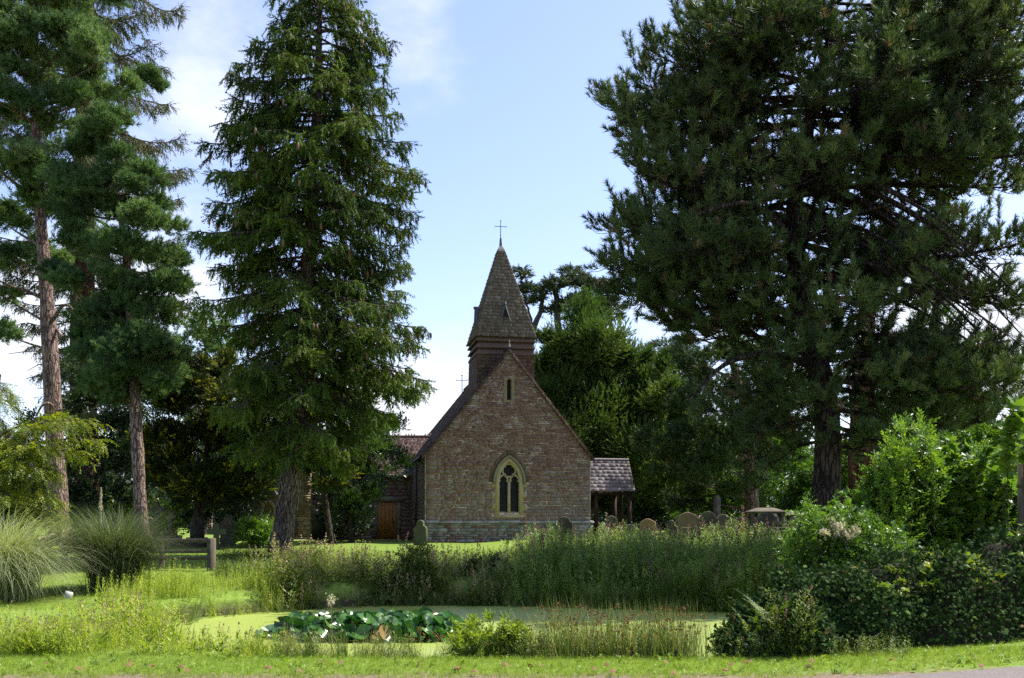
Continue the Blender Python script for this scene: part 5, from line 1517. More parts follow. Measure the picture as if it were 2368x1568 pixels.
# slender stone post and tall shaft
sp_ = MB(); x = (1657-CX)*46/F; z = float(gz(x, 46)); h = CAMZ + (HY-1152)*46/F - z
sp_.box((-.13,-.13,-.3), (.13,.13,h), .5); sp_.prism([(-.13,h+.002),(.13,h+.002),(0,h+.16)], -.13, .13, .5)
o = sp_.build('stone_pillar', M_GRAVE); place(o, x, 46, z, .3); tag(o, 'slender pale stone pillar standing behind the tall shouldered gravestone', 'pillar')
# chest tombs
def chest_tomb(px, ptop, D, w, d, label, hip=.18, legs=True, tone=.2, rz=0.):
    x = (px - CX)*D/F; z = float(gz(x, D)); h = CAMZ + (HY - ptop)*D/F - z
    root = empty('chest_tomb', (x, D, z), 0, label, 'tomb', 'chest tombs')
    lid = MB(); hw, hd = w/2, d/2
    zl = h - hip - .09
    lo = [(-hw,-hd,zl),(hw,-hd,zl),(hw,hd,zl),(-hw,hd,zl)]; mi = [(a, b, zl+.09) for a, b, _ in lo]
    r = max(hw - hd*.9, hw*.15)
    V = np.array(lo + mi + [(-r,0,h),(r,0,h)]) + [x, D, z]
    lid.add(V, [[0,1,5,4],[1,2,6,5],[2,3,7,6],[3,0,4,7],[3,2,1,0]], tone + .1); lid.add(V, [[4,5,9,8],[6,7,8,9]], tone + .3); lid.add(V, [[5,6,9],[7,4,8]], tone + .25)
    lid.build('lid', M_GRAVE, root)
    b = MB(); b.box((x-hw*.84, D-hd*.8, z-.3), (x+hw*.84, D+hd*.8, z+zl-.004), tone)
    for a in (-.5, 0, .5):
        b.box((x+hw*a*1.1-.28, D-hd*.8-.03, z+.12), (x+hw*a*1.1+.28, D-hd*.8+.02, z+zl-.14), tone + .15)
    b.build('chest', M_GRAVE, root)
    if legs:
        for a, c_ in ((-.82,-.8),(.82,-.8),(-.82,.8),(.82,.8)):
            q = MB()
            zz = np.array([-.2,.05,.1,.3,.55,.8,.92,1.])*(zl)
            q.tubes([np.c_[np.full(8, x+hw*a), np.full(8, D+hd*c_), z + zz - .003]], [[.11,.11,.07,.10,.075,.06,.09,.11]], 8, tone + .2)
            q.build('leg', M_GRAVE, root)
chest_tomb(1769, 1174, 42, 1.55, .9, 'chest tomb with hipped lichen lid on turned corner balusters', .16, True, .15)
chest_tomb(1850, 1184, 45, 2.0, .9, 'plain chest tomb with shallow sloping lid just left of the pine trunk', .12, False, .15)
chest_tomb(1660, 1204, 49, 1.0, .7, 'small low chest tomb glimpsed behind the speckled gravestone', .06, False, .3)
chest_tomb(1715, 1196, 47, 1.1, .7, 'little flat chest tomb with a sunlit lid by the hipped tomb', .05, False, .6)
# low oval kerb rail round a plot
kr = MB(); Dk = 37.5; cx_ = (1850-CX)*Dk/F; zk_ = CAMZ + (HY-1222)*Dk/F
a = np.linspace(math.pi*.98, math.pi*2.0, 25)
pts = np.c_[cx_ + 2.0*np.cos(a), Dk + 1.0*np.sin(a), np.full(25, zk_)]
kroot = empty('grave_plot_rail', (cx_, Dk, float(gz(cx_, Dk))), 0, 'low curved stone rail on posts round a grave plot before the pine trunk', 'grave rail')
kr.tubes(pts, np.full(25, .06), 6, .2); kr.build('rail', M_GRAVE, kroot)
for k in range(0, 25, 6):
    q = MB(); q.box((-.07,-.07,float(gz(cx_,Dk))-.2), (.07,.07,zk_-.03), .2, at=(pts[k,0], pts[k,1], 0)); q.build('post', M_GRAVE, kroot)
# left of the church
gravestone(972, 1202, 41, 33, 'step', 'green stained gravestone with stepped round head before the left corner of the gable', .3, m=M_MOSS, rz=-.35, th=.14)
gravestone(527, 1189, 40, 35, 'step', 'tall grey gravestone with stepped round head under the golden yew', .42, rz=.1)
gravestone(346, 1196, 41, 30, 'point', 'ochre pointed gravestone behind the tall dark stone cross', .72)
gravestone(608, 1197, 40, 36, 'round', 'mossy dark round gravestone beside the spruce trunk', .2, m=M_MOSS)
gravestone(607, 1190, 45.5, 26, 'round', 'pale carved round gravestone against the vestry wall', .6)
gravestone(295, 1205, 42, 14, 'round', 'narrow dark gravestone just left of the slim pine trunk', .1)
def cross_stone(px, ptop, D, arm, w, label, steps=2, tone=.3, m=None, base=.5, rz=0.):
    x = (px - CX)*D/F; z = float(gz(x, D)); h = CAMZ + (HY - ptop)*D/F - z
    root = empty('cross_gravestone', (x, D, z), rz, label, 'gravestone', 'stone cross gravestones')
    m = m or M_GRAVE
    z1 = 0.
    if steps:
        b = MB()
        for k in range(steps):
            s_ = base*(1 - k*.28); hh = .2 if k else .24
            b.box((x-s_, D-s_*.8, z+z1-(.3 if k == 0 else 0)), (x+s_, D+s_*.8, z+z1+hh-.003), tone)
            z1 += hh
        b.build('stepped_base', m, root)
    c_ = MB(); t_ = .09
    za = h - arm*.95
    c_.prism([(x-w,z+z1),(x+w,z+z1),(x+w*.85,z+za-w),(x+arm,z+za-w),(x+arm,z+za+w),(x+w*.85,z+za+w),(x+w*.85,z+h),(x-w*.85,z+h),(x-w*.85,z+za+w),(x-arm,z+za+w),(x-arm,z+za-w),(x-w*.85,z+za-w)], D-t_, D+t_, tone)
    c_.build('cross', m, root)
    return root
cross_stone(361, 1160, 38, .33, .11, 'tall dark stone cross by the slim pine trunk', 1, .12, base=.3)
cross_stone(394, 1184, 40, .2, .075, 'lit stone cross on a three stepped base left of the rail end post', 3, .55, base=.52)
cross_stone(500, 1210, 37, .33, .10, 'low mossy stone cross in front of the tall grey headstone', 0, .2, m=M_MOSS)
cross_stone(580, 1192, 41, .19, .06, 'small white cross standing in the leafy clump by the vestry', 0, .6, m=M_WHITE)
pd = MB(); x = (456-CX)*40/F; z = float(gz(x, 40))
pd.box((-.5,-.5,-.3),(.5,.5,.18),.1); pd.box((-.36,-.36,.183),(.36,.36,.36),.1); pd.box((-.24,-.24,.363),(.24,.24,.9),.1); pd.prism([(-.26,.903),(.26,.903),(.16,1.12),(0,1.2),(-.16,1.12)],-.2,.2,.1)
o = pd.build('pedestal_gravestone', M_GRAVE); place(o, x, 40, z, .1); tag(o, 'black stepped pedestal monument under the golden yew', 'gravestone', 'old gravestones')
pqv = MB(); pa = P(675,1220,49.38); pqv.box((-.26,-.02,-.32),(.26,.03,.3),.3)
o = pqv.build('memorial_plaque', M_GRAVE); place(o, pa[0], 49.37, pa[2]); tag(o, 'square grey memorial plaque on the sunlit vestry wall', 'plaque')
kb = MB(); pa = P(675,1250,48.8); kb.box((-.6,-.12,-.25),(.6,.12,.05),.9); o = kb.build('grave_kerb', M_WHITE); place(o, pa[0], 48.8, pa[2]); tag(o, 'pale grave kerb on the lawn under the wall plaque', 'grave kerb')
bn = MB(); pa = P(737,1250,47.5); zz = float(gz(pa[0],47.5))
bn.add([[-.24,-.26,0],[.24,-.26,0],[.24,.26,0],[-.24,.26,0],[-.29,-.33,.92],[.29,-.33,.92],[.29,.33,.92],[-.29,.33,.92]], [[0,1,5,4],[1,2,6,5],[2,3,7,6],[3,0,4,7],[3,2,1,0]], .5)
M_BIN = plain('dark_plastic', (.02,.022,.022), .5, .4)
br = empty('wheelie_bin', (pa[0],47.5,zz), 0, 'dark wheeled rubbish bin in the black recess right of the vestry wall', 'bin')
bn2 = MB(); bn2.V = [v + [pa[0],47.5,zz] for v in bn.V]; bn2.L, bn2.K, bn2.T, bn2.M, bn2.n = bn.L, bn.K, bn.T, bn.M, bn.n
bn2.build('bin_body', M_BIN, br)
bl = MB(); bl.prism([(-.34,.925),(.34,.925),(.34,.97),(.2,1.0),(-.34,1.0)], -.36, .36, .5); bl.V = [v + [pa[0],47.5,zz] for v in bl.V]; bl.build('bin_lid', M_BIN, br)

# ------------------------------------------------------------------ rail fence
M_FENCE = plain('weathered_fence_wood', (.075,.058,.045), .85, .2, .4, 6, .4, stretch=(.2, 4, 4))
M_POST = plain('weathered_post_wood', (.095,.08,.055), .85, .2, .4, 6, .4, stretch=(4, 4, .2))
fr = empty('rail_fence', (P(489,0,27.5)[0], 27.5, float(gz(-8.3,27.5))), 0, 'dark wooden three rail fence ending in a thick square post left of the spruce', 'fence')
ends_ = [(489,27.5),(375,28.2),(258,28.6),(150,28.9),(40,29.3),(-70,29.7)]
fp = [np.array([(px-CX)*D/F, D, 0]) for px, D in ends_]
for k, p in enumerate(fp):
    D = p[1]; zt = CAMZ + (HY - (1244 if k == 0 else 1250))*D/F; w = .095 if k == 0 else .065
    q = MB()
    zb_ = float(gz(p[0], D)) - .3
    c0 = [(-w,-w),(w,-w),(w,w),(-w,w)]
    V = [[p[0]+a, D+b, zb_] for a, b in c0] + [[p[0]+a, D+b, zt-.02] for a, b in c0] + [[p[0]+a*.8, D+b*.8, zt] for a, b in c0]
    q.add(V, [[0,1,5,4],[1,2,6,5],[2,3,7,6],[3,0,4,7],[4,5,9,8],[5,6,10,9],[6,7,11,10],[7,4,8,11],[8,9,10,11]])
    q.build('post', M_POST, fr)
for py, hh in ((1249, .055), (1274, .05), (1291, .045)):
    q = MB()
    path = np.array([[p[0], p[1] - .11, CAMZ + (HY - py - (0.5*k if py > 1260 else 0))*p[1]/F + R.uniform(-.015, .015)] for k, p in enumerate(fp)])
    pa = smooth_path(path, 31)
    n = len(pa)
    off = np.array([[0,-.025,-hh],[0,.025,-hh],[0,.025,hh],[0,-.025,hh]])
    V = (pa[:, None] + off[None]).reshape(-1, 3)
    i = np.arange(n-1)[:, None]*4 + np.arange(4)[None]; j = np.roll(np.arange(4), -1)
    f = np.stack([i, np.arange(n-1)[:, None]*4 + j[None], np.arange(1, n)[:, None]*4 + j[None], np.arange(1, n)[:, None]*4 + np.arange(4)[None]], -1).reshape(-1, 4)
    q.add(V, f); q.add(V, [[0,1,2,3]])
    q.build('rail', M_FENCE, fr)

# ------------------------------------------------------------------ lantern and post at the right edge
M_CLEARG = plain('lantern_glass', (.35,.37,.38), .12, .6, .1, 9, .02)
Dl = 17.6
c = P(2322, 1090, Dl)
lr = empty('lantern', (c[0], Dl, c[2]-.5), 0, 'black four sided lantern half hidden by leaves beside the wooden post', 'lantern')
lb = MB()
def ringq(w, z): return [np.array([c[0]+w*a, Dl+w*b, z]) for a, b in ((-1,-1),(1,-1),(1,1),(-1,1))]
prof = [(.03,c[2]+.19),(.045,c[2]+.15),(.10,c[2]+.12),(.17,c[2]+.05),(.19,c[2]+.015),(.19,c[2]-.01),(.13,c[2]-.012)]
for (w0_, z0_), (w1_, z1_) in zip(prof[:-1], prof[1:]):
    A, B = ringq(w0_, z0_), ringq(w1_, z1_)
    for k in range(4): lb.add([A[k], B[k], B[(k+1)%4], A[(k+1)%4]], [[0,1,2,3]])
lb.build('lantern_roof', M_IRON, lr)
lf = MB()
A, B = ringq(.135, c[2]-.012), ringq(.085, c[2]-.26)
for k in range(4): lf.tubes(np.stack([A[k], (A[k]+B[k])/2, B[k]]), [.012]*3, 4)
C0, C1 = ringq(.10, c[2]-.25), ringq(.06, c[2]-.32)
for k in range(4): lf.add([C0[k], C1[k], C1[(k+1)%4], C0[(k+1)%4]], [[0,1,2,3]])
lf.tubes([[[c[0],Dl,c[2]-.3],[c[0],Dl,c[2]-.6],[c[0],Dl,c[2]-1.6]]], [[.03,.03,.03]], 8)
lf.build('lantern_frame', M_IRON, lr)
lg = MB()
A, B = ringq(.125, c[2]-.014), ringq(.078, c[2]-.25)
for k in range(4): lg.add([A[k], B[k], B[(k+1)%4], A[(k+1)%4]], [[0,1,2,3]])
lg.build('glass', M_CLEARG, lr)
gp = MB(); pp0 = P(2386, 1044, 15.2); zz = float(gz(pp0[0], 15.2))
gp.box((pp0[0]-.15, 15.05, zz-.3), (pp0[0]+.15, 15.35, pp0[2]), .5)
gp2 = MB(); gp2.box((pp0[0]-.16, 15.04, pp0[2]-.55), (pp0[0]+.16, 15.36, pp0[2]-.50), .5)
gr_ = empty('gate_post', (pp0[0], 15.2, zz), 0, 'square grey brown wooden post cut by the right picture edge', 'post')
gp.build('post_shaft', M_POST, gr_); gp2.build('post_band', M_POST, gr_)
# ------------------------------------------------------------------ herbs, reeds and grasses
def blade(L, w, bend, n=4, lean=0.):
    """one grass blade growing up +z? here along +y then bending towards +z down"""
    t_ = np.linspace(0, 1, n + 1)
    yy = L*np.sin(t_*bend)/bend if bend > .02 else L*t_
    zz = -L*(1 - np.cos(t_*bend))/max(bend, .02) if bend > .02 else t_*0
    ww = w*(1 - t_**1.6)*.5
    V = np.vstack([np.c_[-ww, yy, zz], np.c_[ww, yy, zz]])
    i = np.arange(n)
    return V, np.c_[i, i+n+1, i+n+2, i+1]
def stack_template(parts):
    """parts: list of (V, [(faces, dtone, mat)]) merged to one template of triangles and quads"""
    Vs, out, n = [], [], 0
    for V, gs in parts:
        Vs.append(V)
        for fc, dt, mi in gs:
            out.append((np.asarray(fc) + n, dt, mi))
        n += len(V)
    return np.vstack(Vs), out
def rotz_(V, a):
    c, s_ = math.cos(a), math.sin(a)
    return V @ np.array([[c, s_, 0], [-s_, c, 0], [0, 0, 1]])
def herb(nl, ll, lw, spike=0, spike_m=1, ang=(.7, 1.3), stem=.006, branch=0, bushy=1.0):
    """upright herb of unit height along +y; leaves all round, optional flower spike on top"""
    b, d = [], []
    y = np.sort(R.uniform(.08, .97, nl))
    ph = R.uniform(0, 2*math.pi, nl); an = R.uniform(*ang, nl)
    d = nrm(np.c_[np.sin(an)*np.cos(ph), np.cos(an), np.sin(an)*np.sin(ph)])
    r0 = R.uniform(0, .12, nl)*bushy
    b = np.c_[np.cos(ph)*r0, y, np.sin(ph)*r0]
    s_ = nrm(np.cross(d, [0, 1., 0]) + .2*rvec(nl))
    ln = ll*R.uniform(.6, 1.2, nl)*(1.15 - .6*y)
    q = leaf_quad(b, d, s_, ln[:, None], (lw*R.uniform(.8, 1.2, nl)*(1.1 - .5*y))[:, None])
    V = q.reshape(-1, 3); f = np.arange(4*nl).reshape(-1, 4)
    tri = np.vstack([f[:, [0,1,2]], f[:, [0,2,3]]])
    st_ = np.array([[-stem,0,0],[stem,0,0],[0,1,0],[0,0,-stem],[0,0,stem]])
    parts = [(V, [(tri, 0, 0)]), (st_, [([[0,1,2],[3,4,2]], -.25, 0)])]
    if spike:
        m_ = spike
        yy = R.uniform(.72, 1.12, m_); a = R.uniform(0, 6.28, m_)
        rr_ = .05*(1.2 - yy)*R.uniform(.5, 1.4, m_)*2
        c_ = np.c_[np.cos(a)*rr_, yy, np.sin(a)*rr_]
        sz = R.uniform(.012, .028, m_)[:, None]
        u = rvec(m_); v = perp(u)
        V = np.stack([c_ + u*sz, c_ + v*sz, c_ - u*sz, c_ - v*sz], 1).reshape(-1, 3)
        f = np.arange(4*m_).reshape(-1, 4)
        parts.append((V, [(f, 0, spike_m)]))
    return stack_template(parts)
def reed(n, h, spread, bend=.5, w=.008, seeds=0, lean=.25):
    parts = []
    for _ in range(n):
        L = h*R.uniform(.6, 1.05)
        V, f = blade(L, w, R.uniform(.05, bend), 3)
        V = V @ np.array([[1, 0, 0], [0, 1, 0], [0, 0, 1.]])
        a = R.uniform(0, 6.28)
        le = R.normal()*lean
        # lean then turn about the stem axis (y)
        c, s_ = math.cos(le), math.sin(le)
        V = np.c_[V[:,0], V[:,1]*c - V[:,2]*s_, V[:,1]*s_ + V[:,2]*c]
        c, s_ = math.cos(a), math.sin(a)
        V = np.c_[V[:,0]*c + V[:,2]*s_, V[:,1], -V[:,0]*s_ + V[:,2]*c]
        V = V + [R.normal()*spread, 0, R.normal()*spread]
        dt = R.uniform(-.2, .2)
        parts.append((V, [(f, dt, 0)]))
        if seeds and R.random() < seeds:
            c_ = V[2] + (V[3] - V[2])*R.uniform(.2, .9)
            for _k in range(5):
                u = rvec(1)[0]; v = np.cross(u, rvec(1)[0]); s2 = R.uniform(.010, .022); c2 = c_ + R.normal(size=3)*.018
                parts.append((np.array([c2+u*s2, c2+v*s2, c2-u*s2, c2-v*s2]), [([[0,1,2,3]], 0, 1)]))
    return stack_template(parts)
def plant_out(mb, temps, xy, h, tone, lean=.12, sink=.03, zf=gz):
    N = len(xy)
    if N == 0: return
    z = zf(xy[:, 0], xy[:, 1]) - sink
    d = nrm(np.c_[R.normal(size=(N, 2))*lean, np.ones(N)])
    scatter(mb, temps, np.c_[xy, z], d, h, tone, R.uniform(0, 6.28, N), ref=(0, 1, 0.))
def area(n, x0, x1, y0, y1, keep):
    xy = np.c_[R.uniform(x0, x1, n), R.uniform(y0, y1, n)]
    return xy[keep(xy[:, 0], xy[:, 1])]
pix = lambda x, y: CX + x/y*F            # picture column of a ground point

W_GREEN = foliage('weed_leaves', [(0,(.035,.065,.014)),(.5,(.085,.135,.026)),(.85,(.17,.21,.045)),(1,(.28,.26,.09))], .35, .5, .3)
W_LIME = foliage('lime_weed_leaves', [(0,(.075,.125,.018)),(.5,(.22,.30,.035)),(1,(.40,.45,.075))], .42, .5, .3)
W_DEEP = foliage('willowherb_leaves', [(0,(.06,.105,.02)),(.5,(.14,.22,.04)),(1,(.25,.33,.075))], .3, .5, .3)
W_PURPLE = foliage('purple_flowers', [(0,(.14,.07,.07)),(1,(.28,.15,.15))], .2, .7, .1)
W_TAN = foliage('dry_seed_heads', [(0,(.16,.11,.06)),(1,(.36,.28,.17))], .2, .8, .1)
W_RUSTY = foliage('rusty_seed_heads', [(0,(.10,.045,.02)),(1,(.2,.10,.045))], .1, .8, .1)
W_RUSH = foliage('rush_stems', [(0,(.045,.08,.018)),(.5,(.11,.17,.032)),(1,(.28,.27,.11))], .25, .5, .3)
W_STRAW = foliage('straw', [(0,(.14,.11,.05)),(1,(.42,.36,.2))], .25, .7, .15)
W_GRASS = foliage('grass_blades', [(0,(.09,.15,.016)),(.5,(.19,.285,.034)),(1,(.32,.39,.08))], .4, .45, .3)
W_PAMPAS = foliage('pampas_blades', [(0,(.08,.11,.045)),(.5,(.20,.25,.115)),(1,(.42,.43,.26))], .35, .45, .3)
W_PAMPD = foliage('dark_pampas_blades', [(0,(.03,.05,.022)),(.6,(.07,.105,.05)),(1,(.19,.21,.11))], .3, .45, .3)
W_PLUME = foliage('pampas_plume', [(0,(.4,.37,.3)),(1,(.6,.56,.48))], .3, .8, .1)

HERB_A = [herb(46, .17, .05, 0) for _ in range(5)]
HERB_S = [herb(42, .15, .042, 26) for _ in range(6)]       # with flower heads
HERB_B = [herb(14, .34, .12, 0, ang=(.5, 1.1)) for _ in range(4)]
HERB_V = [herb(18, .5, .22, 0, ang=(.9, 1.5)) for _ in range(4)]
HERB_F = [herb(60, .11, .028, 0, ang=(.5, 1.2), bushy=.5) for _ in range(5)]
REED_T = [reed(16, 1., .06, .7, .014) for _ in range(5)]
GRASS_T = [reed(12, 1., .10, 1.0, .022, lean=.4) for _ in range(6)]

def patch(xy, amt):
    """clumps of taller and lower growth"""
    x, y = xy[:, 0], xy[:, 1]
    v = np.sin(x*2.1 + 1.3*np.sin(y*1.1)) + np.sin(y*2.7 + x*.9) + .8*np.sin(x*5.3 - y*3.1) + .7*np.sin(x*3.7 + y*5.9 + 1.)
    return np.clip(1 + amt*v/1.7, .22, 1.55)
# far bank: pale sunny herbs on the left half, dark willowherb on the right half
def dens_keep(p):
    return lambda x, y: R.random(len(x)) < p(x, y)
mbk = MB()
d_ = lambda x, y: pond_sdf(x, y)
kl = lambda x, y: (d_(x, y) > -.1) & (pix(x, y) > 640 + 35*R.normal(size=len(x))) & (pix(x, y) < 1165 + 18*R.normal(size=len(x))) & (y < 28.4 + R.normal(size=len(x))*.5) & (y > 22.3)
xy = area(6500, -9.5, .5, 22, 31.5, kl)
far_ = np.clip((xy[:,1] - 24)/6, 0, 1)
hh = R.uniform(.4, .85, len(xy))*(1.0 - .62*far_)*patch(xy, .55)
g1 = R.random(len(xy)) < .45
plant_out(mbk, HERB_S, xy[g1], hh[g1], R.uniform(.35, 1, g1.sum()))
plant_out(mbk, HERB_A, xy[~g1], hh[~g1]*.85, R.uniform(.1, .9, (~g1).sum()))
tag(mbk.build('bank_weeds', [W_GREEN, W_TAN]), 'pale green and straw coloured weeds on the sunny bank below the church lawn', 'weeds', kind='stuff')
mbk = MB()
kr_ = lambda x, y: (d_(x, y) > -.1) & (pix(x, y) > 1130 + 25*R.normal(size=len(x))) & (pix(x, y) < 1960) & (y < 30.5 + R.normal(size=len(x))*.5) & (y > 20.5) & (x < 9.5)
xy = area(8200, -1, 10, 20.5, 32, kr_)
far_ = np.clip((xy[:,1] - 24)/6, 0, 1)
hh = R.uniform(.66, 1.15, len(xy))*(1.0 - .16*far_)*patch(xy, .30)*np.clip((pix(xy[:,0], xy[:,1]) - 1080)/160, .5, 1)
g1 = R.random(len(xy)) < .16*far_ + .02
plant_out(mbk, HERB_S, xy[g1], hh[g1], R.uniform(.1, .9, g1.sum()))
plant_out(mbk, HERB_F, xy[~g1], hh[~g1]*.92, R.uniform(.0, .9, (~g1).sum()))
k = R.choice(len(xy), 420, replace=False)
plant_out(mbk, HERB_B, xy[k], R.uniform(.35, .8, 420), R.uniform(.2, 1, 420), .3)
k = R.choice(len(xy), 260, replace=False)
plant_out(mbk, [(v_, [(f_, d_t, 2) for f_, d_t, _ in g_]) for v_, g_ in [reed(3, 1., .04, .5, .012, lean=.5) for _ in range(4)]], xy[k], R.uniform(.7, 1.25, 260), R.uniform(0, .8, 260), .4)
tag(mbk.build('willowherb_bank', [W_DEEP, W_PURPLE, W_STRAW]), 'shaded purple topped willowherb covering the bank right of the church lawn', 'weeds', kind='stuff')
mbk = MB()
xy = area(900, 3.2, 6.5, 21.5, 25, lambda x, y: (d_(x, y) > -.05) & (d_(x, y) < 1.6) & (pix(x, y) > 1600) & (pix(x, y) < 1760))
plant_out(mbk, HERB_F, xy, R.uniform(.45, .95, len(xy))*patch(xy, .3), R.uniform(.2, 1, len(xy)))
tag(mbk.build('water_mint', W_LIME), 'fresh light green leafy stand at the right hand water edge under the willowherb', 'weeds', kind='stuff')
# overhanging sedge at the far water line
mbk = MB()
xy = area(1800, -8, 9, 19, 25.5, lambda x, y: (np.abs(d_(x, y) - .15) < .3) & (y > 19.5))
plant_out(mbk, REED_T, xy, R.uniform(.35, .7, len(xy)), R.uniform(0, .8, len(xy)), .45, zf=lambda x, y: np.maximum(gz(x, y), WATER))
tag(mbk.build('waterside_sedge', W_RUSH), 'drooping sedge and dead grass along the far edge of the pond', 'sedge', kind='stuff')

# left shore: lime spikes and lush grass in full sun
mbk = MB()
kx = lambda x, y: (d_(x, y) > .0) & ((y > 20.8) | (pix(x, y) < 430)) & (pix(x, y) > 235 + (y - 19)*14 + 22*R.normal(size=len(x))) & (pix(x, y) < 715)
xy = area(3600, -10, -2.5, 18.0, 24.5, kx)
hh = R.uniform(.24, .52, len(xy))*patch(xy, .5)
g1 = R.random(len(xy)) < .7
HERB_L = [herb(64, .085, .026, 0, ang=(.5, 1.1), bushy=.35) for _ in range(5)]
plant_out(mbk, HERB_L, xy[g1], hh[g1], R.uniform(.2, 1, g1.sum()))
plant_out(mbk, GRASS_T, xy[~g1], hh[~g1]*.9, R.uniform(.2, 1, (~g1).sum()))
tag(mbk.build('loosestrife_weeds', [W_LIME, W_TAN]), 'bright lime green leafy spikes crowding the left shore of the pond', 'weeds', kind='stuff')
# foreground marsh, left
mbk = MB()
kx = lambda x, y: (d_(x, y) > .05) & (pix(x, y) < 690 + 40*R.normal(size=len(x))) & (y > 12.0 + .25*R.random(len(x))) & (y < np.interp(pix(x, y), [330, 430, 520, 690], [17.8, 15.9, 14.5, 13.6])) & ~((pix(x, y) < 330) & (y > 15.2 + .8*np.sin(x*2)))
xy = area(8000, -10, -1.6, 12.0, 17.6, kx)
near = 1 - np.clip((xy[:,1] - 12)/5, 0, 1)
hh = R.uniform(.16, .44, len(xy))*patch(xy, .6)*np.interp(pix(xy[:,0], xy[:,1]), [0, 300, 430, 520, 690], [.85, 1.05, 1.0, .9, .62])
t3 = R.random(len(xy))
a, b, c = t3 < .38, (t3 >= .38) & (t3 < .75), t3 >= .75
plant_out(mbk, GRASS_T, xy[a], hh[a]*1.05, R.uniform(.2, 1, a.sum()), .3)
plant_out(mbk, HERB_A, xy[b], hh[b]*.95, R.uniform(.1, .9, b.sum()))
plant_out(mbk, HERB_S, xy[c], hh[c], R.uniform(.3, 1, c.sum()))
k = R.choice(len(xy), 260)
plant_out(mbk, HERB_B, xy[k], R.uniform(.2, .42, 260), R.uniform(0, .8, 260), .25)
tag(mbk.build('marsh_weeds', [W_LIME, W_TAN]), 'tangle of sunny marsh grass and herbs filling the near left shore', 'weeds', kind='stuff')
# near shore, middle: thin dry grass and sedge
mbk = MB()
kx = lambda x, y: (pix(x, y) > 640) & (pix(x, y) < 1230) & (y > 12.0)
xy = area(900, -4, .6, 12.0, 13.4, kx)
dn = np.interp(pix(xy[:,0], xy[:,1]), [640, 760, 830, 900, 960, 1060, 1230], [.9, .5, .55, .95, .45, .35, .5])
xy = xy[R.random(len(xy)) < dn]
g1 = R.random(len(xy)) < .6
plant_out(mbk, REED_T, xy[g1], R.uniform(.3, .55, g1.sum()), R.uniform(.2, 1, g1.sum()), .25)
plant_out(mbk, HERB_A, xy[~g1], R.uniform(.15, .38, (~g1).sum()), R.uniform(.1, .9, (~g1).sum()))
tag(mbk.build('shore_grass', [W_RUSH, W_TAN]), 'thin dry grass and sedge along the near edge before the water lilies', 'sedge', kind='stuff')
# grass strip in front
mbk = MB()
N = 30000
xy = area(N, -8, 9.5, 10.25, 12.35, lambda x, y: (y > np.interp(x, *zip(*edge)) + .05 + .2*R.random(len(x))**2) & (R.random(len(x)) < sstep(0, .5, y - np.interp(x, *zip(*edge)) + .15*np.sin(x*5))))
plant_out(mbk, GRASS_T, xy, R.uniform(.035, .10, len(xy)), R.uniform(.1, 1, len(xy)), .3, .01)
k = area(900, -6, 8, 10.6, 12.2, lambda x, y: y > np.interp(x, *zip(*edge)) + .1)
plant_out(mbk, HERB_V, k, R.uniform(.04, .12, len(k)), R.uniform(0, .7, len(k)), .4)
xy = area(9000, 2.2, 10, 11.6, 15.5, lambda x, y: d_(x, y) > .3)
plant_out(mbk, GRASS_T, xy, R.uniform(.035, .09, len(xy)), R.uniform(.1, 1, len(xy)), .3, .01)
xy = area(9000, -14, -4.5, 18.5, 27, lambda x, y: (d_(x, y) > .5))
plant_out(mbk, GRASS_T, xy, R.uniform(.05, .13, len(xy)), R.uniform(.1, 1, len(xy)), .3, .01)
xy = area(9000, -13, 1, 27, 36, lambda x, y: d_(x, y) > .5)
plant_out(mbk, GRASS_T, xy, R.uniform(.05, .12, len(xy)), R.uniform(.1, 1, len(xy)), .3, .01)
tag(mbk.build('grass', W_GRASS), 'mown sunlit grass on the verge and lawns', 'grass', kind='stuff')

# ------------------------------------------------------------------ single plants
def tussock(name, label, base, n, L, w, mats, tones, bend=(.8, 2.2), cat='grass clump', up=1.0, group=None, rad=.25, seeds=0, mat2=None, partname='blades', flat=.9):
    root = empty(name, base, 0, label, cat, group)
    mb = MB()
    for k in range(6):
        bm_ = R.uniform(*bend)
        V, f = blade(1., 1., bm_, 6)
        m = n//6
        az = R.uniform(0, 2*math.pi, m)
        le = np.abs(R.normal(size=m))*flat*.42
        d = nrm(np.c_[np.cos(az)*np.sin(le), np.sin(az)*np.sin(le), np.cos(le)*up])
        pos = np.array(base) + np.c_[R.normal(size=(m, 2))*rad*.55, np.zeros(m) - .03]
        s_ = L*R.uniform(.55, 1.08, m)
        # blade bends away from the clump's middle: local z is the up side, so the reference points outwards
        out_ = np.c_[np.cos(az), np.sin(az), np.zeros(m)]
        x = nrm(np.cross(d, -out_ + 1e-3)); z = np.cross(x, d)
        M = np.stack([x, d, -out_*0 + z], -1)
        Vs = V*[w/L, 1, 1]
        W_ = np.einsum('nij,vj->nvi', M, Vs)*s_[:, None, None] + pos[:, None]
        off = (np.arange(m)*len(V))[:, None, None]
        mb.add(W_, (f[None] + off).reshape(-1, 4), np.repeat(R.uniform(*tones, m), len(f)))
        if seeds:
            tip = W_[:, 5]
            q = R.random(m) < seeds
            for c_ in tip[q]:
                for _k in range(7):
                    u = rvec(1)[0]; v = np.cross(u, rvec(1)[0]); s2 = R.uniform(.008, .018); c2 = c_ + R.normal(size=3)*.016
                    mb.add([c2+u*s2, c2+v*s2, c2-u*s2, c2-v*s2], [[0,1,2,3]], R.uniform(0, 1), 1)
    o = mb.build(partname, [mats] + ([mat2] if mat2 else []), root)
    return root
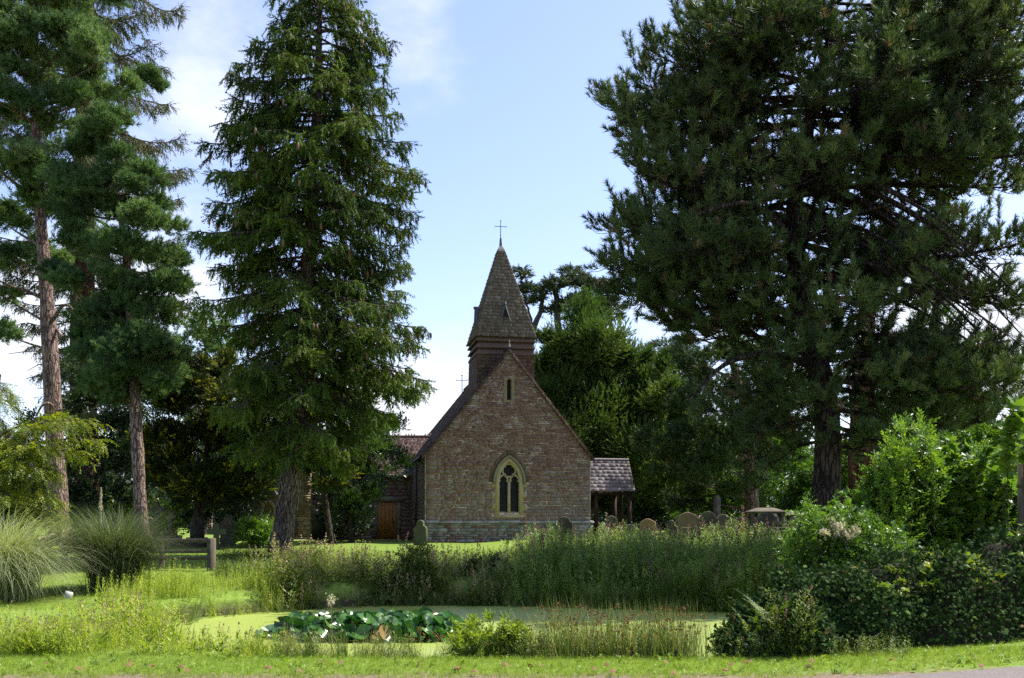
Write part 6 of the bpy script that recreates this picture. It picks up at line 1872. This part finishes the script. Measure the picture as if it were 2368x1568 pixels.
def plume(root, base, top, L, bendx, m=W_PLUME):
    pl_ = MB()
    base, top = np.array(base), np.array(top)
    st_ = smooth_path([base, (base+top)/2, top], 10)
    pl_.tubes(st_, np.full(10, .008), 4, .5)
    k = 160
    f = R.uniform(0, 1, k)
    c_ = top + np.outer(f - .05, [bendx, 0, math.sqrt(max(L*L - bendx*bendx, .01))])
    d = nrm(np.c_[R.normal(size=(k, 2))*.35 + [bendx, 0], np.full(k, .9)*np.sign(L)])
    scatter(pl_, [needle_sprig(8, .12, .1, .02, .1, .5, 1.)], c_, d, R.uniform(.3, .65, k)*(1.1 - .7*f), R.uniform(0, 1, k))
    pl_.build('plume', m, root)
b1 = P(-14, 1386, 21.0); b1[2] = float(gz(b1[0], 21.0))
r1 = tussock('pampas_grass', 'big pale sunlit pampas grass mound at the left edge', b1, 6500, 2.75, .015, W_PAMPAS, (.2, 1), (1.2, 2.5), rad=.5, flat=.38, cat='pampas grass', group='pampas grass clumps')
p0 = P(88, 1290, 20.6); plume(r1, p0, P(92, 1252, 20.6), .35, .32)
b2 = P(266, 1368, 23.2); b2[2] = float(gz(b2[0], 23.2))
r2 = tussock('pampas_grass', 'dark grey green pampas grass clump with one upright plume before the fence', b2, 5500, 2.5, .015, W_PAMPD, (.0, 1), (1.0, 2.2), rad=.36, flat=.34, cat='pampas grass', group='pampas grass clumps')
plume(r2, P(238, 1290, 23.2), P(233, 1180, 23.2), .55, .01)

# rushes on the near shore
for px, D, n, L, lab in [(1300, 12.35, 420, .78, 'thick clump of green rushes with brown seed heads, next to the yellow green shrub'), (1392, 12.5, 420, .80, 'thick clump of rushes with brown seed heads in the middle of the rush bed'),
                          (1475, 12.4, 430, .76, 'rush clump mixed with leafy herbs toward the open water'), (1560, 12.35, 430, .74, 'spreading rush clump with many seed heads beside the open duckweed'), (1235, 12.5, 200, .7, 'sparse rush clump behind the yellow green shrub')]:
    x = (px - CX)*D/F
    tussock('rush_clump', lab, (x, D, float(gz(x, D))), int(n*1.5), L*1.3, .0075, W_RUSH, (.1, 1), (.05, .4), rad=.40, cat='rushes', group='rush clumps on the near shore', seeds=.13, mat2=W_RUSTY, partname='stems', flat=.62)
mbk = MB()
xy = area(480, -.1, 2.3, 12.05, 12.9, lambda x, y: (pix(x, y) > 1190) & (pix(x, y) < 1600))
plant_out(mbk, HERB_A, xy, R.uniform(.2, .48, len(xy)), R.uniform(.2, 1, len(xy)))
k = R.choice(len(xy), 60)
plant_out(mbk, [(v_, [(f_, d_t, 1) for f_, d_t, _ in g_]) for v_, g_ in [reed(2, 1., .02, .2, .008)]], xy[k], R.uniform(.6, .95, 60), R.uniform(.3, 1, 60), .35)
tag(mbk.build('shore_herbs', [W_GREEN, W_STRAW]), 'leafy herbs and straw coloured stalks growing among the rush clumps', 'herbs', kind='stuff')
# dark bush and ivy mound on the far bank
x = (960 - CX)*25.0/F
shrub_later = [('sallow_bush', 'dark upright sallow bush at the far water edge below the green stained gravestone', (x, 25.0, float(gz(x, 25.0))), [(960,1330,42,70),(940,1370,40,35),(985,1350,30,50)], 25.0, 75, 'W_GREEN'),
               ('ivy_mound', 'low glossy ivy mound on the bank edge where the lawn meets the shade', ((1125-CX)*26.5/F, 26.5, float(gz(-.7, 26.5))), [(1125,1312,45,22),(1090,1330,35,20),(1155,1325,30,18)], 26.5, 60, 'F_LAUREL')]
# tall sedge tuft across the pond
x = (1575 - CX)*22.6/F
tussock('sedge_tuft', 'tall green sedge tuft at the far water edge in front of the willowherb', (x, 22.75, -.2), 1300, 1.05, .012, W_RUSH, (.0, .55), (.2, 1.1), rad=.4, cat='sedge', partname='blades')

def shrub(name, label, base, shoots, temps, mats, bmat, per, lean=.25, cat='shrub', smin=.7, smax=1.1, tones=(.1, 1), f0=.15, parts=('stems', 'leaves'), stemr=.012, extra=None, arc=.15):
    """many shoots from a root; shoots: (tip point); leaves in sprays along each"""
    root = empty(name, base, 0, label, cat)
    tb, lv_ = MB(), MB()
    for T_ in shoots:
        T_ = np.asarray(T_, float)
        S = np.array(base) + np.r_[R.normal(size=2)*.15, -.05]
        S[:2] += (T_[:2] - S[:2])*.35
        S[2] = min(S[2], T_[2] - .15)
        L = np.linalg.norm(T_ - S)
        path = bez(S, S + (T_-S)*.35 + [0,0,arc*L] + R.normal(size=3)*.05*L, S + (T_-S)*.75 + [0,0,arc*.5*L] + R.normal(size=3)*.05*L, T_, 9)
        tb.tubes(path, np.linspace(stemr, stemr*.3, 9), 4)
        n = max(4, int(per*L))
        f = np.r_[R.uniform(f0, 1, n), 1., 1.]
        n += 2
        p = lerp_path(path, f); tg = nrm(lerp_path(path, np.minimum(f+.05, 1)) - lerp_path(path, f-.06))
        d = nrm(tg*.55 + rvec(n)*.8 + [0,0,.15])
        scatter(lv_, temps, p, d, R.uniform(smin, smax, n), R.uniform(*tones, n)*.7 + R.uniform(*tones)*.3, R.uniform(-.6, .6, n))
    tb.build(parts[0], bmat, root); lv_.build(parts[1], mats, root)
    return root
def shoot_pts(lobes, D, dd, n):
    out_ = []
    A = np.array([l[2]*l[3] for l in lobes], float); pr = A/A.sum()
    for _ in range(n):
        l = lobes[R.choice(len(lobes), p=pr)]
        a, r_ = R.uniform(0, 6.28), math.sqrt(R.uniform(.15, 1))
        Dd = D + R.uniform(-dd, dd)
        out_.append(P(l[0] + l[2]*r_*math.cos(a), l[1] - l[3]*r_*math.sin(a), Dd))
    return out_
MID_T = [leafy_spray(9, .26, .10, .045, .004, droop=.1, up=.4) for _ in range(5)]
for nm, lab, bs_, lo_, D_, n_, mt_ in shrub_later:
    shrub(nm, lab, bs_, shoot_pts(lo_, D_, .4, n_), MID_T, globals()[mt_], B_DARK, 13, stemr=.008, tones=(0, .75), cat='bush')
SPEAR_T = [leafy_spray(9, .16, .085, .028, .003, droop=.1, up=.5) for _ in range(6)]
x = (1135 - CX)*12.5/F
shrub('dogwood_shrub', 'yellow green pointed leaf shrub at the near shore left of the rushes', (x, 12.5, float(gz(x, 12.5))), shoot_pts([(1130,1475,80,42),(1085,1500,40,35),(1110,1515,60,25),(1185,1490,45,45)], 12.5, .3, 95), SPEAR_T, W_LIME, B_DARK, 20, stemr=.005, tones=(0, .62))
# sycamore thicket, ash shoots, bramble, hedge, ferns on the right
SYC = [lobed_leaf(.15), lobed_leaf(.17), lobed_leaf(.13), lobed_leaf(.12, 7)]
Ds = 17.5
lo = [(1965,1185,55,45),(1925,1235,55,35),(2000,1130,50,45),(2085,1070,55,45),(2120,1100,80,55),(2200,1075,85,55),(2280,1085,75,60),(2060,1150,80,55),(2180,1160,105,65),(2300,1165,90,65),(2360,1130,60,70),(2010,1195,70,45),(2100,1225,100,45),(2250,1230,110,45)]
x = (2200 - CX)*Ds/F
shrub('sycamore_thicket', 'broad leaved sycamore thicket glowing in the sun behind the ivy hedge', (x, Ds, float(gz(x, Ds))), shoot_pts(lo, Ds, 1.0, 380), SYC, F_BRIGHT, B_DARK, 26, smin=.6, smax=1.1, stemr=.016, tones=(0, 1), f0=.3)
ASH_T = [leafy_spray(11, .42, .12, .045, .004, droop=.05, up=.6) for _ in range(5)]
x = (2080 - CX)*16.6/F
shrub('ash_sapling', 'ash saplings with upright feathery lime shoots topping the right thicket', (x, 16.6, float(gz(x, 16.6))), [P(px, py, 16.6 + R.uniform(-.5, .5)) for px, py in [(2043,1068),(2060,1030),(2085,995),(2132,990),(2140,1020),(2030,1110),(2010,1120),(2100,1040),(2270,1045),(2050,1090),(2075,1060),(2115,1060),(2160,1045),(2000,1150),(1990,1180)]*3], ASH_T, F_BRIGHT, B_DARK, 10, smin=.5, smax=.85, stemr=.01, tones=(.3, 1), f0=.35, arc=.03)
x = (2345 - CX)*15/F
shrub('sycamore_sapling', 'single tall sycamore sapling with large pale leaves near the lantern', (x, 15., float(gz(x, 15.))), [P(2348, 938, 15), P(2362, 962, 14.9), P(2338, 985, 15.1), P(2352,948,15.05)], SYC, F_BRIGHT, B_DARK, 5, smin=1.0, smax=1.45, stemr=.011, tones=(.4, 1), f0=.72, arc=.01)
Db = 14.6
lo = [(1900,1235,70,45),(1960,1215,60,50),(1855,1275,50,40),(1950,1285,85,45),(2030,1250,70,50),(1880,1310,50,30),(1990,1320,80,35),(1840,1210,15,35),(1872,1190,14,35),(1895,1180,12,28),(1925,1185,14,30),(2080,1290,80,40)]
x = (1960 - CX)*Db/F
SMALL_R = [leafy_spray(7, .16, .05, .038, .003, up=.4) for _ in range(6)]
shrub('bramble_bush', 'small leaved glittering bramble bush with fluffy seed heads beyond the hedge end', (x, Db, float(gz(x, Db))), shoot_pts(lo, Db, .7, 260), SMALL_R, F_BRIGHT, B_DARK, 15, smin=.7, smax=1.15, stemr=.008, tones=(0, .75), f0=.2)
fl_ = MB()
rt = empty('clematis_fluff', P(1935, 1215, 14.0), 0, 'white fluffy old mans beard seed heads draped on the bramble bush', 'climber')
for px, py in [(1925,1208),(1940,1218),(1950,1228),(1918,1222),(1935,1232),(1960,1238),(1975,1225),(1905,1232)]:
    c_ = P(px, py, 13.9 + R.uniform(-.15, .15)); k = 40
    scatter(fl_, [needle_sprig(7, .05, .04, .006, .2, 1.4, 1.)], c_ + R.normal(size=(k, 3))*.035, rvec(k), R.uniform(.6, 1.1, k), R.uniform(0, 1, k))
fl_.build('seed_heads', W_PLUME, rt)

# ivy hedge: knobbly dark core added to block light and a skin of leaves
F_IVY = foliage('ivy_leaves', [(0,(.010,.022,.007)),(.6,(.024,.052,.012)),(.9,(.07,.13,.022)),(1,(.13,.09,.035))], .12, .7, .05)
F_CORE = plain('hedge_dark_core', (.022,.018,.012), .95, .1, .5, 20, .6)
hx = [2.7, 3.2, 3.7, 4.6, 6.0, 7.6, 9.2]
hy = [11.9, 12.0, 12.2, 12.55, 13.1, 13.75, 14.3]
ht = [.10, .42, .88, 1.02, 1.28, 1.55, 1.72]
hroot = empty('ivy_hedge', (5.5, 13.1, 0), 0, 'dark ivy covered hedge bank along the grass verge on the right', 'hedge')
nu, nv = 90, 22
uu = np.linspace(0, 1, nu); X = np.interp(uu, np.linspace(0, 1, 7), hx); Y = np.interp(uu, np.linspace(0, 1, 7), hy); H = np.interp(uu, np.linspace(0, 1, 7), ht)
tx_, ty_ = np.gradient(X), np.gradient(Y); ll_ = np.hypot(tx_, ty_); nx_, ny_ = ty_/ll_, -tx_/ll_
vv = np.linspace(0, 1, nv)
def hedge_pt(u, v, push=0.):
    """u along, v from the foot of the front over the top to the foot of the back"""
    x = np.interp(u, uu, X); y = np.interp(u, uu, Y); h = np.interp(u, uu, H); a = np.interp(u, uu, nx_); b = np.interp(u, uu, ny_)
    ang = v*math.pi
    wv = .62*np.minimum(1, .5 + u*3)
    ca = np.sign(np.cos(ang))*np.abs(np.cos(ang))**.55; sa = np.sin(ang)**.6
    bump = .12*np.sin(u*31 + v*5) + .09*np.sin(u*57 - v*9) + .08*np.sin(v*17 + u*23) + .05*np.sin(u*131 + v*31)
    o = wv*ca*(1 + bump*.8) + push*np.cos(ang)
    g0 = gz(x, y)
    return np.stack([x + a*o + (0)*u, y + b*o + .55, g0 - .1 + (h + .1 + bump*.9)*sa + push*np.sin(ang)], -1)
UU, VV_ = np.meshgrid(uu, vv, indexing='ij')
core = MB(); idx = np.arange(nu*nv).reshape(nu, nv)
core.add(hedge_pt(UU.ravel(), VV_.ravel(), -.12), np.stack([idx[:-1,:-1], idx[:-1,1:], idx[1:,1:], idx[1:,:-1]], -1).reshape(-1, 4))
core.build('twigs', F_CORE, hroot, smooth=True)  # solid sheet in twig colour, stops light passing through the hedge
IVY = [lobed_leaf(.042), lobed_leaf(.036), lobed_leaf(.03, 3), lobed_leaf(.052)]
lv_ = MB(); N = 36000
u = R.uniform(0, 1, N); v = R.uniform(.0, .82, N)**.9
p = hedge_pt(u, v, 0) + R.normal(size=(N, 3))*.075
nn_ = nrm(hedge_pt(u, v, .3) - hedge_pt(u, v, 0))
d = nrm(nn_*.35 + rvec(N)*.6 + [0, 0, -.6*1.0])
tn = np.where(R.random(N) < .015, 1, R.uniform(0, .85, N))
x_ = nrm(np.cross(d, nn_)); z_ = np.cross(x_, d)
scatter(lv_, IVY, p, d, R.uniform(.7, 1.2, N), tn, R.normal(size=N)*.35, ref=(0, -1, .4))
lv_.build('ivy_leaves', F_IVY, hroot)
# long shoots and big pale leaves trailing over its crest
x = 6.2
shrub('vine_shoots', 'yellowing maple leaved vine spilling over the crest of the ivy hedge', (6.4, 13.6, .6), [hedge_pt(np.array([q]), np.array([R.uniform(.22, .5)]), R.uniform(.02, .16))[0] for q in R.uniform(.42, 1., 110)], [lobed_leaf(.085), lobed_leaf(.07), lobed_leaf(.10, 3)],
      foliage('yellowing_leaves', [(0,(.06,.11,.02)),(.6,(.13,.2,.025)),(.9,(.22,.24,.04)),(1,(.25,.17,.06))], .35, .4, .4), B_DARK, 1.2, smin=.7, smax=1.1, f0=.8, stemr=.006, tones=(.2, 1), cat='vine', arc=.12)
def frond(n=16):
    parts = []
    t_ = np.linspace(.08, 1, n)
    for s_ in (-1, 1):
        L = .17*np.sin(np.clip(t_*1.1 + .12, 0, 1)*math.pi)**.8*(1.05 - .5*t_) + .012
        b = np.c_[np.zeros(n), t_, -.32*t_**2]
        d = nrm(np.c_[np.full(n, s_), np.full(n, .55), -.15 - .3*t_])
        u = np.c_[np.zeros(n), np.full(n, .5), -.32*t_]*.05
        V = np.stack([b - u, b + u, b + d*L[:, None]], 1).reshape(-1, 3)
        parts.append((V, [(np.arange(3*n).reshape(-1, 3), 0, 0)]))
    yy = np.linspace(0, 1, 6)
    V = np.vstack([np.c_[np.full(6, -.006), yy, -.32*yy**2], np.c_[np.full(6, .006), yy, -.32*yy**2]])
    i = np.arange(5)
    parts.append((V, [(np.c_[i, i+6, i+7, i+1], -.2, 0)]))
    return stack_template(parts)
FROND = [frond() for _ in range(3)]
F_FERN = foliage('fern_fronds', [(0,(.03,.07,.014)),(.6,(.09,.16,.025)),(1,(.24,.25,.06))], .4, .5, .3)
for px, py, D, n, s_, lab in [(1740,1455,12.3,26,.55,'fern with arching pale green fronds at the end of the ivy hedge'), (1795,1420,12.25,22,.6,'sunlit fern above the first one against the hedge end'), (1712,1485,12.4,14,.42,'small low fern by the water at the hedge foot')]:
    c_ = P(px, py, D); b_ = np.array([c_[0], D, max(float(gz(c_[0], D)), c_[2] - .15)])
    rt = empty('fern', b_, 0, lab, 'fern', 'ferns at the hedge end')
    mb = MB(); az = R.uniform(0, 6.28, n); el_ = R.uniform(.5, 1.25, n)
    scatter(mb, FROND, np.repeat(b_[None], n, 0) + R.normal(size=(n,3))*.04, np.c_[np.cos(az)*np.cos(el_), np.sin(az)*np.cos(el_), np.sin(el_)], s_*R.uniform(.6, 1.1, n), R.uniform(.1, 1, n))
    mb.build('fronds', F_FERN, rt)
mbk = MB()
xy = area(1500, 2.3, 4.4, 11.7, 14.2, lambda x, y: (pix(x, y) > 1695 + 10*R.normal(size=len(x))) & (pix(x, y) < 1870) & (y > 11.85))
q_ = np.clip((pix(xy[:,0], xy[:,1]) - 1690)/130, .25, 1)
g1 = R.random(len(xy)) < .25
plant_out(mbk, HERB_F, xy[~g1], R.uniform(.4, .95, (~g1).sum())*q_[~g1], R.uniform(.1, .9, (~g1).sum()), .25, zf=lambda x, y: np.maximum(gz(x, y), WATER + .05))
xy, q_ = xy[g1], q_[g1]
plant_out(mbk, HERB_S, xy, R.uniform(.4, .9, len(xy))*q_, R.uniform(.1, .9, len(xy)), zf=lambda x, y: np.maximum(gz(x, y), WATER + .05))
xy = area(260, 2.2, 4.8, 11.85, 12.5, lambda x, y: pix(x, y) > 1640)
plant_out(mbk, HERB_A, xy, R.uniform(.1, .3, len(xy)), R.uniform(.1, .9, len(xy)))
tag(mbk.build('hedge_foot_weeds', [W_GREEN, W_PURPLE]), 'purple flowered weeds at the water end of the ivy hedge', 'weeds', kind='stuff')

# leafy clump round the white cross, and low dark herbs round the spruce
x = (600-CX)*39/F
shrub('bamboo_clump', 'leafy narrow leaved clump hiding the white cross beside the spruce trunk', (x, 39, float(gz(x, 39))), shoot_pts([(590,1225,28,22),(615,1232,22,18),(570,1232,18,14)], 39, .5, 60), [leafy_spray(8, .5, .28, .05, .006, droop=.5)], F_BRIGHT, B_DARK, 9, stemr=.012, tones=(0, 1), cat='bush')
mbk = MB()
kx = lambda x, y: (pix(x, y) > 495) & (pix(x, y) < 720) & (d_(x, y) > .6)
xy = area(2600, -9, -5.5, 24.5, 32.5, kx)
plant_out(mbk, HERB_A, xy, R.uniform(.10, .34, len(xy))*patch(xy, .5), R.uniform(.0, .8, len(xy)))
tag(mbk.build('nettle_patch', [W_GREEN, W_TAN]), 'dark low nettles and dry grass round the foot of the spruce', 'nettles', kind='stuff')
# tall seed stalk in front of the lilies
x = (765-CX)*12.4/F
rt = empty('thistle_stalk', (x, 12.4, float(gz(x, 12.4))), 0, 'bare dry thistle stalk with white fluffy head before the water lilies', 'thistle')
tb = MB(); b_ = np.array([x, 12.4, float(gz(x, 12.4))])
top = P(764, 1384, 12.4)
tb.tubes(smooth_path([b_, b_*.5 + top*.5 + [.015,0,0], top], 9), np.linspace(.006, .003, 9), 4)
for f_, dx in ((.55,-.07),(.65,.06),(.75,-.05),(.82,.05),(.45,.08)):
    s_ = b_ + (top-b_)*f_; tb.tubes(bez(s_, s_ + [dx*.5,0,.03], s_ + [dx,0,.07], s_ + [dx*1.1,0,.13], 5), np.linspace(.003,.002,5), 3)
tb.build('stalk', W_STRAW, rt)
fl_ = MB(); k = 90
for f_, n_ in ((1., 30), (.93, 12)):
    c_ = b_ + (top - b_)*f_
    scatter(fl_, [needle_sprig(7, .03, .03, .004, .2, 1.2, 1.)], c_ + np.c_[R.normal(size=(n_, 2))*.022, R.normal(size=n_)*.03], rvec(n_), R.uniform(.5, 1.1, n_), R.uniform(.3, 1, n_))
fl_.build('seed_head', W_PLUME, rt)

# ------------------------------------------------------------------ water lilies: thick leaves standing out of the water
m, t = newmat('lily_leaf')
c = ramp(t, tone_of(t), [(0,(.014,.05,.010)),(.6,(.032,.10,.014)),(.92,(.065,.16,.02)),(1,(.24,.16,.06))])
p = surf(t, c, .28, .4)
trn = node(t, 'ShaderNodeBsdfTranslucent'); t.links.new(mixc(t, 1., c, (1.2,1.7,.5), 'MULTIPLY'), trn.inputs['Color'])
mx_ = node(t, 'ShaderNodeMixShader', {'Fac': .14}); t.links.new(p.outputs[0], mx_.inputs[1]); t.links.new(trn.outputs[0], mx_.inputs[2]); done(t, mx_)
M_LILY = m
def pad(S, cup, wave):
    """round leaf with a notch; cupped and wavy, stalk end at the middle"""
    n, rings = 20, 3
    a = np.linspace(.22, 2*math.pi - .22, n)
    V = [[0, 0, 0]]; fcs = []
    for r in range(1, rings + 1):
        q = r/rings
        for k, t_ in enumerate(a):
            V.append([S*q*math.sin(t_), S*q*math.cos(t_)*1.05, S*(cup*q*q + wave*q*q*math.sin(3*t_ + wave*9))])
    V = np.array(V)
    tri_ = [[0, 1+k, 2+k] for k in range(n-1)]
    qd = [[1+(r-1)*n+k, 1+r*n+k, 2+r*n+k, 2+(r-1)*n+k] for r in range(1, rings) for k in range(n-1)]
    return V, [(np.array(qd), 0, 0), (np.array(tri_), 0, 0)]
PADS = [pad(.15, R.uniform(-.1, .45), R.uniform(.03, .14)) for _ in range(8)]
lroot = empty('water_lily', (P(850,0,17.6)[0], 17.6, WATER), 0, 'dense raised patch of glossy dark water lily leaves in the duckweed pond', 'water lily')
lv_ = MB(); sb = MB()
N = 950
px = R.uniform(605, 1112, N*4); D = R.uniform(16.55, 18.5, N*4)
u_ = (px - 857)/258; v_ = (D - 17.5)/1.02
k = np.where((u_*u_ + v_*v_*.8 < 1) & (px > 0))[0][:N]
px, D = px[k], D[k]; N = len(k)
x = (px - CX)*D/F
edge_ = 1 - np.sqrt(np.clip(((px-857)/258)**2 + ((D-17.5)/1.02)**2*.8, 0, 1))
h = R.uniform(.04, .36, N)*np.clip(edge_*3.2, .15, 1)
pos = np.c_[x, D, WATER + h]
# leaf faces upwards, tipped every way; x-y plane of the pad is the leaf, so turn the frame
til = R.uniform(.1, 1.4, N)*np.clip(h/.12, .1, 1); az = R.uniform(0, 6.28, N)
zd = nrm(np.c_[np.cos(az)*np.sin(til) + .12, np.sin(az)*np.sin(til) - .38, np.cos(til)])
zd = np.where((R.random(N) < .15)[:, None], nrm(np.array([.41, -.6, .69]) + R.normal(size=(N, 3))*.22), zd)
yd = nrm(np.cross(zd, rvec(N))); 
scatter(lv_, PADS, pos, yd, R.uniform(.5, 1.0, N), np.where(R.random(N) < .03, 1, R.uniform(0, .9, N)), None, ref=zd)
lv_.build('leaves', M_LILY, lroot, smooth=True)
S_ = pos.copy(); S_[:, 2] = WATER - .1; S_[:, :2] += R.normal(size=(N, 2))*.05
sb.tubes(np.stack([S_, (S_+pos)/2, pos - [0,0,.004]], 1), np.full((N, 3), .008), 4, .3)
kk = 120
q = np.c_[P(860,0,16.75)[0] + R.uniform(-1.6, 1.6, kk), 16.75 + R.normal(size=kk)*.12, np.full(kk, WATER + .01)]
e = q + np.c_[R.normal(size=(kk, 2))*.15, R.uniform(.02, .2, kk)]
sb.tubes(np.stack([q, (q+e)/2 + [0,0,.02], e], 1), np.full((kk, 3), .006), 3, .9)
sb.build('stalks', W_RUSTY, lroot)

# ------------------------------------------------------------------ small things: white stone, fallen leaves
ws = MB()
a = np.linspace(0, 2*math.pi, 13)[:-1]
c0 = P(157, 1383, 21.3); z0_ = float(gz(c0[0], 21.3))
rings = [(.02,.10),(.075,.095),(.09,.05),(.085,.0),(.08,-.05)]
V = np.array([[r_*math.cos(t_)*(1+.08*math.sin(3*t_)), r_*math.sin(t_), z_ + .01*math.cos(2*t_)] for r_, z_ in rings for t_ in a])
i = np.arange(12); j = (i+1) % 12
ws.add(V, np.vstack([np.c_[i+k*12, i+(k+1)*12, j+(k+1)*12, j+k*12] for k in range(4)] )); ws.poly(V[:12])
o = ws.build('white_stone', M_WHITE, smooth=True); place(o, c0[0], 21.3, z0_ + .05, .4, .3)
tag(o, 'small rounded white stone lying on the sunny grass between the pampas clumps', 'stone')
F_DEAD = foliage('dead_leaf', [(0,(.12,.06,.03)),(1,(.30,.19,.10))], .2, .7, .2)
lbm = MB(); V, gs = lobed_leaf(.075); V = V*[1,1,2.2] + [0,0,.03]
lbm.add(V, gs[0][0], .3)
proto = lbm.build('fallen_leaf', F_DEAD)
spots = [(-3.6,10.9),(-2.3,10.6),(-1.0,10.75),(-.4,10.55),(.9,10.7),(2.4,11.0),(3.3,10.95),(-4.7,10.8),(1.7,10.5),(4.3,11.2),(-1.9,11.2),(.2,11.0)] + [(float(a_), float(b_)) for a_, b_ in zip(np.random.default_rng(3).uniform(-5.2, 5.5, 22), np.random.default_rng(4).uniform(10.45, 11.3, 22))]
for k, (x, y) in enumerate(spots):
    o = proto if k == 0 else proto.copy()
    if k: sc.collection.objects.link(o)
    place(o, x, y, float(gz(x, y)) + .045, R.uniform(0, 6), R.uniform(-.4, .4), R.uniform(-.4, .4))
    tag(o, 'curled dry brown leaf fallen on the grass verge beside the road', 'leaf', 'fallen leaves on the verge')
